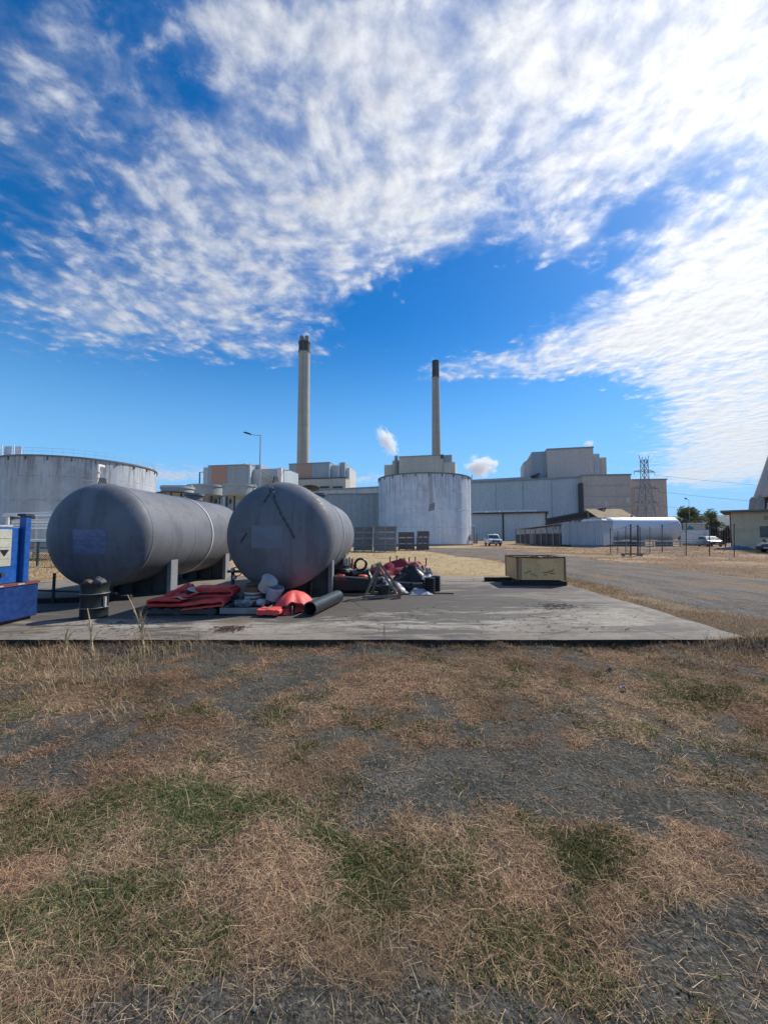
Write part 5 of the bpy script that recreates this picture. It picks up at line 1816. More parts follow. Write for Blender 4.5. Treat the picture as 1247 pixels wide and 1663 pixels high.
# wire fence at right -----------------------------------------------------------
t = thing('wire_fence', 'dark post and wire fence with sagging strands before the white pressure vessel', 'fence', (0, 0, 0))
posts = [(991, 899, 858), (1003, 900, 862), (1016, 901, 856), (1024, 903, 851.5), (1035.5, 903, 852.5), (1039, 903, 856), (1055, 899, 856), (1075, 896.5, 852), (1114, 903, 842), (1152, 903, 850), (1192, 905, 851)]
tops = []
for u, vb, vt in posts:
    p = gnd(u, vb); q = at(u, vt, p.y)
    rr = .05 if u in (1024, 1035.5, 1075) else .028
    MB().tube([(p.x, p.y, -.1), (q.x, q.y, q.z)], rr, 8).build('post', dark_steel, t)
    if u not in (1003, 1016, 1039):
        tops.append((p, q.z))
for f, nm in ((.97, .016), (.66, .010), (.45, .010), (.24, .010), (.08, .008)):
    mb = MB()
    for (p, z), (p2, z2) in zip(tops[:-1], tops[1:]):
        pts = []
        for k in range(7):
            s = k / 6
            pts.append((p.x + (p2.x - p.x) * s, p.y + (p2.y - p.y) * s, (z + (z2 - z) * s) * f - .12 * 4 * s * (1 - s) * (f > .5)))
        mb.tube(pts, nm, 4)
    mb.build('strand', dark_steel, t)
mb = MB()
for (p, z), (p2, z2) in zip(tops[:-1], tops[1:]):
    n = int((p2 - p).length / .16)
    for k in range(n):
        s = (k + .5) / n; x, y = p.x + (p2.x - p.x) * s, p.y + (p2.y - p.y) * s
        mb.bar((x, y, 0), (x + .1, y, (z + (z2 - z) * s) * .9), .006)
mb.build('mesh', galv, t, kind='stuff')

# red bits of barrier by the fence
c = gnd(1020, 903)
t = thing('barrier_board', 'low faded red barrier board at the foot of the wire fence', 'barrier', (c.x, c.y - .5, 0), R(4))
MB().box(-.9, .9, -.02, .02, .12, .22).build('board', M('faded_red', (.26, .12, .09), (.2, .11, .09), scale=3), t)
for x in (-.7, .7):
    MB().box(x - .03, x + .03, -.15, .15, 0, .119).build('foot', grey_steel, t)

# steel stakes standing in the dry grass behind the slab
st0 = None
for u, vb, vt, D in ((634, 930, 906, 15.6), (644, 926, 907, 16.5), (656.5, 929, 905, 15.0), (664.5, 928, 906, 15.3), (673.5, 928, 905, 15.5), (691, 932, 905, 14.6)):
    c = at(u, 870, D); z = at(u, vt, D).z
    if st0 is None:
        st0 = thing('steel_stake', 'thin dark steel stake standing in dry grass behind the slab', 'stake', (c.x, D, 0), 0, 'steel stakes behind the slab')
        mb = MB(); mb.bar((0, 0, -.1), (0, 0, z), .045, .012); mb.bar((0, 0, -.1), (0, 0, z), .012, .045)
        mb.build('shaft', dark_steel, st0); MB().cbox((0, 0, z + .02), (.06, .06, .05)).build('cap', M('cap_yellow', (.5, .42, .1), scale=3), st0)
        o = st0
    else:
        o = copy_tree(st0)
    o['label'] = 'thin dark steel stake in the dry grass, %s from the left of six' % {634: 'first', 644: 'second', 656.5: 'third', 664.5: 'fourth', 673.5: 'fifth', 691: 'sixth and tallest'}[u]
    o.location = (c.x, D, 0); o.rotation_euler = (R(random.Random(u).uniform(-2, 2)), R(random.Random(u).uniform(-2, 2)), random.Random(u).random())
# strand that joins them
mb = MB(); mb.tube([(at(634, 870, 15.6).x, 15.6, .42), (at(656, 870, 15).x, 15, .38), (at(691, 870, 14.6).x, 14.6, .40)], .008, 5)
tag(mb.build('wire', dark_steel), 'thin wire strung low between the steel stakes', 'wire')

# left: pipe rack, chain-link fence ------------------------------------------------
a, b = at(8, 837, 30), at(97, 839, 27)
t = thing('pipe_rack', 'white pipes on a steel rack behind the blue machine', 'pipe rack', (a.x, a.y, 0), math.atan2(b.y - a.y, b.x - a.x))
Lr = math.hypot(b.x - a.x, b.y - a.y)
zz = lambda v, D=28.5: at(50, v, D).z
for v, rr, x0 in ((835, .14, 0), (846, .13, 1.3), (852, .05, 0), (857, .07, 1.5), (886, .02, 1), (892, .12, 1)):
    MB().tube([(x0, 0 if v < 880 else -.6, zz(v)), (Lr + 2.5, 0 if v < 880 else -.6, zz(v) - .05)], rr, 10).build('pipe', white_paint, t, smooth=40)
MB().box(1.0, Lr + 2.5, -.9, .1, zz(882), zz(876)).build('tray', white_paint, t)
for x in (.5, 2.9, 3.8):
    MB().box(x - .08, x + .08, .18, .34, 0, zz(838)).build('post', grey_steel, t)
MB().tube([(.45, 0, zz(838)), (.45, 0, zz(862))], .12, 10).build('riser', white_paint, t, smooth=40)
for x in (1.2, 3.3):
    MB().box(x - .25, x + .25, -.1, .3, zz(843), zz(838)).build('clamp', dark_steel, t)

t = thing('chain_link_fence', 'chain link fence with dark green posts behind the blue machine', 'fence', (0, 0, 0))
fm = M('fence_green', (.06, .10, .09), (.04, .07, .065), scale=3)
fy = 20.0
xs_ = [at(u, 870, fy).x for u in (-70, -5, 63, 130, 195)]
zt = at(63, 894, fy).z
zt = max(zt, .9) + .35
for x in xs_:
    MB().tube([(x, fy, -.1), (x, fy, zt)], .06, 8).build('post', fm, t)
MB().tube([(xs_[0], fy, zt - .05), (xs_[-1], fy, zt - .05)], .03, 6).build('top_rail', dark_steel, t)
mb = MB()
n = 0
x = xs_[0]
while x < xs_[-1]:
    mb.bar((x, fy, .25), (x + .9, fy, zt - .08), .012); mb.bar((x + .9, fy, .25), (x, fy, zt - .08), .012)
    x += .10
mb.build('mesh', dark_steel, t, kind='stuff')

# ------------------------------------------------------------------ the two grey vessels on the slab
GZ = SLAB['z'] + .002


def S(u, v):
    return gnd(u, v, GZ)


def vessel_paint():
    m = bpy.data.materials.new('vessel_grey')
    m.use_nodes = True
    t = N(m.node_tree)
    b = m.node_tree.nodes['Principled BSDF']
    P = t.vmath('ADD', t.new('ShaderNodeTexCoord').outputs['Object'], t.vmath('SCALE', t.new('ShaderNodeObjectInfo').outputs['Location'], 1.7))
    n1 = t.noise(P, .7, 6, .6); n2 = t.noise(t.mapping(P, (1.2, .5, .18)), 2.6, 6, .65); n3 = t.noise(P, 14, 5, .7); n4 = t.noise(P, 3.2, 6, .7)
    c = t.mix(t.ramp(n1, .4, .6), (0.165, 0.173, 0.195), (0.128, 0.132, 0.147))
    c = t.mix(t.ramp(n2, .49, .64, 0, .5), c, (0.085, 0.085, 0.092))
    c = t.mix(t.ramp(n4, .52, .66, 0, .35), c, (0.19, 0.185, 0.185))
    c = t.mix(t.ramp(n3, .55, .75, 0, .35), c, (0.05, 0.05, 0.055))
    c = t.mix(t.ramp(t.noise(P, 9, 6, .75), .69, .74, 0, .7), c, (.09, .055, .04))
    t.l.new(c, b.inputs['Base Color'])
    t.l.new(t.ramp(n3, .3, .7, .52, .72), b.inputs['Roughness'])
    b.inputs['Specular IOR Level'].default_value = .32
    bn = t.new('ShaderNodeBump'); bn.inputs['Distance'].default_value = 1; bn.inputs['Strength'].default_value = .6
    t.l.new(t.math('ADD', t.math('MULTIPLY', n3, .003), t.math('MULTIPLY', n1, .03)), bn.inputs['Height']); t.l.new(bn.outputs[0], b.inputs['Normal'])
    return m


VP = vessel_paint()
saddle_m = M('saddle_steel', (.085, .09, .095), (.055, .058, .062), rough=.7, scale=2, rust=.3)
post_m = M('saddle_post', (.25, .27, .285), (.19, .20, .215), rough=.6, scale=3, rust=.2)
chain_m = M('chain_steel', (.07, .07, .078), scale=12, rough=.6)
VR, VH = 1.135, .47


def vessel(label, cx, y0, y1, ring_y):
    zc = CAM_H + .005 - GZ
    t = thing('steel_vessel', label, 'pressure vessel', (cx, y0, GZ), 0, 'grey steel vessels on the slab')
    Lc = y1 - y0
    prof = [(.002, -VH)] + [(VR * math.sin(R(a)) ** .93, -VH * math.cos(R(a))) for a in range(6, 91, 6)]
    prof += [(VR, Lc * k / 6) for k in range(1, 7)]
    prof += [(VR * math.cos(R(a)) ** .93, Lc + VH * math.sin(R(a))) for a in range(6, 85, 6)] + [(.002, Lc + VH)]
    MB().lathe(prof, 96, 'y', (0, 0, zc)).build('shell', VP, t, smooth=50)
    for y, h in ((0.02, .008), (Lc * .36, .005), (ring_y - y0, .022), (Lc, .008)):
        MB().lathe([(VR - .002, y - .04), (VR + h, y - .028), (VR + h, y + .028), (VR - .002, y + .04)], 96, 'y', (0, 0, zc)).build('weld_ring', M('ring_scraped', (.60, .60, .60), (.46, .46, .46), scale=6) if 'ring_scraped' not in MATS and h > .01 else MATS['ring_scraped'] if h > .01 else VP, t, smooth=40)
    for ys in (1.25, Lc - .9):
        sd = MB()
        w = .86
        arc = [(VR * math.sin(R(a)), zc - VR * math.cos(R(a)) - .002) for a in range(-48, 49, 8)]
        sd.prism([(-w, 0), (w, 0)] + [(min(max(p[0], -w), w), p[1]) for p in reversed(arc)], ys - .03, ys + .03, 'xz')
        sd = sd.build('saddle', saddle_m, t)
        for s in (-1, 1):
            MB().box(s * (w + .052) - .05, s * (w + .052) + .05, ys - .16, ys + .16, 0, .93).build('post', post_m, sd, bevel=.006)
        for x in (-.45, 0, .45):
            MB().box(x - .015, x + .015, ys - .16, ys - .031, .021, zc - math.sqrt(VR * VR - x * x) - .01).build('rib', saddle_m, sd)
        MB().box(-w - .1, w + .1, ys - .2, ys + .2, -.001, .02).build('base_plate', saddle_m, sd)
    MB().box(-.012, .012, .1, Lc - .1, zc + VR - .002, zc + VR + .006).build('weld_seam', VP, t)
    MB().lathe([(.24, 0), (.24, .16), (.30, .16), (.30, .22), (.02, .24)], 24, c=(.1, Lc * .72, zc + VR - .03)).build('manhole', VP, t, smooth=40)
    def on_head(u, v, out=.004):
        o = Vector((0, 0, CAM_H)) - Vector((cx, y0, GZ + zc)); d = ray(u, v)
        A = (d.x / VR) ** 2 + (d.y / VH) ** 2 + (d.z / VR) ** 2
        Bq = 2 * (o.x * d.x / VR ** 2 + o.y * d.y / VH ** 2 + o.z * d.z / VR ** 2)
        Cq = (o.x / VR) ** 2 + (o.y / VH) ** 2 + (o.z / VR) ** 2 - 1
        s = (-Bq - math.sqrt(max(Bq * Bq - 4 * A * Cq, 0))) / (2 * A)
        p = o + d * s
        n = Vector((p.x / VR ** 2, p.y / VH ** 2, p.z / VR ** 2)).normalized()
        p = p + n * out
        return Vector((p.x, p.y, p.z + zc)), n
    return t, on_head, zc


vl, headl, zc = vessel('left grey steel vessel with crinkled bluish label patch on its domed end', -6.17, 8.62, 14.1, 11.6)
vr, headr, zc = vessel('right grey steel vessel with black chain hanging down its domed end', -2.2, 8.42, 13.95, 10.5)


def lug(t, x, y, big):
    mb = MB()
    h = .17 if big else .12
    mb.prism([(-.10, 0), (.10, 0), (.055, h), (-.055, h)], -.016, .016, 'xz')
    o = mb.build('lifting_lug', saddle_m, t)
    o.location = (x, y, zc + math.sqrt(VR * VR - x * x) - .02); o.rotation_euler = (0, 0, R(68))
    o2 = MB().lathe([(.022, -.02), (.04, -.02), (.04, .02), (.022, .02)], 14, 'y').build('lug_eye', MATS['saddle_steel'], o); o2.location = (0, 0, h * .72)


lug(vl, -.08, .08, True); lug(vl, -.02, 2.6, False); lug(vl, .0, 4.9, False)
lug(vr, -.14, .06, True); lug(vr, .05, 3.6, False)


def patch(t, head, u0, v0, u1, v1, mat, crinkle):
    mb = MB()
    def p(i, j):
        q, n = head(u0 + (u1 - u0) * i, v1 + (v0 - v1) * j, .006)
        return q + n * crinkle * (float(fbm(i * 5 + 3 * j, j * 9, 6)) - .3)
    mb.sheet(26, 20, p)
    return mb.build('label_patch', mat, t, smooth=60)


patch(vl, headl, 119, 860, 173, 900, M('label_film', (.125, .15, .225), (.19, .22, .30), scale=9, stretch=(.7, 1, 2.4), rough=.32, contrast=(.42, .58), bump=.012, bscale=9), .014)
patch(vr, headr, 409, 853, 459, 890, M('label_plate', (.165, .185, .225), (.135, .155, .19), scale=3, rough=.4), .002)
# faint drip marks on the right head are dents: a raised seam down the middle
mb = MB(); pts = [headr(440 + .8 * math.sin(k), 800 + 5 * k, .002)[0] for k in range(9)]
mb.tube(pts, .006, 5); mb.build('seam', VP, vr)
MB().lathe([(.11, -.10), (.13, -.10), (.13, -.06), (.07, -.06), (.07, .1)], 18, c=(0, 1.9, zc - VR)).build('drain_flange', saddle_m, vr)
MB().lathe([(.11, -.10), (.13, -.10), (.13, -.06), (.07, -.06), (.07, .1)], 18, c=(0, 1.9, zc - VR)).build('drain_flange', saddle_m, vl)


def link(mb, c, d, n, L=.07, w=.036, r=.007):
    s = d.cross(n).normalized()
    pts = []
    for a in range(0, 360, 45):
        ca, sa = math.cos(R(a)), math.sin(R(a))
        pts.append(c + d * (ca * w * .5 + math.copysign(1, ca) * (L - w) * .5 * (abs(ca) > .01)) + s * sa * w * .5)
    mb.tube(pts, r, 5, closed=True)


t = thing('chain', 'black chain draped from the lifting lug over the right grey vessel', 'chain', vr.location)
for poly in ([(443, 790), (446, 812), (458, 838), (470, 858), (479, 876)], [(441, 790), (438, 803), (430, 815)]):
    pts = []
    for (a, b), (c_, d_) in zip(poly[:-1], poly[1:]):
        for k in range(12):
            pts.append(headr(a + (c_ - a) * k / 12, b + (d_ - b) * k / 12, .016))
    acc = 0; last = pts[0][0]; flip = 0
    for p, n in pts[1:]:
        acc += (p - last).length
        if acc > .058:
            dd = (p - last).normalized()
            mb = MB(); link(mb, p, dd, n if flip else dd.cross(n)); mb.build('chain_link', chain_m, t, smooth=60)
            acc = 0; flip ^= 1
        last = p if acc == 0 else last
        if acc:
            acc = (p - last).length if False else acc
            last = p

mb = MB()
for (u, v), (u2, v2) in (((392, 881), (396, 873)), ((396, 873), (401, 866))):
    mb.bar(headr(u, v, .012)[0], headr(u2, v2, .012)[0], .03, .018)
mb.build('bracket_stub', chain_m, vr)

# ------------------------------------------------------------------ things lying on the slab
red_m = M('red_fabric', (.66, .05, .045), (.52, .035, .038), rough=.6, scale=4, bump=.004, bscale=25)
red_lit = M('red_fabric_lit', (.72, .09, .08), (.60, .065, .062), rough=.6, scale=4, bump=.004, bscale=25)  # brighter copy of the red fabric, sunlight painted into its colour
maroon = M('maroon_fabric', (.26, .025, .04), (.20, .02, .03), rough=.65, scale=4)
black_pl = M('black_plastic', (.016, .016, .018), (.025, .025, .028), rough=.42, scale=5)
hdpe = M('black_pipe_plastic', (.028, .034, .038), (.045, .052, .056), rough=.35, scale=3, stretch=(3, .3, 3))
grey_film = M('grey_sheet', (.20, .24, .29), (.14, .17, .21), rough=.4, scale=5)
pale_film = M('pale_sheet', (.30, .33, .37), (.17, .19, .22), rough=.4, scale=5)
white_pl = M('white_plastic', (.48, .46, .43), (.34, .32, .30), rough=.4, scale=4)
bucket_blue = M('bucket_blue_grey', (.30, .36, .42), (.25, .3, .36), rough=.4, scale=3)
crate_yellow = M('faded_yellow_paint', (.78, .49, .22), (.60, .38, .18), rough=.7, scale=2.2, stretch=(1, 1, .5), rust=.30, rust_col=(.16, .09, .05), rust_scale=3.2, rust_stretch=(1, 1, .6))
skid_m = M('oily_timber', (.028, .026, .022), (.018, .017, .016), rough=.9, scale=4)


def folded(name, label, cat, loc, w, d, h, layers, mat, rz=0, seed=0, group=None, sag=.02):
    """cloth folded to and fro into a flat stack"""
    rnd = random.Random(seed)
    t = thing(name, label, cat, loc, rz, group)
    lh = h / layers
    prof = []
    for k in range(layers):
        z = lh * (k + .5); a = -w / 2 + rnd.uniform(0, .06) * w; b = w / 2 - rnd.uniform(0, .06) * w
        row = [(a + (b - a) * i / 9, z + rnd.uniform(-.1, .1) * lh) for i in range(10)]
        row = row if k % 2 == 0 else row[::-1]
        prof += row
        if k < layers - 1:
            e = row[-1]; s = 1 if k % 2 == 0 else -1
            prof += [(e[0] + s * lh * .42, z + lh * .22), (e[0] + s * lh * .42, z + lh * .78)]
    n = len(prof); m = 12
    def p(i, j):
        x, z = prof[min(int(round(i * (n - 1))), n - 1)]
        y = (j - .5) * d
        q = float(fbm(x * 7 + seed, y * 6, seed, 3)) - .5
        q2 = float(fbm(z * 9 + seed, j * 3, seed + 5, 2)) - .5
        return (x * (1 - .05 * q2) + q * .05, y + q2 * .08, max(.006, z + 1.7 * q * sag * (.4 + z / h) - sag * .5 * (abs(x) / w) * (z / h)))
    MB().sheet(n - 1, m, p).build('fold', mat, t, smooth=60, thick=lh * .55)
    return t


def pallet(label, loc, w, d, rz, mat=None):
    mat = mat or timber_grey
    t = thing('pallet', label, 'pallet', loc, rz, 'pallets on the slab')
    for y in (-d / 2 + .05, 0, d / 2 - .05):
        MB().box(-w / 2, w / 2, y - .045, y + .045, .022, .10).build('bearer', mat, t)
    k = 7
    for i in range(k):
        x = -w / 2 + w * (i + .5) / k
        MB().box(x - .05, x + .05, -d / 2, d / 2, .1002, .122).build('deck_board', mat, t)
    for i in (0, 3, 6):
        x = -w / 2 + w * (i + .5) / k
        MB().box(x - .05, x + .05, -d / 2, d / 2, 0, .0218).build('base_board', mat, t)
    return t


# left pile of red covers -------------------------------------------------
p = S(310, 1000)
p.x = at(312, 870, p.y + .52).x
pl = pallet('dark pallet under the left pile of red folded covers', (p.x, p.y + .52, GZ), 1.36, 1.0, R(2), M('dark_pallet', (.07, .065, .06), (.045, .042, .04), scale=4, rough=.9))
zt = GZ + .124
b = (p.x + .07, p.y + .52)
G1 = 'red covers piled on the left pallet'
folded('red_cover', 'flat red folded cover at the left front of the left pallet', 'cover', (b[0] - .32, b[1] - .16, zt), .58, .62, .15, 3, red_m, R(3), 1, G1)
folded('red_cover', 'red cover with pointed upturned corner on the left pallet', 'cover', (b[0] - .36, b[1] + .16, zt + .12), .46, .5, .17, 3, red_m, R(18), 2, G1).rotation_euler = (R(4), R(-24), R(15))
folded('red_cover', 'red folded cover sloping beside the white and navy strap', 'cover', (b[0] - .08, b[1] - .10, zt + .16), .48, .5, .09, 2, red_lit, R(-8), 3, G1).rotation_euler = (R(8), R(-9), R(-10))
folded('red_cover', 'thick red rolled cover on top at the right of the left pallet', 'cover', (b[0] + .34, b[1] + .12, zt + .15), .74, .5, .20, 3, red_m, R(2), 4, G1)
folded('red_cover', 'red cover with folded cuff end at the right front of the left pallet', 'cover', (b[0] + .34, b[1] - .22, zt), .74, .50, .15, 3, red_lit, R(7), 5, G1).rotation_euler = (0, R(-5), R(8))
t = thing('strap', 'white and navy strap bunched between the red covers', 'strap', (b[0] + .03, b[1] - .2, zt + .22), R(-20))
mb = MB(); mb.sheet(10, 3, lambda i, j: (.02 + .2 * (i - .5), .14 * (j - .5), .05 * math.sin(i * 5) + .05 + .02 * j)); mb.build('white_band', white_pl, t, thick=.008, smooth=50)
mb = MB(); mb.sheet(10, 3, lambda i, j: (.05 + .12 * (i - .5), -.07 + .14 * (j - .5), .03 * math.sin(i * 7 + 1) + .04 - .05 * j)); mb.build('navy_band', M('navy', (.02, .025, .06), scale=5), t, thick=.008, smooth=50)
mb = MB(); mb.sheet(8, 3, lambda i, j: (-.02 + .24 * (i - .5), -.20 + .07 * (j - .5), .02 * math.sin(i * 6) - .05)); mb.build('white_band', white_pl, t, thick=.008, smooth=50)

# middle pile: tray, buckets, scrap -----------------------------------------
p = S(394, 1000)
t = thing('grey_tray', 'shallow grey steel tray at the front of the bucket pile', 'tray', (p.x, p.y + .25, GZ), R(1))
MB().box(-.40, .42, -.22, .5, .03, .05).build('base', grey_steel, t)
for a in ((-.40, .42, -.24, -.221, .03, .13), (-.42, -.401, -.24, .5, .03, .13), (.421, .44, -.24, .5, .03, .13)):
    MB().box(*a).build('rim', grey_steel, t)
MB().box(-.3, .3, -.2, .4, 0, .029).build('foot', dark_steel, t)


def bucket(label, loc, r0, r1, h, mat, rot=(0, 0, 0), lid=False, grp='buckets in the pile'):
    t = thing('bucket', label, 'bucket', loc, 0, grp)
    t.rotation_euler = rot
    MB().lathe([(.004, 0), (r0, 0), (r1, h), (r1 - .008, h), (r0 - .008, .01), (.004, .01)], 28).build('body', mat, t, smooth=40)
    MB().lathe([(r1 + .001, h - .05), (r1 + .014, h - .045), (r1 + .014, h), (r1 + .001, h + .004)], 28).build('rim', mat, t, smooth=40)
    if lid:
        MB().lathe([(.004, h + .012), (r1 + .012, h + .006), (r1 + .016, h - .012)], 28).build('lid', white_pl, t, smooth=40)
    MB().tube([(r1 * math.cos(a), r1 * .98 * math.sin(a) * .3, h - .05 - .8 * r1 * math.sin(a)) for a in np.linspace(0, math.pi, 9)], .005, 5).build('handle', galv, t)
    return t


p = S(443, 986)
cx_, cy_ = p.x, p.y
bucket('white bucket tipped over on top of the middle pile', at(428, 957, 7.75), .125, .145, .26, white_pl, (R(18), R(38), 0), True)
bucket('blue grey bucket leaning in the middle pile', at(443, 973, 7.70), .135, .155, .25, bucket_blue, (R(10), R(14), 0), False)
bucket('open brown stained bucket behind the metal scrap', (at(416, 870, 8.0).x, 8.0, GZ + .12), .13, .15, .36, M('rusty_brown', (.16, .09, .05), (.10, .06, .035), scale=4), (0, R(-3), 0), False)
p2 = S(404, 985)
t = thing('scrap_drum', 'rusted cut drum with pale hoops in the middle pile', 'drum', (at(413, 870, 7.75).x, 7.75, GZ + .1), 0)
MB().lathe([(.15, 0), (.15, .34), (.14, .34), (.14, .02), (.004, .02)], 28).build('body', MATS['rusty_brown'], t, smooth=40)
for z in (.06, .13, .2):
    MB().lathe([(.151, z), (.166, z + .012), (.166, z + .03), (.151, z + .04)], 28).build('hoop', white_pl, t, smooth=40)
tag(MB().lathe([(.045, 0), (.045, .42), (.038, .42), (.038, .02), (.004, .02)], 14).build('white_tube', white_pl, smooth=40), 'short white plastic tube standing left of the rusted drum', 'tube').location = (at(404, 870, 7.7).x, 7.7, GZ)
rnd = random.Random(11)
for k, (u, v, s, nm) in enumerate(((412, 979, .26, 'grey'), (424, 981, .20, 'pale'), (399, 982, .18, 'pale'), (416, 986, .24, 'pale'), (430, 984, .16, 'grey'), (392, 976, .2, 'grey'))):
    lab = ['grey crumpled sheet metal under the rusted drum', 'small pale crumpled sheet beside the blue grey bucket', 'pale crumpled sheet at the left of the middle pile', 'shiny crumpled foil at the front of the scrap',
           'grey twisted sheet near the red mat', 'dark grey bent sheet at the back left of the scrap'][k]
    def cr(i, j, k=k, s=s):
        x, y = (i - .5) * s, (j - .5) * s * .8
        return (x + .03 * float(vnoise(i * 6, j * 5, k)), y, .10 * float(fbm(i * 3.2, j * 3.2, k + 40, 3)) + .03 * math.sin(i * 9 + k) - .02)
    mm = MB().sheet(9, 8, cr).build('crumpled_sheet', (pale_film if nm == 'pale' else grey_film), smooth=25, thick=.004)
    q = S(u, v + 10)
    tag(mm, lab, 'scrap sheet', 'crumpled scrap in the middle pile').location = (at(u, 870, q.y + .55).x, q.y + .55, at(u, v, q.y + .55).z - .03)
    mm.rotation_euler = (R(rnd.uniform(5, 25)), R(rnd.uniform(-15, 15)), rnd.random() * 3)
for k, (u, D, z, lab, mt) in enumerate(((398, 7.55, .16, 'crushed grey tin lying at the front of the scrap', grey_steel), (408, 7.5, .14, 'crushed pale tin next to the rusted drum', pale_film), (420, 7.55, .18, 'crushed shiny tin before the blue grey bucket', galv),
                                          (389, 7.8, .2, 'crushed dark tin at the back left of the scrap', dark_steel), (427, 7.6, .13, 'crushed brown tin beside the red mat', MATS['rusty_brown']))):
    rr = random.Random(k + 70)
    mm = MB().lathe([(.004, 0), (.07, .004), (.075, .03), (.062, .09), (.078, .12), (.07, .16), (.004, .163)], 14)
    mm.v = [(x + rr.gauss(0, .008), y * .62 + rr.gauss(0, .008), q_ + rr.gauss(0, .006)) for x, y, q_ in mm.v]
    o = tag(mm.build('crushed_tin', mt, smooth=30), lab, 'tin', 'crushed tins in the middle pile')
    o.location = (at(u, 870, D).x, D, GZ + z); o.rotation_euler = (R(rr.uniform(40, 110)), R(rr.uniform(-40, 40)), rr.random() * 6)
for k, (u, v, D, lab) in enumerate(((385, 979, 7.8, 'dark bent bracket lying at the back left of the scrap'), (378, 983, 7.7, 'thin dark rod leaning left of the scrap'))):
    q = at(u, v, D); mb = MB(); mb.bar((0, 0, -.05), (.22, .1, .14 + .05 * k), .05, .03); mb.bar((.0, 0, -.05), (-.12, .1, -.09), .04, .03)
    tag(mb.build('scrap_bar', dark_steel), lab, 'scrap bar', 'scrap bars in the middle pile').location = q
for k, (u, v, D) in enumerate(((378, 926, 8.9), (381, 938, 8.9))):
    tag(MB().lathe([(.004, -.05), (.045, -.03), (.05, .02), (.03, .05), (.004, .055)], 12).build('pale_disc', white_pl, smooth=50), ['pale round valve cap between the grey vessels', 'pale valve cap low between the grey vessels'][k], 'valve cap', 'valve caps between the vessels').location = at(u, v, D)
mb = MB(); q = at(379, 926, 8.95); g = at(379, 870, 8.95)
t = thing('valve_stand', 'small dark valve stand between the grey vessels', 'valve stand', (g.x, 8.97, GZ))
mb = MB(); mb.tube([(0, 0, 0), (0, 0, q.z - GZ - .05)], .04, 10); mb.tube([(-.12, .0, .62), (.26, 0, .62)], .03, 8); mb.build('pipe', saddle_m, t, smooth=40)
MB().tube([(.12 * math.cos(a) + .1, -.05, .62 + .10 * math.sin(a)) for a in np.linspace(0, 6.0, 12)], .012, 6).build('handwheel', dark_steel, t, smooth=40)

# red mat draped in a mound and red block in front ----------------------------
p = S(470, 998)
def mound(i, j):
    a = 2 * math.pi * i; rr = j
    rx, ry = .40, .55
    w = 1 + .10 * math.sin(a * 3 + 1) + .06 * math.sin(a * 7)
    x, y = rx * rr * w * math.cos(a), ry * rr * w * math.sin(a)
    z = .34 * (1 - rr ** 2.2) + .02 * math.sin(a * 3 + rr * 3) * rr + .03 * (float(fbm(x * 6, y * 6, 3)) - .5) + .02
    return (x, y, max(z, .012))
o = MB().sheet(56, 14, mound).build('red_mat', red_lit, smooth=60)
tag(o, 'bright red mat draped in a mound beside the black plastic pipe', 'mat').location = (at(478, 870, 7.75).x, 7.75, GZ)
t = folded('red_block', 'red folded block lying in front of the red mat', 'folded cover', (at(441, 870, 7.15).x, 7.15, GZ), .40, .34, .17, 2, red_lit, R(-6), 9, None, .005)
t = thing('square_duct', 'short black square duct with pale rim before the red mat', 'duct', (at(468, 870, 7.18).x, 7.18, GZ), R(-4))
mb = MB()
for a in ((-.09, .09, 0, .3, 0, .012), (-.09, .09, 0, .3, .148, .16), (-.09, -.078, 0, .3, .0121, .1479), (.078, .09, 0, .3, .0121, .1479)):
    mb.box(*a)
mb.build('sleeve', black_pl, t)
MB().box(.0905, .098, -.003, .02, 0, .165).build('rim', galv, t)
def flap(i, j):
    return (.30 * (i - .5), .30 * (j - .5), .16 + .07 * math.sin(i * 3.1) - .15 * j + .02 * math.sin(i * 8))
o = MB().sheet(12, 8, flap).build('red_flap', red_lit, smooth=60, thick=.012)
tag(o, 'red flap hanging behind the black square duct', 'flap').location = (at(484, 870, 7.4).x, 7.4, GZ)

# black pipe lying on the slab
p0, p1 = S(501, 1003), S(548, 979)
r_ = .128
a_, b_ = Vector((p0.x, p0.y + .1, GZ + r_)), Vector((p1.x, p1.y + .05, GZ + r_))
dv = (b_ - a_)
t = thing('plastic_pipe', 'thick black plastic pipe lying on the slab with its mouth towards the viewer', 'pipe', a_, math.atan2(-dv.x, dv.y))
Lp = dv.length
MB().lathe([(r_, 0), (r_, Lp), (r_ - .014, Lp), (r_ - .014, 0), (r_, 0)], 40, 'y').build('wall', hdpe, t, smooth=40)
mb = MB()
for k in range(4):
    a = R(40 + 20 * k); mb.bar((r_ * math.cos(a), .02, r_ * math.sin(a)), (r_ * math.cos(a), Lp - .02, r_ * math.sin(a)), .004)
mb.build('print_line', M('pipe_line', (.10, .14, .16), scale=2), t)

# black drum with stones and rags -------------------------------------------
p = S(158, 1007)
p.x = at(158, 870, p.y + .24).x
t = thing('black_drum', 'dented black steel drum heaped with rags in front of the left grey vessel', 'drum', (p.x, p.y + .24, GZ))
dm = M('drum_black', (.012, .014, .012), (.022, .023, .019), rough=.5, scale=4, rust=.25, rust_col=(.05, .035, .025))
rb = .21
MB().lathe([(.01, .02), (rb, .0), (rb + .006, .02), (rb, .04), (rb, .16), (rb + .012, .18), (rb, .20), (rb, .40), (rb + .012, .42), (rb, .44), (rb, .58), (rb + .008, .60), (rb - .008, .60), (rb - .01, .5), (.01, .5)], 40).build('shell', dm, t, smooth=35)
MB().lathe([(rb + .013, .413), (rb + .017, .42), (rb + .013, .427)], 40).build('hoop', grey_steel, t, smooth=40)
MB().lathe([(rb + .013, .173), (rb + .016, .18), (rb + .013, .187)], 40).build('hoop', grey_steel, t, smooth=40)
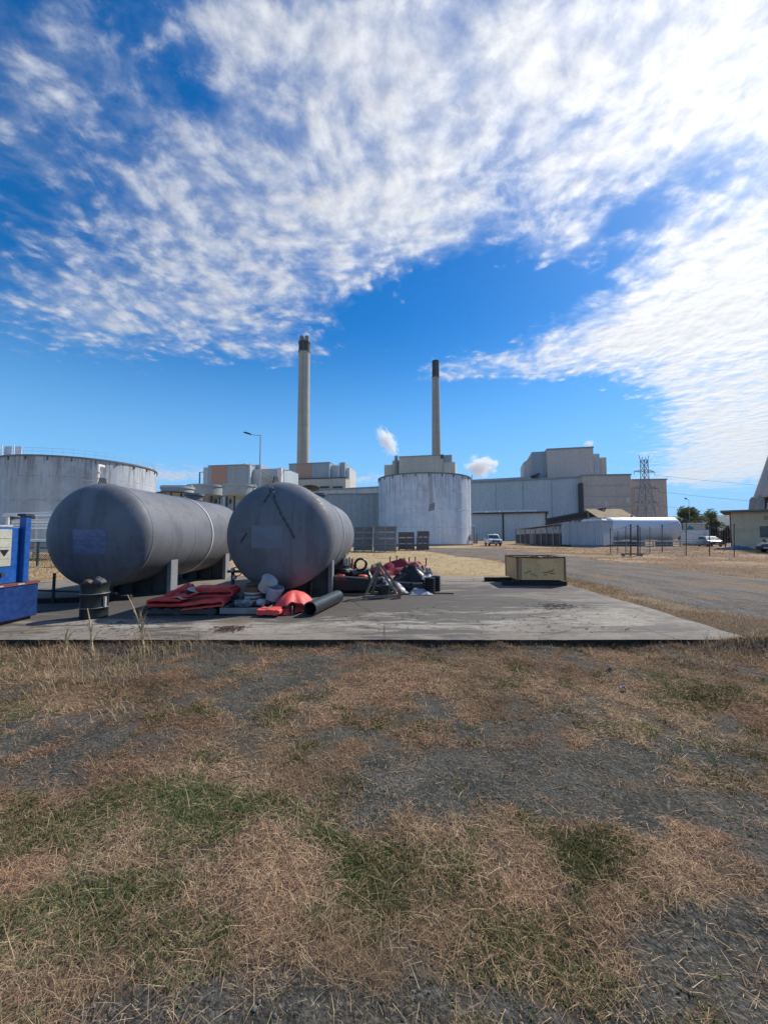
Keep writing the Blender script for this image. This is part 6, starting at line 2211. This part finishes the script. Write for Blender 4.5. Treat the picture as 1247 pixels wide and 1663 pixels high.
MB().box(rb - .01, rb + .02, -.06, -.02, .18, .36).build('tape', white_pl, t)
for k, (x, y, s, lab, mt) in enumerate(((-.07, -.05, .11, 'brown rag bundle on the black drum', MATS['rusty_brown']), (.09, -.03, .12, 'grey rag bundle on the black drum', saddle_m), (.0, .06, .11, 'dark rag bundle at the back of the black drum', dark_steel))):
    def rg(i, j, k=k, s=s):
        a = 2 * math.pi * i; b_ = math.pi * (j - .5)
        q = s * (.35 + 1.1 * float(fbm(math.cos(a) * 3 + 5 + k * 9, math.sin(a) * 2 + j * 3 + 9, k, 3)))
        return (q * math.cos(a) * math.cos(b_), q * math.sin(a) * math.cos(b_), q * .62 * math.sin(b_))
    o = MB().sheet(18, 10, rg).build('rag_bundle', mt, smooth=60)
    tag(o, lab, 'rags', 'rags on the black drum').location = (p.x + x, p.y + .24 + y, GZ + .60 + .03 * (k == 2))

# blue machine at the left edge ------------------------------------------------
blue = M('blue_paint', (.014, .10, .37), (.012, .075, .28), rough=.42, scale=1.6, rust=.16, rust_col=(.03, .035, .08), spec=.5)
blue2 = M('blue_paint_lower', (.008, .040, .17), (.006, .028, .12), rough=.5, scale=1.2, rust=.2, rust_col=(.02, .022, .05))
fx = -6.06
t = thing('blue_machine', 'blue steel machine with cream warning panel at the left edge', 'machine', (fx, 6.98, GZ), 0)
MB().box(-2.3, 0, -1.45, 0, .05, .60).build('lower_tank', blue2, t, bevel=.012)
MB().box(-2.2, -.06, -1.4, -.06, 0, .049).build('skid', dark_steel, t)
s = MB().box(-2.32, .012, -1.46, .012, .602, .642).build('top_rail', M('rail_red_brown', (.19, .06, .05), (.13, .05, .04), scale=4, rust=.25), t)
for y in (-.35, -.72, -1.1):
    MB().box(.0125, .017, y - .06, y + .06, .612, .634).build('white_mark', white_pl, s)
MB().box(-2.2, -.09, -1.4, -.30, .643, 1.56).build('cabinet', blue, t, bevel=.012)
MB().box(-.13, -.02, -.29, -.18, .643, 1.76).build('corner_post', blue, t, bevel=.008)
MB().box(-.30, -.131, -.29, -.22, .643, 1.50).build('side_plate', blue, t)
MB().box(-2.2, -.10, -1.38, -.42, 1.562, 1.60).build('lid', M('lid_grey', (.42, .43, .44), (.32, .33, .34), scale=3), t, bevel=.01)
pn = MB().box(-.0895, -.078, -1.35, -.46, .93, 1.53).build('warning_panel', M('cream_panel', (.46, .46, .37), (.38, .37, .29), rough=.6, scale=2.5, rust=.2, rust_col=(.28, .25, .17)), t, bevel=.004)
tri = MB().prism([(-.66, 1.20), (-.50, 1.20), (-.58, 1.09)], -.0775, -.074, 'yz').build('warning_triangle', black_pl, pn)
for k, z in enumerate((1.05, 1.24, 1.38)):
    MB().box(-.0775, -.0755, -1.3, -.49, z, z + .006).build('panel_seam', timber, pn)
MB().box(-.0775, -.0745, -.80, -.785, .94, 1.02).build('black_mark', black_pl, pn)
MB().lathe([(.004, .03), (.03, .03), (.035, 0)], 12, 'x', (-.0895, -.60, .80)).build('knob', dark_steel, t)
MB().box(-.14, .0, -.32, -.15, 1.76, 1.80).build('post_cap', dark_steel, t)
MB().tube([(-.4, -.9, 1.60), (-.4, -.9, 1.68), (-.7, -.8, 1.72), (-1.2, -.8, 1.68)], .03, 8).build('hose', white_pl, t, smooth=40)

# low dark rail between the machine and the left vessel
pa, pb = S(86, 980), S(67, 960)
t = thing('pipe_rail', 'low dark pipe rail on a post between blue machine and left grey vessel', 'rail', (pa.x, pa.y, GZ), 0)
zr_ = at(86, 960, pa.y).z - GZ
MB().tube([(0, 0, 0), (0, 0, at(86, 931, pa.y).z - GZ)], .028, 8).build('post', dark_steel, t, smooth=40)
MB().tube([(-1.4, .0, zr_ + .05), (1.3, .05, zr_ - .05)], .02, 8).build('rail', dark_steel, t, smooth=40)
p = S(105, 985)
tag(MB().bar((-1.2, .2, .05), (.8, .75, .05), .16, .10).build('black_timber', skid_m, bevel=.008), 'black timber lying on the slab beneath the low pipe rail', 'timber').location = (p.x, p.y + .1, GZ)

# faded yellow crate -------------------------------------------------------------
p = S(876, 951)
D = p.y
xl, xr = at(839, 870, D).x, at(914, 870, D).x
zb = .16; ht = at(876, 907, D).z - GZ
t = thing('steel_box', 'dented faded yellow steel box standing on black skids at the slab edge', 'steel box', (xl, D, GZ), R(-2.5))
w = xr - xl; dd = 1.25
mb = MB()
def face(i, j):
    x, z = w * i, zb + (ht - zb) * j
    e = math.sin(math.pi * i) * math.sin(math.pi * j)
    dent = .035 * math.exp(-((i - .25) / .12) ** 2 - ((j - .28) / .10) ** 2) + .045 * math.exp(-((i - .72) / .14) ** 2 - ((j - .34) / .09) ** 2)
    return (x, dent * e + (float(fbm(i * 4, j * 3, 19)) - .5) * .025 * e, z)
mb.sheet(28, 16, face); mb.build('front_panel', crate_yellow, t, smooth=50)
mb = MB(); mb.sheet(14, 10, lambda i, j: (-.002 + (float(fbm(i * 4, j * 3, 29)) - .5) * .02 * math.sin(math.pi * i), dd * (1 - i), zb + (ht - zb) * j)); mb.build('side_panel', crate_yellow, t, smooth=50)
mb = MB(); mb.sheet(4, 4, lambda i, j: (w, dd * i, zb + (ht - zb) * j)); mb.build('side_panel', crate_yellow, t)
mb = MB(); mb.sheet(4, 4, lambda i, j: (w * (1 - i), dd, zb + (ht - zb) * j)); mb.build('rear_panel', crate_yellow, t)
MB().box(.02, w - .02, .02, dd - .02, zb, zb + .03).build('floor', skid_m, t)
for x, y in ((-.02, -.02), (w - .02, -.02), (-.02, dd - .03), (w - .02, dd - .03)):
    MB().box(x, x + .05, y, y + .05, zb - .01, ht + .015).build('corner_post', M('post_brown', (.23, .15, .085), (.15, .09, .055), scale=4, rust=.3) if 'post_brown' not in MATS else MATS['post_brown'], t)
for x in (.06, .10):
    MB().box(x, x + .012, -.014, -.002, zb, ht).build('strip', MATS['post_brown'], t)
mb = MB()
def rim(a, b, n, seed):
    a, b = Vector(a), Vector(b); pts = []
    for k in range(n + 1):
        q = a.lerp(b, k / n); q.z += .03 * (float(fbm(k * .6, seed, seed)) - .4); pts.append(q)
    for q0, q1 in zip(pts[:-1], pts[1:]):
        mb.bar(q0, q1, .05, .03)
rim((.0, 0, ht + .02), (w, 0, ht + .025), 12, 3); rim((0, 0, ht + .02), (0, dd, ht + .02), 5, 5); rim((w, 0, ht + .02), (w, dd, ht + .02), 5, 6); rim((0, dd, ht + .02), (w, dd, ht + .02), 8, 9)
mb.build('top_rim', skid_m, t)
mb = MB(); mb.sheet(12, 5, lambda i, j: (w * (.25 + .35 * i), .02 + .35 * j, ht + .045 + .04 * math.sin(i * 5) * (1 - j))); mb.build('bent_lid', M('lid_brown', (.10, .075, .055), (.07, .055, .045), scale=4), t, thick=.008, smooth=40)
mb = MB()
for pts in ([(.20, .34), (.27, .375), (.34, .40), (.36, .40)], [(.36, .33), (.44, .32), (.50, .27)], [(.88, .36), (1.02, .345)], [(.70, .36), (.82, .38), (.92, .41), (1.0, .46)], [(.72, .30), (.82, .31)]):
    mb.tube([(x * w / 1.3, -.006 + .035 * math.exp(-((x / 1.3 - .25) / .12) ** 2 - (((z - zb) / (ht - zb) - .28) / .1) ** 2) * .6, z) for x, z in pts], .008, 5)
mb.build('gouge', skid_m, t)
for y, x0, x1 in ((.02, -.42, w + .06), (1.0, -.72, w - .05)):
    MB().box(x0, x1, y, y + .14, 0, .12).build('skid', skid_m, t)
MB().box(.05, w - .05, .2, .95, .05, zb - .012).build('underframe', skid_m, t)

# timber sawhorse ------------------------------------------------------------------
pL, pR = S(592, 973), S(646, 971)
apx = at(614, 919, (pL.y + pR.y) / 2 + .1)
t = thing('trestle', 'weathered timber A frame trestle standing in front of the black pipe heap', 'trestle', (pL.x, pL.y, GZ), 0)
o_ = Vector((pL.x, pL.y, GZ))
L0, R0 = Vector((0, 0, .03)), Vector((pR.x, pR.y, GZ)) - o_ + Vector((0, 0, .03))
ap = apx - o_
bk = Vector((.16, .55, 0))
for a, b in ((L0, ap), (R0, ap), (L0 + bk, ap + Vector((.02, .22, 0))), (R0 + bk * .7, ap + Vector((.06, .22, 0)))):
    MB().bar(a, b + (b - a).normalized() * .06, .036, .055).build('leg', timber, t, bevel=.004)
MB().bar(L0 + Vector((-.04, -.05, .02)), R0 + Vector((.05, -.05, .02)), .05, .06).build('foot_rail', timber, t)
MB().bar(L0 + bk + Vector((-.04, .05, .02)), R0 + bk * .7 + Vector((.05, .05, .02)), .05, .06).build('foot_rail', timber, t)
MB().bar(ap + Vector((-.14, -.06, -.01)), ap + Vector((.05, .34, .05)), .05, .07).build('top_beam', timber, t)
MB().bar(R0 + Vector((.03, -.10, -.03)), R0 + Vector((.02, -.09, .18)), .07, .05).build('red_foot', M('foot_red', (.36, .10, .08), (.25, .09, .07), scale=4), t)

# heap right of the vessel ------------------------------------------------------------
def W2(u, v, D):
    return at(u, v, D)


# black steel stillage
p = S(541, 969); q = S(601, 969)
D = p.y + .35
xl, xr = at(541, 870, D).x, at(602, 870, D).x
t = thing('stillage', 'black steel stillage full of hoses behind the saddle of the right grey vessel', 'stillage', (xl, D, GZ), R(-3))
w = xr - xl; hh = at(570, 937, D).z - GZ
MB().box(0, w, 0, 1.0, .10, .13).build('floor', black_pl, t)
for x in (0, w - .05):
    for y in (0, .95):
        MB().box(x, x + .05, y, y + .05, 0, hh).build('post', black_pl, t)
MB().bar((0, .02, hh + .02), (w + .05, .02, hh - .05), .035).build('front_rail', grey_steel, t)
MB().bar((0, .98, hh), (w, .98, hh), .035).build('rear_rail', black_pl, t)
MB().box(.05, w - .05, .01, .03, .131, hh * .82).build('front_panel', black_pl, t)
MB().box(.01, .03, .05, .95, .131, hh * .8).build('side_panel', black_pl, t)
MB().box(w - .03, w - .01, .05, .95, .131, hh * .8).build('side_panel', black_pl, t)
tag(MB().bar((-.1, -.12, .02), (1.05, -.06, .02), .09, .035).build('timber_plank', timber), 'pale timber plank on the slab before the black stillage', 'plank', 'planks on the slab').location = (xl, D - .05, GZ)
tag(MB().bar((0, 0, .02), (.62, .05, .02), .08, .03).build('timber_plank', timber), 'pale timber plank lying right of the trestle foot', 'plank', 'planks on the slab').location = (*S(650, 963).xy, GZ)
# contents
def hose_coil(label, c, r, tr, rot, turns, mat):
    pts = [(r * math.cos(a) + 0, .03 * a / 6.28 * 1.1, r * math.sin(a)) for a in np.linspace(0, 6.28 * turns, int(18 * turns))]
    o = MB().tube(pts, tr, 7).build('hose_coil', mat, smooth=50)
    o.rotation_euler = rot; o.location = c
    return tag(o, label, 'hose coil', 'hose coils in the heap')
hose_coil('black hose coil standing upright on the stillage', W2(586, 917, 10.2), .145, .03, (0, 0, R(10)), 3, black_pl)
hose_coil('black hose coil lying on its side in the stillage', W2(556, 933, 10.3), .2, .035, (R(70), 0, 0), 3, black_pl)
for k, (u, mt, lab) in enumerate(((559, white_pl, 'white plastic tube standing leftmost in the stillage'), (563.5, white_pl, 'white plastic tube standing second from left in the stillage'),
                                  (567.5, white_pl, 'white plastic tube standing beside the orange tube'), (572, M('tube_orange', (.50, .20, .09), (.4, .16, .08), scale=3), 'orange brown tube standing in the stillage'))):
    c = W2(u, 905 + k % 2 * 2, 10.55)
    tag(MB().lathe([(.028, 0), (.028, c.z - GZ - .2), (.022, c.z - GZ - .2), (.022, .05)], 12).build('tube', mt, smooth=40), lab, 'tube', 'tubes standing in the stillage').location = (c.x, 10.55, GZ + .2)
c0, c1 = W2(578, 931, 10.25), W2(612, 926, 10.6)
tag(MB().tube([c0 + Vector((-.1, 0, 0)), c0.lerp(c1, .5) + Vector((0, 0, .03)), c1, c1 + Vector((.1, -.05, -.14)), c1 + Vector((.16, -.1, -.3))], .075, 12).build('grey_hose', M('hose_grey', (.13, .14, .16), (.2, .21, .23), scale=4, rough=.4), smooth=50), 'thick grey hose bending over the right end of the stillage', 'hose')
o = MB().lathe([(.004, -.055), (.09, -.045), (.13, -.02), (.13, .02), (.09, .05), (.004, .06)], 24).build('float', M('float_orange', (.55, .09, .03), (.48, .08, .03), scale=3, rough=.45), smooth=60)
tag(o, 'orange red oval float in the stillage', 'float').location = W2(589, 937, 9.9)
def drape(name, label, cat, c, sx, sy, h, mat, seed, thick=.01, grp=None, rz=0):
    def f(i, j):
        x, y = (i - .5) * sx, (j - .5) * sy
        e = (1 - abs(2 * i - 1) ** 3) * (1 - abs(2 * j - 1) ** 3)
        return (x + .16 * sx * (float(vnoise(i * 3, j * 3, seed)) - .5) + .05 * sx * (float(vnoise(i * 9, j * 9, seed + 2)) - .5), y, h * e * (.15 + 1.5 * float(fbm(i * 3.1 + seed, j * 3.1, seed, 4)) ** 1.3 + .35 * abs(float(fbm(i * 7, j * 7, seed + 4, 2)) - .5)) + .01)
    o = MB().sheet(30, 22, f).build(name, mat, smooth=40, thick=thick)
    o.location = c; o.rotation_euler = (0, 0, rz)
    return tag(o, label, cat, grp)


def base(u, D, z=GZ):
    return Vector((at(u, 870, D).x, D, z))
drape('black_sheet', 'black plastic sheet heaped in the stillage', 'sheet', base(566, 10.6, GZ + .18), 1.1, .8, .42, black_pl, 3, grp='sheets in the heap')
drape('red_cover', 'dark red cover spilling from the left of the stillage', 'cover', base(552, 10.4, GZ + .25), .5, .5, .26, red_m, 5, grp='red covers in the heap')
drape('red_cover', 'maroon cover lying across the back of the heap', 'cover', base(654, 11.4, GZ + .32), 1.5, .8, .34, maroon, 8, grp='red covers in the heap')
drape('red_cover', 'bright red cover draped on the far end of the maroon cover', 'cover', base(672, 12.2, GZ + .36), 1.0, .6, .26, red_m, 13, grp='red covers in the heap')
drape('red_cover', 'red cover hanging behind the apex of the trestle', 'cover', base(612, 10.6, GZ + .3), .5, .6, .34, red_m, 17, grp='red covers in the heap')
drape('black_sheet', 'black sheet arched over the middle of the heap', 'sheet', base(666, 10.9, GZ + .02), 1.1, .9, .62, black_pl, 21, grp='sheets in the heap')
drape('grey_sheet', 'grey sheet hanging over the right side of the heap', 'sheet', base(690, 11.3, GZ + .1), .6, .8, .50, M('sheet_mid_grey', (.14, .14, .15), (.11, .11, .12), scale=3), 27, grp='sheets in the heap')
drape('pale_sheet', 'blue grey plastic sheet bunched behind the trestle', 'sheet', base(628, 10.0, GZ), .95, .7, .30, M('sheet_blue_grey', (.12, .15, .19), (.06, .08, .10), scale=5, rough=.45), 31, grp='sheets in the heap')
drape('pale_sheet', 'pale plastic film spread low between pots and trestle', 'sheet', base(682, 9.85, GZ), .60, .6, .09, pale_film, 35, grp='sheets in the heap')
drape('pale_sheet', 'small white film lying on top of the ribbed pots', 'sheet', base(697, 10.5, GZ + .28), .42, .3, .13, white_pl, 37, grp='sheets in the heap')
drape('black_sheet', 'black sheet lying low behind the trestle legs', 'sheet', base(606, 10.2, GZ), 1.0, .9, .50, black_pl, 39, grp='sheets in the heap')
for u, v, D, r0, L0_, lab, rz in ((612, 955, 9.8, .11, .8, 'black pipe offcut lying under the trestle', 80), (642, 950, 10.2, .13, .9, 'black pipe offcut lying beside the blue grey sheet', 60), (668, 952, 10.1, .12, .55, 'black pipe offcut lying before the black sheet', 85)):
    c = base(u, D, GZ + r0)
    o = MB().lathe([(r0, -L0_ / 2), (r0, L0_ / 2), (r0 - .015, L0_ / 2), (r0 - .015, -L0_ / 2), (r0, -L0_ / 2)], 24, 'y').build('pipe_offcut', black_pl, smooth=40)
    o.location = c; o.rotation_euler = (0, 0, R(rz)); tag(o, lab, 'pipe', 'pipe offcuts in the heap')
def pots(label, u, D, r, n):
    c = base(u, D)
    t = thing('pot_stack', label, 'pot stack', c, 0, 'stacks of black pots')
    for k in range(n):
        z = .055 * k
        MB().lathe([(r * .8, z), (r * .97, z + .022), (r * 1.04, z + .024), (r * 1.04, z + .036), (r * .8, z + .04)], 24).build('pot', black_pl, t, smooth=35)
    MB().lathe([(.004, 0), (r * .78, 0), (r * .78, .055 * n), (.004, .055 * n)], 20).build('core', black_pl, t)
pots('left stack of black ribbed pots at the right end of the heap', 697, 9.95, .14, 7)
pots('right stack of black ribbed pots standing a little further back', 707, 10.35, .13, 7)
bucket('small black bucket beneath the trestle', base(623, 9.25), .13, .14, .25, black_pl, (0, 0, 0), False, 'buckets in the heap')
o = MB().lathe([(.004, -.05), (.035, -.04), (.055, 0), (.035, .04), (.004, .05)], 14).build('white_ball', white_pl, smooth=60)
tag(o, 'small white ball on the slab by the black bucket', 'ball').location = base(643, 9.35, GZ + .05)
tag(MB().tube([(0, 0, .02), (.4, -.1, .02), (.9, .05, .02), (1.3, 0, .02)], .015, 6).build('black_hose', black_pl, smooth=40), 'thin black hose lying along the front of the heap', 'hose').location = base(650, 9.7)

# dirt, twigs and scraps on the slab ----------------------------------------------------
def litter(label, u, v, ru, n, mat, ln, seed):
    rnd = random.Random(seed); c = S(u, v); mb = MB(); rx = ru / F * c.y
    for _ in range(n):
        x, y = rnd.gauss(0, rx * .5), rnd.gauss(0, rx * .35)
        a = rnd.random() * 6.28; l = ln * rnd.uniform(.4, 1.3)
        z = .006 + abs(rnd.gauss(0, .008))
        mb.bar((x, y, z), (x + l * math.cos(a), y + l * math.sin(a), z + rnd.uniform(-.004, .012)), .006)
    o = mb.build('leaf_litter', mat, kind='stuff'); o.location = (c.x, c.y, GZ)
    return o
litter('', 375, 1022, 26, 160, M('litter_brown', (.15, .085, .05), (.09, .055, .035), scale=20), .07, 3)
litter('', 905, 986, 42, 110, M('litter_dark', (.06, .05, .04), (.04, .035, .03), scale=20), .09, 5)
litter('', 870, 1010, 120, 60, MATS['litter_dark'], .05, 8)
litter('', 640, 1005, 130, 50, MATS['litter_brown'], .05, 9)
litter('', 200, 1020, 110, 90, MATS['litter_brown'], .06, 10)
o = MB().sheet(4, 3, lambda i, j: (.09 * (i - .5), .05 * (j - .5), .012 + .02 * math.sin(i * 4) * j)).build('orange_scrap', M('scrap_orange', (.55, .13, .05), scale=6), thick=.003)
q = gnd(194, 1054); tag(o, 'small orange plastic scrap in the dry grass before the slab', 'scrap').location = (q.x, q.y, .06)
for k, (u, v, lab) in enumerate(((1012, 1118, 'scrap of white paper in the grass right of centre'), (183, 1012, 'small white scrap on the slab near the black drum'), (990, 1088, 'pale stone in the dry grass before the slab'))):
    q = gnd(u, v, GZ if k == 1 else .01)
    o = MB().sheet(4, 4, lambda i, j: (.07 * (i - .5), .05 * (j - .5), .02 + .02 * math.sin(i * 5 + j * 3) - .03 * abs(2 * i - 1) ** 2)).build('white_scrap' if k < 2 else 'pale_stone', white_pl if k < 2 else MATS['stone'], thick=.004 if k < 2 else .02, smooth=50)
    tag(o, lab, 'scrap' if k < 2 else 'stone').location = q

# tall weed stalk at the slab edge ----------------------------------------------------
def weed(label, pts, D, spread, n, seed):
    rnd = random.Random(seed)
    base_ = at(pts[0][0], pts[0][1], D); base_.z = max(base_.z, .0)
    t = thing('dry_weed', label, 'dry weed', (base_.x, base_.y, 0), 0, 'dry weeds at the slab edge')
    P3 = [at(u, v, D + .05 * k) - Vector((base_.x, base_.y, 0)) for k, (u, v) in enumerate(pts)]
    P3[0].z = 0
    st = M('weed_straw', (.46, .35, .19), (.36, .26, .14), scale=20) if 'weed_straw' not in MATS else MATS['weed_straw']
    MB().tube(P3, [.017 - .012 * k / (len(P3) - 1) for k in range(len(P3))], 6).build('stem', st, t, smooth=50)
    for k in range(n):
        f = rnd.uniform(0.0, .55); i = f * (len(P3) - 1); a = P3[int(i)].lerp(P3[int(i) + 1], i - int(i))
        d = Vector((rnd.gauss(0, spread), rnd.gauss(0, spread * .6), rnd.uniform(.08, .30)))
        MB().tube([a, a + d * .55, a + d + Vector((rnd.gauss(0, .02), 0, -.02))], [.006, .004, .0015], 4).build('leaf', st, t)


weed('tall dry weed with a thick leaning stalk at the slab edge', [(234, 1062), (232, 1040), (226, 1012), (216, 985), (207, 966)], 5.35, .05, 26, 3)
weed('thin dry weed stalk in front of the black drum', [(150, 1062), (148, 1035), (146, 1010), (142, 988)], 5.35, .05, 8, 6)
weed('thin dry weed by the left edge of the slab', [(108, 1062), (107, 1040), (106, 1024)], 5.3, .06, 10, 9)
weed('small dry weed at the right end of the slab', [(1150, 1070), (1152, 1056), (1153, 1046)], 5.3, .06, 10, 12)

# small green weed growing by the saddle of the right vessel
rnd = random.Random(4)
c = S(500, 972)
t = thing('leafy_weed', 'small green weed growing beside the saddle of the right grey vessel', 'weed', (c.x, c.y + .35, GZ))
mb = MB(); foliage(mb, [(0, 0, .22, .16, .18), (.1, .05, .12, .14, .10), (-.1, 0, .12, .12, .1)], 140, .022, rnd); mb.build('leaf_cluster', LEAF, t)
MB().tube([(0, 0, 0), (.02, 0, .3)], .006, 5).build('stem', MATS['weed_straw'], t)

# ------------------------------------------------------------------ steam and haze
def steam(label, c, size, dens, scale, seed, tilt=0.0, hard=(.42, .62), name='steam_plume'):
    bm = bmesh.new()
    bmesh.ops.create_icosphere(bm, subdivisions=3, radius=1.0)
    me = bpy.data.meshes.new(name); bm.to_mesh(me); bm.free()
    me.materials.append(volume_mat(name + '_vapour', dens, scale, hard=hard))
    o = bpy.data.objects.new(name, me); col.objects.link(o)
    o.location = c; o.scale = size; o.rotation_euler = (0, tilt, 0)
    return tag(o, label, 'steam', 'steam over the power station')


c = at(629, 717, 236)
steam('white steam plume rising left from the small stack beside the second chimney', c, (6.0, 5.0, 12.5), 1.0, 3.0, 1, R(-33), (.30, 1.0))
c = at(781, 757, 420)
steam('round white steam cloud above the turbine hall roof', c, (20, 18, 14), .22, 2.0, 2, 0, (.32, .75), 'steam_cloud')
c = at(956, 721, 420)
steam('small wisp of steam above the boiler tower', c, (7, 5, 6), .2, 1.6, 3, 0, (.42, .6), 'steam_wisp')

hz = MB().box(-3440, 3440, -420, 3440, -40, 225).build('haze', None)
hz.data.materials.clear()
hm = bpy.data.materials.new('haze'); hm.use_nodes = True
t = N(hm.node_tree); t.n.clear()
ho = t.new('ShaderNodeOutputMaterial'); pv = t.new('ShaderNodeVolumePrincipled')
pv.inputs['Color'].default_value = (.50, .62, .76, 1)
pv.inputs['Density'].default_value = HAZE = 0.00008
pv.inputs['Anisotropy'].default_value = 0.2
t.l.new(pv.outputs[0], ho.inputs['Volume'])
hz.data.materials.append(hm)
hz['kind'] = 'stuff'
